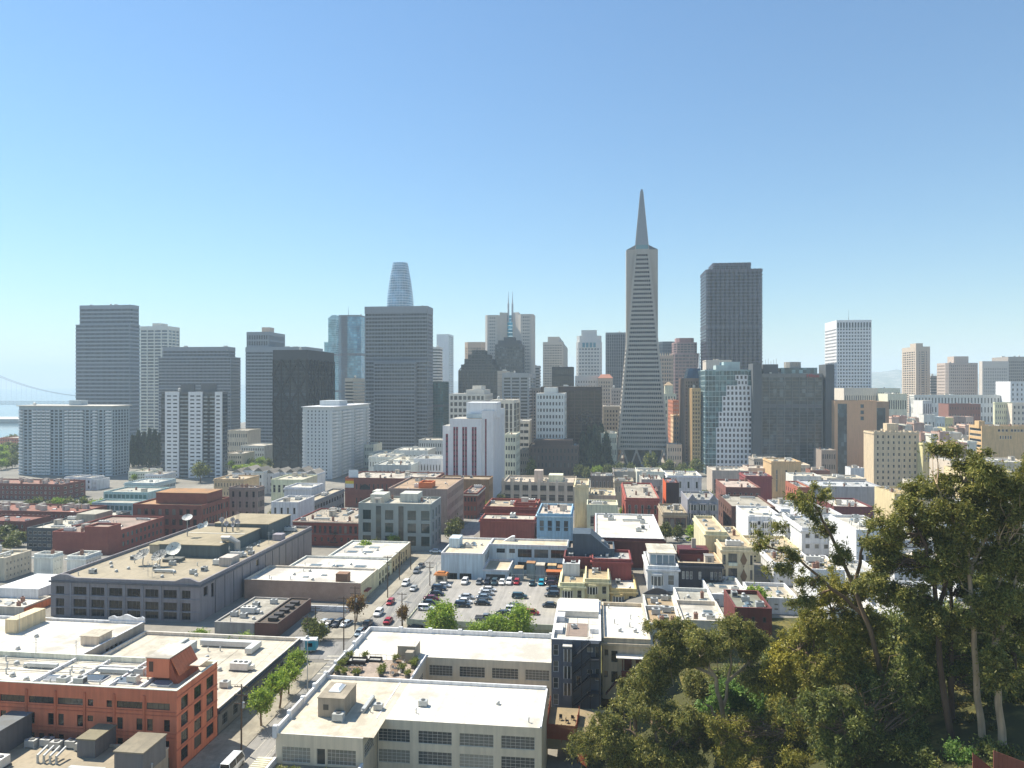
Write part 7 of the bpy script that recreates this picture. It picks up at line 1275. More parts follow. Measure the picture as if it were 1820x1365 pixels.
def round_tree_meshes(H, Rr, leafmat, bark, seed, ncl=26, per=70, size=.5, z0=.32, asp=.6):
    rng = np.random.default_rng(seed); cen = []
    for _ in range(ncl):
        d = rng.normal(size=3); d /= np.linalg.norm(d); q = rng.random() ** .4
        cen.append((d[0] * Rr * .72 * q, d[1] * Rr * .72 * q, H * (1 + z0) / 2 + d[2] * H * (1 - z0) / 2 * .74 * q))
    v, n = leaf_verts(cen, [Rr * .36 * (.7 + .6 * rng.random()) for _ in cen], per, size, rng, asp); crown = npquads('crown', v, n, leafmat)
    t = MB(); top = (rng.normal() * .3, rng.normal() * .3, H * .75); t.tube(bent((0, 0, -.3), top, rng, 4, .03), [H * .03, H * .026, H * .02, H * .014, H * .006], 7)
    for c in cen[::3]:
        zz = H * (.28 + .35 * rng.random()); t.tube(bent((top[0] * zz / H, top[1] * zz / H, zz), c, rng, 3, .06), [H * .011, H * .009, H * .006, H * .003], 5)
    return t.mesh('trunk', bark, True), crown
RT = {}
def street_tree(kind, X, Y, z, H, Rr, label, rot=0, group=None, seed=1, leafmat=None, ncl=26, per=70, size=.5, bark=None, name='street_tree', z0=.32):
    key = (kind, seed)
    if key not in RT: RT[key] = (H, Rr, *round_tree_meshes(H, Rr, leafmat or L_ST, bark or BARK, seed, ncl, per, size, z0))
    h0, r0, tm, cm = RT[key]; o = thing(name, label, 'tree', (X, Y, z), rot, group); s = (Rr / r0, Rr / r0, H / h0)
    put('trunk', tm, o, sc=s); put('crown', cm, o, sc=s); return o
def gtree(kind, px, py, Y, H, Rr, label, **k):
    X = PX(px, Y); return street_tree(kind, X, Y, gz(X, Y), H, Rr, label, **k)
# trees of the street in front
for i, (Y, off, H, Rr, lb) in enumerate(((137, -14.6, 7.4, 2.9, 'street tree nearest the picture foot by the dark grey warehouse'), (144.5, -14.5, 8.0, 3.3, 'second street tree along the dark grey warehouse'), (151, -15.4, 7.0, 2.7, 'third street tree along the dark grey warehouse'), (158, -16.8, 7.2, 2.7, 'fourth street tree along the dark grey warehouse, near the crosswalk'))): X = sx(off, Y); street_tree('st', X, Y, gz(X, Y), H, Rr, lb, i * 1.3, 'street trees along the grey warehouse', 1 + i % 2, L_ST, 24, 170, .42)
gtree('big', 786, 0, 176, 13.0, 4.5, 'round bright green tree at the left in front of the parking deck', seed=11, ncl=46, per=240, size=.5, leafmat=L_ST, z0=.12, group='green trees before the deck'); gtree('big', 922, 0, 174, 12.6, 4.8, 'largest bright green tree at the right in front of the parking deck', seed=12, ncl=46, per=240, size=.5, leafmat=L_ST, z0=.12, group='green trees before the deck')
gtree('big', 884, 0, 172, 11.0, 4.0, 'bright green tree touching the largest one before the deck', seed=11, rot=2, group='green trees before the deck'); gtree('big', 848, 0, 170, 9.4, 3.8, 'low bright green tree in the middle before the deck', seed=12, rot=1, group='green trees before the deck')
gtree('brn', 633, 0, 197, 8.0, 3.2, 'brownish tree on the pavement by the corner car park', seed=21, ncl=30, per=120, size=.5, leafmat=L_BRN); gtree('brn', 716, 0, 192, 6.5, 1.9, 'small reddish tree at the deck corner by the street', seed=21, rot=2)
gtree('dk', 565, 0, 182, 5.4, 3.2, 'dark green tree behind the food truck', seed=31, ncl=26, per=150, size=.45, leafmat=L_DK, z0=.1); gtree('dk', 550, 0, 187, 4.8, 2.6, 'small dark tree between truck and corner car park', seed=31, rot=1); gtree('st', 427, 0, 174, 5.0, 3.6, 'yellow-green bush tree behind the grey warehouse roof', seed=2, rot=1); gtree('st', 352, 0, 176, 5.2, 3.0, 'low green tree behind the warehouse parapet', seed=1, rot=2)
FT = [(737, 292, 8, 3.4, 'dk', 'dark street tree before the loft building'), (700, 282, 7, 3, 'st', 'palm-green street tree at the loft corner'), (648, 270, 7, 3, 'st', 'leafy street tree behind the white shop roofs'), (668, 276, 6, 2.6, 'dk', 'small dark tree at the loft foot'), (804, 300, 9, 4.2, 'dk', 'large dark street tree opposite the pale blue building'), (814, 318, 8, 3.4, 'dk', 'dark street tree further up the side street'), (1020, 252, 7, 2.6, 'st', 'bright green tree beside the pale blue building'), (1183, 268, 8, 3.0, 'dk', 'street tree right of the white hall'), (1237, 262, 8.5, 4.0, 'st', 'full green street tree below the victorian house'), (1205, 270, 6.5, 2.4, 'dk', 'thin street tree before the shop house'),
 (1258, 440, 10, 5, 'st', 'bright green square tree right of the white-blue block'), (1243, 405, 9, 5, 'st', 'bright green tree below the white-blue block'), (1228, 395, 8, 5, 'dk', 'dark green tree below the white-blue block'), (1268, 400, 9, 5, 'st', 'rounded green tree left of the pinkish brick block'), (1157, 610, 19, 8, 'dk', 'round dark tree at the foot of the pyramid'), (1100, 600, 13, 6, 'dk', 'dark tree at the pyramid left corner'), (1190, 600, 14, 7, 'dk', 'dark tree right of the pyramid foot'), (1238, 600, 16, 7, 'dk', 'dark tree before the white gridded block'), (1212, 590, 12, 6, 'dk', 'dark street tree between pyramid and gridded block'), (1110, 372, 7, 3.2, 'st', 'green tree in the courtyard behind the white hall'), (1117, 460, 6, 3, 'st', 'low green tree beside the cream gabled house'),
 (925, 450, 12, 5, 'dk', 'dark street tree left of the dark brown brick block'), (908, 470, 12, 5, 'dk', 'dark street tree at the lilac building corner'), (944, 545, 22, 5, 'dk', 'tall dark tree left of the dark brown brick block'), (890, 420, 9, 4, 'dk', 'dark tree by the lilac building on the far street'), (356, 560, 18, 8, 'dk', 'big dark tree at the foot of the striped apartment tower'), (225, 440, 12, 6.5, 'st', 'tall yellow-green tree beside the pale teal office'), (215, 448, 10, 5.5, 'st', 'yellow-green tree left of the tallest one'), (240, 432, 9, 5, 'st', 'yellow-green tree right of the tallest one'),
 (48, 430, 8, 5, 'dk', 'first olive tree in the row between the brick apartments'), (68, 432, 9, 5, 'dk', 'second olive tree in the row between the brick apartments'), (88, 428, 8, 4.5, 'dk', 'third olive tree in the row between the brick apartments'), (105, 432, 9, 5, 'st', 'fourth tree, lighter green, between the brick apartments'), (125, 428, 10, 5, 'dk', 'fifth tree in the row between the brick apartments'), (148, 432, 9, 5, 'dk', 'sixth tree in the row between the brick apartments'), (170, 428, 8, 4.5, 'st', 'seventh tree, bright, near the green glass office'), (188, 435, 9, 5, 'st', 'eighth tree near the green glass office'), (10, 345, 9, 6, 'dk', 'dark tree at the left edge before the brick apartments'), (32, 335, 8, 5.5, 'dk', 'olive tree left of the dark glass front'), (20, 320, 6, 4.5, 'dk', 'low olive tree at the left edge'),
 (4, 760, 14, 9, 'st', 'park tree nearest the left edge below the pier'), (16, 820, 12, 9, 'dk', 'park tree behind the edge tree'), (28, 780, 13, 8, 'dk', 'park tree beside the balcony slab'), (10, 900, 12, 9, 'dk', 'far park tree near the water'), (24, 930, 12, 9, 'dk', 'far park tree beside the slab near the water'), (440, 610, 9, 7, 'st', 'bright tree left of the braced tower foot'), (455, 615, 10, 7, 'st', 'second bright tree at the braced tower foot'), (470, 612, 9, 7, 'dk', 'dark tree touching the braced tower foot'), (425, 620, 8, 6, 'st', 'low bright tree right of the striped apartments'), (490, 395, 7, 4, 'dk', 'dark courtyard tree among the white low roofs'), (520, 360, 6, 4, 'dk', 'courtyard tree behind the white house'), (478, 312, 5, 4, 'st', 'yellow-green roof garden bush behind the studio'), (1345, 178, 8, 3.2, 'st', 'yellow-green garden tree beside the diamond house'), (1195, 440, 5, 3, 'dk', 'small dark tree before the white-blue block')]
for i, (px, Y, H, Rr, kd, lb) in enumerate(FT):
    far = Y > 380; gtree(kd + ('f' if far else ''), px, 0, Y, H, Rr, lb, rot=i * .9, seed=(61 if kd == 'st' else 71) + i % 2, leafmat=L_ST if kd == 'st' else L_DK, ncl=26, per=60 if far else 110, size=1.0 if far else .6, z0=.12)
# conifers
def conifer(px, Y, H, Rr, label, seed, group=None, leafmat=None):
    key = ('con', seed)
    if key not in RT:
        rng = np.random.default_rng(seed); cen, rd = [], []
        for k in range(60): t = rng.random() ** .8; a = rng.random() * 6.28; rr_ = (1 - t) * .8 + .12; cen.append((math.cos(a) * rr_ * .6, math.sin(a) * rr_ * .6, .06 + t * .9)); rd.append((.34 * rr_ + .08, .34 * rr_ + .08, .06))
        v, n = leaf_verts(cen, rd, 60, .16, rng, .5, .3); tr = MB().tube([(0, 0, -.02), (0, 0, .5), (0, 0, .97)], [.05, .035, .008], 7); RT[key] = (tr.mesh('trunk', DBARK), npquads('crown', v, n, leafmat or L_CYP))
    X = PX(px, Y); o = thing('conifer', label, 'tree', (X, Y, gz(X, Y) - .2), seed * 1.1, group); s = (Rr, Rr, H); put('trunk', RT[key][0], o, sc=s); put('crown', RT[key][1], o, sc=s); return o
for i, (px, H) in enumerate(((236, 29), (246, 33), (256, 31), (266, 35), (275, 34), (284, 30))): conifer(px, 660 + (i % 3) * 14, H, 7.5, 'dark cypress, %s of the clump between the two apartment slabs' % ('first second third fourth fifth last'.split()[i]), 81 + i % 3, 'cypress clump')
for i, (px, H) in enumerate(((1036, 34), (1047, 38), (1058, 41), (1069, 40), (1078, 34), (1052, 28), (1066, 26))): conifer(px, (625, 640, 632, 645, 630, 600, 602)[i], H, 8.5, 'dark redwood, %s of the grove left of the pyramid' % ('first second third fourth fifth sixth last'.split()[i]), 81 + i % 3, 'redwood grove')
# ---------------------------------------------------------------- the wooded hillside at the right
hs = MB(); hx = axis([(12, 130, 3)]); hy = axis([(30, 176, 3)]); n_ = len(hx); rh = random.Random(2)
hs.v = [(x, y, gz(x, y) + .12 + (.5 * rh.random() if 16 < x and y < 150 else 0)) for y in hy for x in hx]; hs.f = [(j*n_+i, j*n_+i+1, (j+1)*n_+i+1, (j+1)*n_+i) for j in range(len(hy)-1) for i in range(n_-1)]; hs.m = [0]*len(hs.f)
hm_, n2, l2, b2 = nodes('hillside_soil'); l2.new(ramp(n2, l2, noise(n2, l2, .12, 6, .7), [(.3, lin('#33351c')), (.5, lin('#474722')), (.6, lin('#6d6432')), (.72, lin('#98854e'))]), b2.inputs['Base Color']); b2.inputs['Roughness'].default_value = 1
struct(hs.build('hillside', hm_, smooth=True))
def px3(px, py, Y): return (PX(px, Y), Y, PZ(py, Y))
def hill_tree(label, Y, trunks, blobs, leafmat, bark, seed, per=150, size=.42, dens=1.2, asp=.30, name='eucalyptus_tree', droop=.35, tw=.45):
    rng = np.random.default_rng(seed); b0 = px3(*trunks[0][0], Y); o = thing(name, label, 'tree', (b0[0], Y, gz(b0[0], Y) - .3)); off = np.array(o.location); tips = []
    tr = MB()
    for k, pts in enumerate(trunks):
        P3 = [np.array(px3(a, b, Y + rng.normal() * .4 + (c[0] if c else 0))) - off for a, b, *c in pts]
        if k == 0: P3[0] = np.array((P3[0][0], P3[0][1], min(P3[0][2], 0) - .3))
        w0 = tw * (1 if k == 0 else .62); m = len(P3); dense = []
        for i in range(m - 1):
            for t in (0, .33, .66): q = P3[i] + (P3[i+1] - P3[i]) * t + rng.normal(size=3) * .10 * (i + t > 0); dense.append(q)
        dense.append(P3[-1]); tr.tube(dense, [w0 * (1 - .82 * i / len(dense)) for i in range(len(dense))], 8); tips += dense[len(dense)//3:]
    tips = np.array(tips); cen, rds = [], []
    for px, py, rx, ry in blobs:
        c = np.array(px3(px, py, Y)) - off; RX, RZ = rx / F * Y, ry / F * Y; c[1] += rng.normal() * RX * .35; nc = max(5, int(dens * 6.2 * (RX * RX * RZ) ** .62))
        subs = [(c + (lambda d: d / np.linalg.norm(d) * np.array((RX, RX * .9, RZ)) * (.35 + .5 * rng.random()))(rng.normal(size=3)), .34 + .3 * rng.random()) for _ in range(7)]
        for _ in range(nc):
            d = rng.normal(size=3); d /= np.linalg.norm(d); q = rng.random() ** .5; sc_, sr = subs[int(rng.integers(7))]; cc = sc_ + d * np.array((RX, RX * .9, RZ)) * q * sr; cen.append(cc); s = .4 + .5 * rng.random(); rds.append((1.05 * s, 1.05 * s, 1.15 * s))
            j = np.argmin(np.linalg.norm(tips - cc - np.array((0, 0, -1.0)), axis=1))
            if rng.random() < .28: tr.tube(bent(tips[j], cc, rng, 3, .10), [.085, .06, .04, .015], 5)
    v, n = leaf_verts(cen, rds, per, size, rng, asp, droop); tr.build('trunk', bark, o, smooth=True); put('crown', npquads('crown', v, n, leafmat), o); return o
hill_tree('tallest eucalyptus with a bare pale trunk at the right', 84, [[(1750, 1350), (1738, 1240), (1727, 1100), (1722, 960), (1712, 860)], [(1724, 1020), (1760, 930), (1772, 890)], [(1722, 980), (1680, 900), (1665, 860)]], [(1710, 832, 58, 34), (1748, 872, 50, 40), (1672, 868, 42, 38), (1722, 930, 55, 42), (1775, 925, 40, 36), (1690, 915, 40, 34), (1700, 990, 40, 36), (1752, 1000, 42, 38), (1650, 905, 30, 28), (1770, 870, 34, 30), (1705, 800, 34, 16)], L_EUC, PALE, 1)
hill_tree('twin-trunked eucalyptus leaning left beside the tallest one', 86, [[(1702, 1365), (1676, 1230), (1662, 1070), (1645, 970), (1612, 905)], [(1664, 1090), (1690, 990), (1700, 950)]], [(1607, 885, 34, 30), (1586, 935, 34, 32), (1635, 935, 40, 34), (1612, 995, 46, 36), (1655, 1010, 44, 40), (1640, 1075, 44, 36), (1690, 965, 30, 30), (1580, 985, 34, 30), (1560, 1040, 36, 32), (1600, 1060, 40, 36), (1670, 1110, 40, 36)], L_EUC, DBARK, 2)
hill_tree('dark-stemmed eucalyptus close behind the twin trunks', 89, [[(1692, 1365), (1690, 1210), (1690, 1090), (1694, 990)]], [(1640, 1120, 36, 34), (1720, 1180, 40, 36), (1668, 1190, 36, 32), (1750, 1220, 36, 30), (1695, 1030, 40, 40), (1735, 1060, 40, 40), (1700, 1105, 42, 40), (1745, 1130, 36, 36), (1660, 1140, 34, 32)], L_DK, DBARK, 3)
hill_tree('pale-stemmed eucalyptus near the right picture edge', 82, [[(1782, 1330), (1772, 1210), (1768, 1090), (1782, 980)], [(1770, 1150), (1800, 1060), (1812, 1000)]], [(1800, 900, 36, 46), (1802, 990, 40, 48), (1780, 1060, 42, 44), (1805, 1110, 36, 44), (1765, 1180, 40, 34), (1815, 850, 26, 40), (1780, 980, 34, 34), (1745, 1090, 34, 34)], L_EUC, PALE, 4)
hill_tree('shadowed eucalyptus at the right picture edge', 92, [[(1812, 1345), (1806, 1200), (1804, 1080)]], [(1790, 1230, 40, 36), (1815, 1250, 34, 40), (1770, 1130, 40, 36), (1815, 1060, 36, 50), (1800, 1160, 40, 40), (1830, 1000, 30, 50)], L_DK, DBARK, 5)
hill_tree('thin leaning eucalyptus reaching left over the houses', 93, [[(1602, 1365), (1580, 1250), (1548, 1120), (1502, 1005), (1462, 925), (1442, 890)], [(1540, 1100), (1480, 1045), (1410, 985), (1350, 968)], [(1520, 1050), (1530, 980), (1545, 940)]], [(1445, 882, 38, 18), (1432, 905, 26, 18), (1466, 938, 26, 22), (1490, 985, 24, 24), (1352, 962, 22, 20), (1382, 930, 16, 14), (1400, 985, 26, 16), (1380, 1010, 26, 16), (1440, 1030, 24, 16), (1543, 935, 14, 14), (1420, 1060, 30, 22)], L_EUC, BARK, 6, per=120, dens=.9)
hill_tree('yellow-green eucalyptus mass in the middle of the slope', 96, [[(1560, 1365), (1540, 1260), (1500, 1140), (1470, 1060)], [(1530, 1230), (1450, 1170), (1400, 1150)]], [(1500, 1055, 48, 40), (1455, 1095, 46, 36), (1530, 1110, 46, 44), (1420, 1140, 46, 34), (1490, 1160, 60, 44), (1440, 1200, 60, 42), (1550, 1180, 44, 44)], L_EUC2, BARK, 7)
hill_tree('broad shady tree at the foot of the big trunks', 88, [[(1590, 1400), (1570, 1330), (1540, 1270)], [(1580, 1350), (1510, 1290)]], [(1640, 1250, 40, 40), (1600, 1310, 44, 36), (1500, 1340, 60, 28), (1540, 1260, 60, 44), (1590, 1250, 40, 44), (1500, 1290, 60, 40), (1450, 1270, 54, 36), (1560, 1320, 56, 34), (1610, 1190, 30, 40)], L_DK, BARK, 8)
hill_tree('spreading eucalyptus with white bare limbs in the middle', 108, [[(1284, 1345), (1284, 1270), (1270, 1205), (1245, 1165), (1232, 1140)], [(1284, 1260), (1298, 1190), (1300, 1150)], [(1268, 1200), (1225, 1180), (1175, 1165)], [(1290, 1215), (1330, 1180), (1350, 1165)], [(1284, 1290), (1262, 1255), (1250, 1248)]], [(1185, 1140, 48, 30), (1240, 1122, 44, 20), (1300, 1125, 46, 26), (1160, 1175, 34, 30), (1335, 1150, 34, 26), (1205, 1170, 34, 22), (1150, 1210, 30, 26), (1215, 1130, 40, 24), (1270, 1140, 40, 22), (1180, 1195, 34, 26), (1340, 1195, 30, 24), (1240, 1175, 26, 16)], L_EUC, PALE, 9, dens=1.5)
hill_tree('low broad eucalyptus crown at the bottom of the slope', 103, [[(1180, 1400), (1175, 1330), (1160, 1290)], [(1178, 1350), (1120, 1300), (1085, 1290)], [(1180, 1345), (1225, 1300)]], [(1095, 1290, 52, 34), (1160, 1262, 50, 28), (1215, 1285, 52, 34), (1060, 1325, 44, 30), (1130, 1325, 60, 32), (1200, 1335, 56, 30), (1110, 1360, 70, 24), (1260, 1330, 40, 32)], L_EUC, BARK, 10)
hill_tree('acacia with golden foliage beside the white limbs', 104, [[(1390, 1340), (1388, 1260), (1384, 1200)]], [(1388, 1160, 32, 36), (1372, 1205, 34, 34), (1400, 1215, 30, 30), (1385, 1250, 34, 28)], L_ACA, BARK, 11, name='acacia_tree', asp=.45)
hill_tree('olive crown below the golden acacia', 98, [[(1420, 1400), (1410, 1330), (1400, 1300)]], [(1320, 1340, 44, 26), (1290, 1300, 36, 30), (1430, 1350, 50, 24), (1400, 1290, 50, 34), (1350, 1300, 40, 30), (1440, 1310, 40, 34), (1390, 1335, 56, 28)], L_EUC2, BARK, 12, name='hillside_tree')
hill_tree('dark green tree below the white limbs', 112, [[(1330, 1330), (1330, 1270), (1325, 1245)]], [(1290, 1230, 30, 24), (1260, 1280, 34, 30), (1330, 1240, 36, 28), (1310, 1270, 30, 26), (1350, 1265, 30, 28)], L_SHR, BARK, 13, name='hillside_tree', asp=.5)
hill_tree('leafy tree beside the slate house garden', 122, [[(1130, 1290), (1130, 1240), (1128, 1215)]], [(1130, 1215, 26, 30), (1150, 1240, 28, 26), (1115, 1245, 24, 22)], L_EUC, BARK, 14, name='garden_tree', asp=.5)
BACK = [(1390, 128, 9, 4, 'dk'), (1430, 124, 10, 4.5, 'eu'), (1480, 122, 11, 4.5, 'dk'), (1530, 120, 12, 5, 'eu'), (1590, 118, 13, 5, 'dk'), (1650, 114, 13, 5, 'eu'), (1710, 110, 13, 5, 'dk'), (1770, 106, 13, 5, 'dk'), (1815, 100, 13, 5, 'eu'), (1290, 124, 7, 3.6, 'dk'), (1240, 127, 6.5, 3.4, 'eu'), (1190, 121, 7, 3.4, 'eu'), (1630, 96, 9, 4, 'dk'), (1740, 94, 8, 3.6, 'eu')]
WHB_ = ['beside the golden acacia', 'behind the yellow-green mass, left', 'behind the yellow-green mass, middle', 'behind the yellow-green mass, right', 'behind the leaning thin trunk', 'behind the twin trunks', 'behind the tallest trunk', 'behind the pale stem at the edge', 'at the right edge, behind all trunks', 'behind the white limbs, right', 'behind the white limbs, middle', 'behind the white limbs, left', 'low between the twin trunks', 'low beside the tallest trunk']
for i, (px, Y, H, Rr, kd) in enumerate(BACK): gtree('b' + kd, px, 0, Y, H, Rr, ('dark' if kd == 'dk' else 'olive') + ' slope tree ' + WHB_[i], rot=i * 1.7, seed=41 if kd == 'dk' else 42, leafmat=L_DK if kd == 'dk' else L_EUC, ncl=60, per=200, size=.42, z0=.05, name='hillside_tree', group='trees at the back of the slope')
SHRUBS = [(992, 1300, 112, 1.6, L_DK, 'dark shrub against the cream factory end'), (1003, 1330, 108, 1.9, L_SHR, 'green shrub below the terracotta fence'), (1078, 1235, 128, 2.2, L_SHR, 'bright grassy bush beside the slate house garden'), (1060, 1245, 126, 1.5, L_SHR, 'small bright bush at the garden edge'), (1500, 1352, 82, 2.2, L_SHR, 'bright green bush at the picture foot'), (1440, 1345, 84, 2.0, L_DK, 'grey-green bush left of the bright one at the foot'), (1330, 1350, 90, 2.2, L_EUC2, 'ochre bush at the picture foot'), (1395, 1352, 88, 1.8, L_SHR, 'green bush between the ochre and the grey-green ones'), (1285, 1352, 94, 2.0, L_DK, 'dark bush under the spreading eucalyptus'), (1640, 1340, 84, 1.8, L_DK, 'dark bush between the big trunks'), (1705, 1345, 82, 1.6, L_SHR, 'green bush at the foot of the tallest trunk'), (1225, 1225, 118, 1.8, L_ACA, 'golden bush behind the white limbs'), (1010, 1352, 104, 1.8, L_EUC, 'olive bush at the lower garden corner'), (1770, 1310, 80, 1.6, L_DK, 'dark bush right of the tallest trunk')]
for i, (px, py, Y, r_, lm, lb) in enumerate(SHRUBS):
    rng = np.random.default_rng(200 + i); X = PX(px, Y); o = thing('shrub', lb, 'shrub', (X, Y, gz(X, Y))); cen = [(rng.normal() * r_ * .45, rng.normal() * r_ * .45, r_ * (.35 + .7 * rng.random())) for _ in range(16)]; v, n = leaf_verts(cen, [r_ * .42] * 16, 130, .34, rng, .45); put('foliage', npquads('foliage', v, n, lm), o)
    st_ = MB(); [st_.tube([(0, 0, 0), (c[0] * .5, c[1] * .5, c[2] * .5), c], [.06, .04, .015], 5) for c in cen[::3]]; st_.build('stem', BARK, o)
rng = np.random.default_rng(99); cen = []
for _ in range(900):
    x, y = rng.uniform(16, 100), rng.uniform(62, 150)
    if y > 118 and x < 36: continue
    cen.append((x, y, gz(x, y) + .35))
v, n = leaf_verts(cen, [(1.3, 1.3, .5)] * len(cen), 60, .5, rng, .3, -.5); u = stuff(put('undergrowth', npquads('undergrowth', v, n, leafm('#3f4a1e', '#6d6a2c', '#a3904a', .25)))); u['label'] = 'mixed weeds and dry grass covering the wooded slope'; u['category'] = 'undergrowth'

GRV = [(2, 640, 9), (12, 650, 8), (22, 655, 9), (6, 700, 10), (30, 690, 9), (18, 720, 10), (240, 560, 6), (256, 572, 7), (272, 566, 6), (412, 640, 8), (430, 650, 9), (446, 645, 8), (462, 655, 9), (478, 648, 8), (662, 610, 7), (676, 620, 7), (700, 640, 7), (720, 655, 7), (740, 640, 7), (1030, 590, 9), (1042, 580, 8), (1060, 585, 9), (1080, 590, 9), (1120, 600, 9), (1136, 585, 7), (1176, 590, 8), (1205, 580, 8), (1225, 575, 8), (1320, 560, 8), (1345, 550, 7), (1440, 540, 7), (1470, 530, 8), (1498, 520, 8), (1530, 470, 7), (1560, 470, 7), (1600, 470, 8), (1625, 480, 8), (1650, 560, 7), (1690, 600, 7), (1610, 610, 7), (1740, 560, 8), (930, 520, 8), (870, 400, 6), (780, 360, 6)]
LMK = [(40, 'by the waterfront at the far left'), (300, 'below the cypress clump'), (500, 'before the banded and braced towers'), (760, 'behind the balconied apartment tower'), (900, 'on the street by the lilac building'), (1000, 'beside the dark brown brick block'), (1090, 'in front of the redwood grove'), (1190, 'along the pyramid foot'), (1300, 'right of the pyramid foot'), (1460, 'before the glass hotel'), (1580, 'around the cream residence foot'), (1700, 'on the hillside of small houses'), (1900, 'below the tan garage')]; cnt = {}
for i, (px, Y, H) in enumerate(GRV):
    lm = [t for q, t in LMK if px < q][0]; cnt[lm] = cnt.get(lm, 0) + 1; gtree('dkf' if i % 3 else 'stf', px, 0, Y, H * 1.25, H * .62, ('dark' if i % 3 else 'bright') + ' green tree %s, %s of that clump' % (lm, 'first second third fourth fifth sixth seventh'.split()[cnt[lm] - 1]), rot=i * 2.1, seed=71 if i % 3 else 61, leafmat=L_DK if i % 3 else L_ST, ncl=26, per=60, size=1.0, z0=.12, group='tree belt at the foot of the towers')
# ---------------------------------------------------------------- poles, wires, terrace furniture, fences
WOOD = plain('#5b4a3a', .9); GALV = plain('#9aa0a2', .5, .3); WIRE = plain('#2a2a2a', .6)
def upole(px, ytop, ybot, label, arms=2, z=None, group='utility poles along the street', turn=0.0):
    Y = YG(ybot, 17.2 if z is None else z); X = PX(px, Y); zb = gz(X, Y) if z is None else z; H = PZ(ytop, Y) - zb
    o = thing('utility_pole', label, 'utility pole', (X, Y, zb), -GA + turn, group); MB().tube([(0, 0, -.2), (0, 0, H)], [.17, .11], 8).build('pole', WOOD, o)
    for k in range(arms):
        z = H - .5 - k * 1.5; MB().box(-1.3, 1.3, -.17, -.05, z, z + .14).build('crossarm', WOOD, o)
        for x in (-1.15, -.7, .7, 1.15): MB().tube([(x, -.1, z + .14), (x, -.1, z + .36)], .05, 5).build('insulator', plain('#7f8a8c', .3), o)
    if arms > 1: MB().tube([(.34, 0, H - 4.2), (.34, 0, H - 3.2)], .24, 9).build('transformer', GALV, o)
    return o, H
UP = [upole(429, 1216, 1338, 'tall utility pole with crossarms nearest the foot of the street', 3), upole(611, 1060, 1156, 'utility pole at the crosswalk by the corner car park'), upole(631, 1042, 1124, 'utility pole behind the brownish tree'), upole(714.5, 1053, 1122, 'utility pole at the near corner of the parking deck', 1), upole(689, 988, 1062, 'utility pole before the brick building side wall'), upole(764, 998, 1040, 'utility pole at the far end of the deck'), upole(710, 980, 1030, 'slim utility pole before the tan shops', 1), upole(730, 960, 1012, 'utility pole at the far street corner', 1), upole(561, 1078, 1118, 'utility pole in the corner car park', 1), upole(546, 1095, 1138, 'utility pole with crossarms beside the food truck')]
def lamp(px, ytop, ybot, label, arm=1.6):
    Y = YG(ybot, 17.2); X = PX(px, Y); zb = gz(X, Y); H = PZ(ytop, Y) - zb; o = thing('street_lamp', label, 'street lamp', (X, Y, zb), -GA, 'street lamps'); MB().tube([(0, 0, 0), (0, 0, H), (arm * .5, 0, H + .35), (arm, 0, H + .3)], [.11, .07, .05, .05], 7).build('post', GALV, o); MB().box(arm - .1, arm + .55, -.14, .14, H + .22, H + .36).build('lamp_head', plain('#b9bcbc', .4), o)
lamp(546.5, 1140, 1262, 'tall pale street lamp rising beside the cream factory'); lamp(655, 1126, 1154, 'short dark street lamp at the main street corner', .8); lamp(776, 1000, 1032, 'street lamp by the pale blue building', 1.0); lamp(817, 1128, 1136, 'small lamp mast before the parking deck', .5)
def wire(label, a, b, sag=.8):
    pts = []
    for k in range(9): t = k / 8; p = Vector(a).lerp(Vector(b), t); p.z -= sag * 4 * t * (1 - t); pts.append(p - Vector(a))
    o = MB().tube(pts, .022, 4).build('overhead_wire', WIRE, None, a); tag(o, label, 'wire', 'overhead wires'); return o
def tip(k, x=0.0): o, H = UP[k]; return tuple(o.location + U * x + Vector((0, 0, H - .2)))
for a, b, nm in ((0, 9, 'from the nearest pole to the food truck pole'), (9, 1, 'from the food truck pole to the crosswalk pole'), (1, 2, 'from the crosswalk pole to the pole behind the brown tree'), (2, 4, 'from the brown tree pole to the brick building pole'), (4, 6, 'from the brick building pole to the slim pole'), (6, 7, 'from the slim pole to the far corner pole'), (3, 5, 'along the parking deck edge')):
    for s, w in ((-1.1, 'left'), (1.1, 'right')): wire('%s overhead wire %s' % (w, nm), tip(a, s), tip(b, s))
wire('service wire slanting down to the box truck side', tip(0, .2), (sx(-4, 118), 118, 24), .2)
# furniture on the factory roof terrace
def tl(x, y, z=None):
    if y > 20: y = 21.7 + (y - 22) * .54
    o = CF; p = o.location + U * x + V * y; return (p.x, p.y, 28.6 + .03 if z is None else z)
WIK = plain('#2f2a27', .8); CUS = plain('#b5b2aa', .9); TEK = plain('#7d6247', .7)
def sofa(x, y, rz, w, label):
    o = thing('wicker_sofa', label, 'sofa', tl(x, y), -GA + rz, 'terrace furniture'); MB().box(-w/2, w/2, -.45, .45, 0, .34).build('base', WIK, o); MB().box(-w/2, w/2, .3, .45, .343, .8).build('backrest', WIK, o)
    for s in (-1, 1): MB().box(s*w/2 - (.14 if s > 0 else 0), s*w/2 + (.14 if s < 0 else 0), -.45, .297, .343, .62).build('armrest', WIK, o)
    n = max(1, round(w / .8))
    for i in range(n): a = -w/2 + .16 + (w - .32) * i / n; MB().box(a + .02, a + (w - .32)/n - .02, -.42, .28, .345, .5).build('cushion', CUS, o)
sofa(3.6, 35.6, 0, 3.0, 'dark wicker sofa by the terrace railing'); sofa(6.6, 36.6, 0, 2.6, 'dark wicker sofa right of the first one'); sofa(3.4, 33.0, math.pi, 3.4, 'long wicker sofa facing the railing sofas'); sofa(1.8, 34.4, math.pi/2, 2.2, 'wicker sofa along the street parapet')
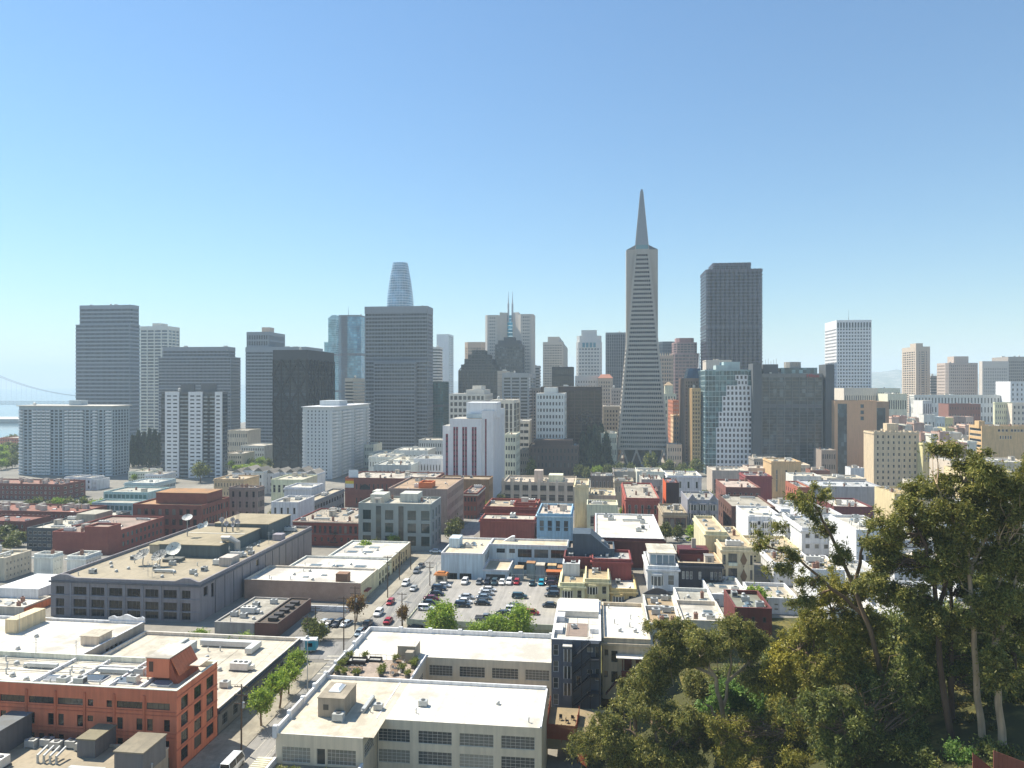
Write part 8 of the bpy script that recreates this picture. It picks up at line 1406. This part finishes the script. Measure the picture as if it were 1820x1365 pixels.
def chair(x, y, rz, label):
    o = thing('terrace_chair', label, 'chair', tl(x, y), -GA + rz, 'terrace furniture'); MB().box(-.25, .25, -.25, .25, .42, .47).build('seat', CUS, o); MB().box(-.25, .25, .2, .25, .473, .95).build('backrest', CUS, o)
    for a in (-.2, .2):
        for b in (-.2, .2): MB().box(a - .025, a + .025, b - .025, b + .025, 0, .418).build('leg', plain('#6d6a66'), o)
def table(x, y, w, d, label):
    o = thing('terrace_table', label, 'table', tl(x, y), -GA, 'terrace furniture'); MB().box(-w/2, w/2, -d/2, d/2, .70, .75).build('tabletop', TEK, o)
    for a in (-w/2 + .1, w/2 - .1):
        for b in (-d/2 + .1, d/2 - .1): MB().box(a - .035, a + .035, b - .035, b + .035, 0, .698).build('leg', TEK, o)
table(4.4, 27.0, 2.6, 1.0, 'long wooden table in the near left of the terrace'); table(11.2, 31.0, 1.2, 1.2, 'square table in the middle right of the terrace'); table(12.0, 26.0, 1.2, 1.2, 'square table by the courtyard parapet'); table(11.5, 35, 1.0, 1.0, 'small table near the stair house')
NC = 'first second third fourth fifth sixth seventh eighth ninth tenth eleventh twelfth thirteenth fourteenth'.split(); k = 0
for x, y, rz in ((3.5, 28.0, 0), (4.4, 28.0, 0), (5.3, 28.0, 0), (3.5, 26.0, math.pi), (4.4, 26, math.pi), (5.3, 26, math.pi), (11.2, 32.1, 0), (11.2, 29.9, math.pi), (12.3, 31, -1.57), (12, 27.1, 0), (12, 24.9, math.pi), (13.1, 26, -1.57), (11.5, 35.9, 0), (12.4, 35, -1.57)): chair(x, y, rz, 'grey terrace chair at the %s, %s around it' % (('long wooden table', 'square middle table', 'courtyard table', 'stair house table')[0 if k < 6 else 1 if k < 9 else 2 if k < 12 else 3], NC[k if k < 6 else (k - 6) % 3])); k += 1
rng = np.random.default_rng(5); pv_, pn_ = leaf_verts([(rng.normal() * .25, rng.normal() * .25, .75 + .3 * rng.random()) for _ in range(8)], [.38] * 8, 70, .2, rng, .5); PLF = npquads('plant_foliage', pv_, pn_, leafm('#5c6a22', '#7d8a30', '#a3a048', .3)); PLP = MB().prism(rect(.8, .8, .1, -.4, -.4), 0, .55, 0, rect(.9, .9, .1, -.45, -.45)).mesh('planter', plain('#6a655d', .8))
def potplant(x, y, label, z=None, s=1.0): o = thing('potted_plant', label, 'potted plant', tl(x, y, z), rng.random() * 6, 'terrace plants'); put('planter', PLP, o); put('plant_foliage', PLF, o, sc=(s, s, s))
for i, (x, y, w) in enumerate(((1.3, 37.4, 'in the far left terrace corner'), (4.2, 37.9, 'behind the railing sofas'), (1.2, 32.2, 'by the street parapet middle'), (1.2, 29.5, 'by the parapet near the long table'), (1.4, 24.2, 'at the near left parapet'), (3.0, 22.6, 'at the near terrace edge, left'), (5.4, 22.4, 'at the near terrace edge, second'), (9.6, 27.6, 'beside the central seats, left'), (10.6, 36.6, 'by the porch of the stair house'), (13.2, 28.5, 'beside the courtyard table'), (14.8, 34.5, 'along the courtyard parapet, far'), (14.9, 32.2, 'along the courtyard parapet, middle'), (14.9, 24.0, 'along the courtyard parapet, near'), (9.8, 24.2, 'at the near terrace edge, right'))): potplant(x, y, 'potted shrub ' + w, s=1.2)
for i, (x, w) in enumerate(((2.6, 'first'), (4.6, 'second'), (9.6, 'third'), (12.0, 'last'))):
    o = thing('planter_box', 'white planter box with leafy plants, %s along the lower terrace' % w, 'planter', tl(x, -3.2, 28.6 - 4.66), -GA, 'lower terrace planters'); MB().box(-.9, .9, -.3, .3, 0, .55).build('box', plain('#d6d3cc', .7), o); put('plant_foliage', PLF, o, (-.4, 0, 0)); put('plant_foliage', PLF, o, (.4, 0, 0), 1.5)
# garden of the slate house: terracotta fences, decks and chairs
FEN = paint('#7d3d24', .85, .15, .25)
def board_fence(label, a, b, z, h, board=.22, mat=None):
    a, b = Vector(a), Vector(b); L = (b - a).length; o = thing('board_fence', label, 'fence', (a.x, a.y, z), math.atan2(b.y - a.y, b.x - a.x)); n = max(2, int(L / board)); me = MB().box(0, L / n - .02, -.02, .02, 0, h).mesh('board', mat or FEN)
    for i in range(n): put('board', me, o, (i * L / n, .01 * (i % 2), .02 * ((i * 7) % 3)))
    for zz in (.3, h - .35): MB().box(0, L, .035, .1, zz, zz + .1).build('rail', mat or FEN, o)
    for i in range(max(2, int(L / 2.4)) + 1): MB().box(L * i / max(2, int(L / 2.4)) - .05, L * i / max(2, int(L / 2.4)) + .05, .035, .14, -.5, h + .1).build('post', mat or FEN, o)
pA, pB, pC, pD = px3(972, 1268, 124)[:2], px3(1024, 1268, 123)[:2], px3(1030, 1250, 130)[:2], px3(979, 1240, 134)[:2]
GDZ = 22.6; gd = thing('garden_deck', 'small paved garden deck below the slate house', 'deck', (pA[0], pA[1], GDZ - .2), -GA); MB().box(0, 11.5, 0, 9.5, -3, 0).build('deck_floor', roofm('#a39272'), gd)
board_fence('terracotta board fence along the near edge of the garden deck', pA, pB, GDZ - 1.4, 2.6); board_fence('terracotta board fence on the right of the garden deck', pB, pC, GDZ - 1.0, 2.4); board_fence('terracotta board fence along the factory side of the garden', pA, pD, GDZ - .6, 2.2); board_fence('lower terracotta fence stepping down from the garden', px3(1026, 1296, 119)[:2], px3(1042, 1300, 117)[:2], GDZ - 2.6, 1.9)
for i, (x, y) in enumerate(((2.2, 4.5), (3.4, 3.6), (4.4, 4.8), (5.2, 3.6), (8.2, 2.4))):
    p = Vector(gd.location) + U * x + V * y; o = thing('garden_chair', 'dark garden chair on the deck, %s from the fence corner' % NC[i], 'chair', (p.x, p.y, GDZ - .18), i * 1.3, 'garden chairs'); MB().box(-.28, .28, -.28, .28, .38, .44).build('seat', WIK, o); MB().box(-.28, .28, .22, .28, .443, .95).build('backrest', WIK, o)
    for a in (-.22, .22):
        for b in (-.22, .22): MB().box(a - .03, a + .03, b - .03, b + .03, 0, .378).build('leg', WIK, o)
# red-brown panels in the bottom right corner
RBP = paint('#6f4338', .85, .1, .15)
for i, (a, b, t0, t1, lb) in enumerate(((1729, 1775, 1338, 1375, 'red-brown sloping fence panel at the foot of the tallest trunk'), (1766, 1840, 1334, 1362, 'red-brown sloping fence panel in the bottom right corner'))):
    Y = 66 - i * 4; X0, X1 = PX(a, Y), PX(b, Y); z0, z1 = PZ(t0, Y), PZ(t1, Y); o = thing('fence_panel', lb, 'fence', (X0, Y, min(z0, z1) - 5)); zz = min(z0, z1) - 5; nb = 9
    for k in range(nb):
        xa, xb = (X1 - X0) * k / nb, (X1 - X0) * (k + 1) / nb - .015; ha, hb = z0 + (z1 - z0) * k / nb - zz, z0 + (z1 - z0) * (k + 1) / nb - zz
        m = MB(); m.v = [(xa, 0, 0), (xb, 0, 0), (xb, 0, hb), (xa, 0, ha), (xa, .06, 0), (xb, .06, 0), (xb, .06, hb), (xa, .06, ha)]; m.f = [(0, 1, 2, 3), (5, 4, 7, 6), (3, 2, 6, 7), (1, 5, 6, 2), (4, 0, 3, 7)]; m.m = [0]*5; m.build('board', RBP, o)
    MB().box(-.1, X1 - X0 + .1, .065, .15, 3.0, 3.15).build('rail', RBP, o)
# ---------------------------------------------------------------- the air
hm = bpy.data.materials.new('haze'); hm.use_nodes = True; hn = hm.node_tree.nodes; hn.clear()
pv = hn.new('ShaderNodeVolumePrincipled'); pv.inputs['Color'].default_value = (.72, .88, 1.0, 1); pv.inputs['Density'].default_value = HAZE; pv.inputs['Anisotropy'].default_value = 0.0
ho = hn.new('ShaderNodeOutputMaterial'); hm.node_tree.links.new(pv.outputs[0], ho.inputs['Volume'])
stuff(MB().box(-9600, 9600, -400, 14000, -9, 420).build('haze', hm))
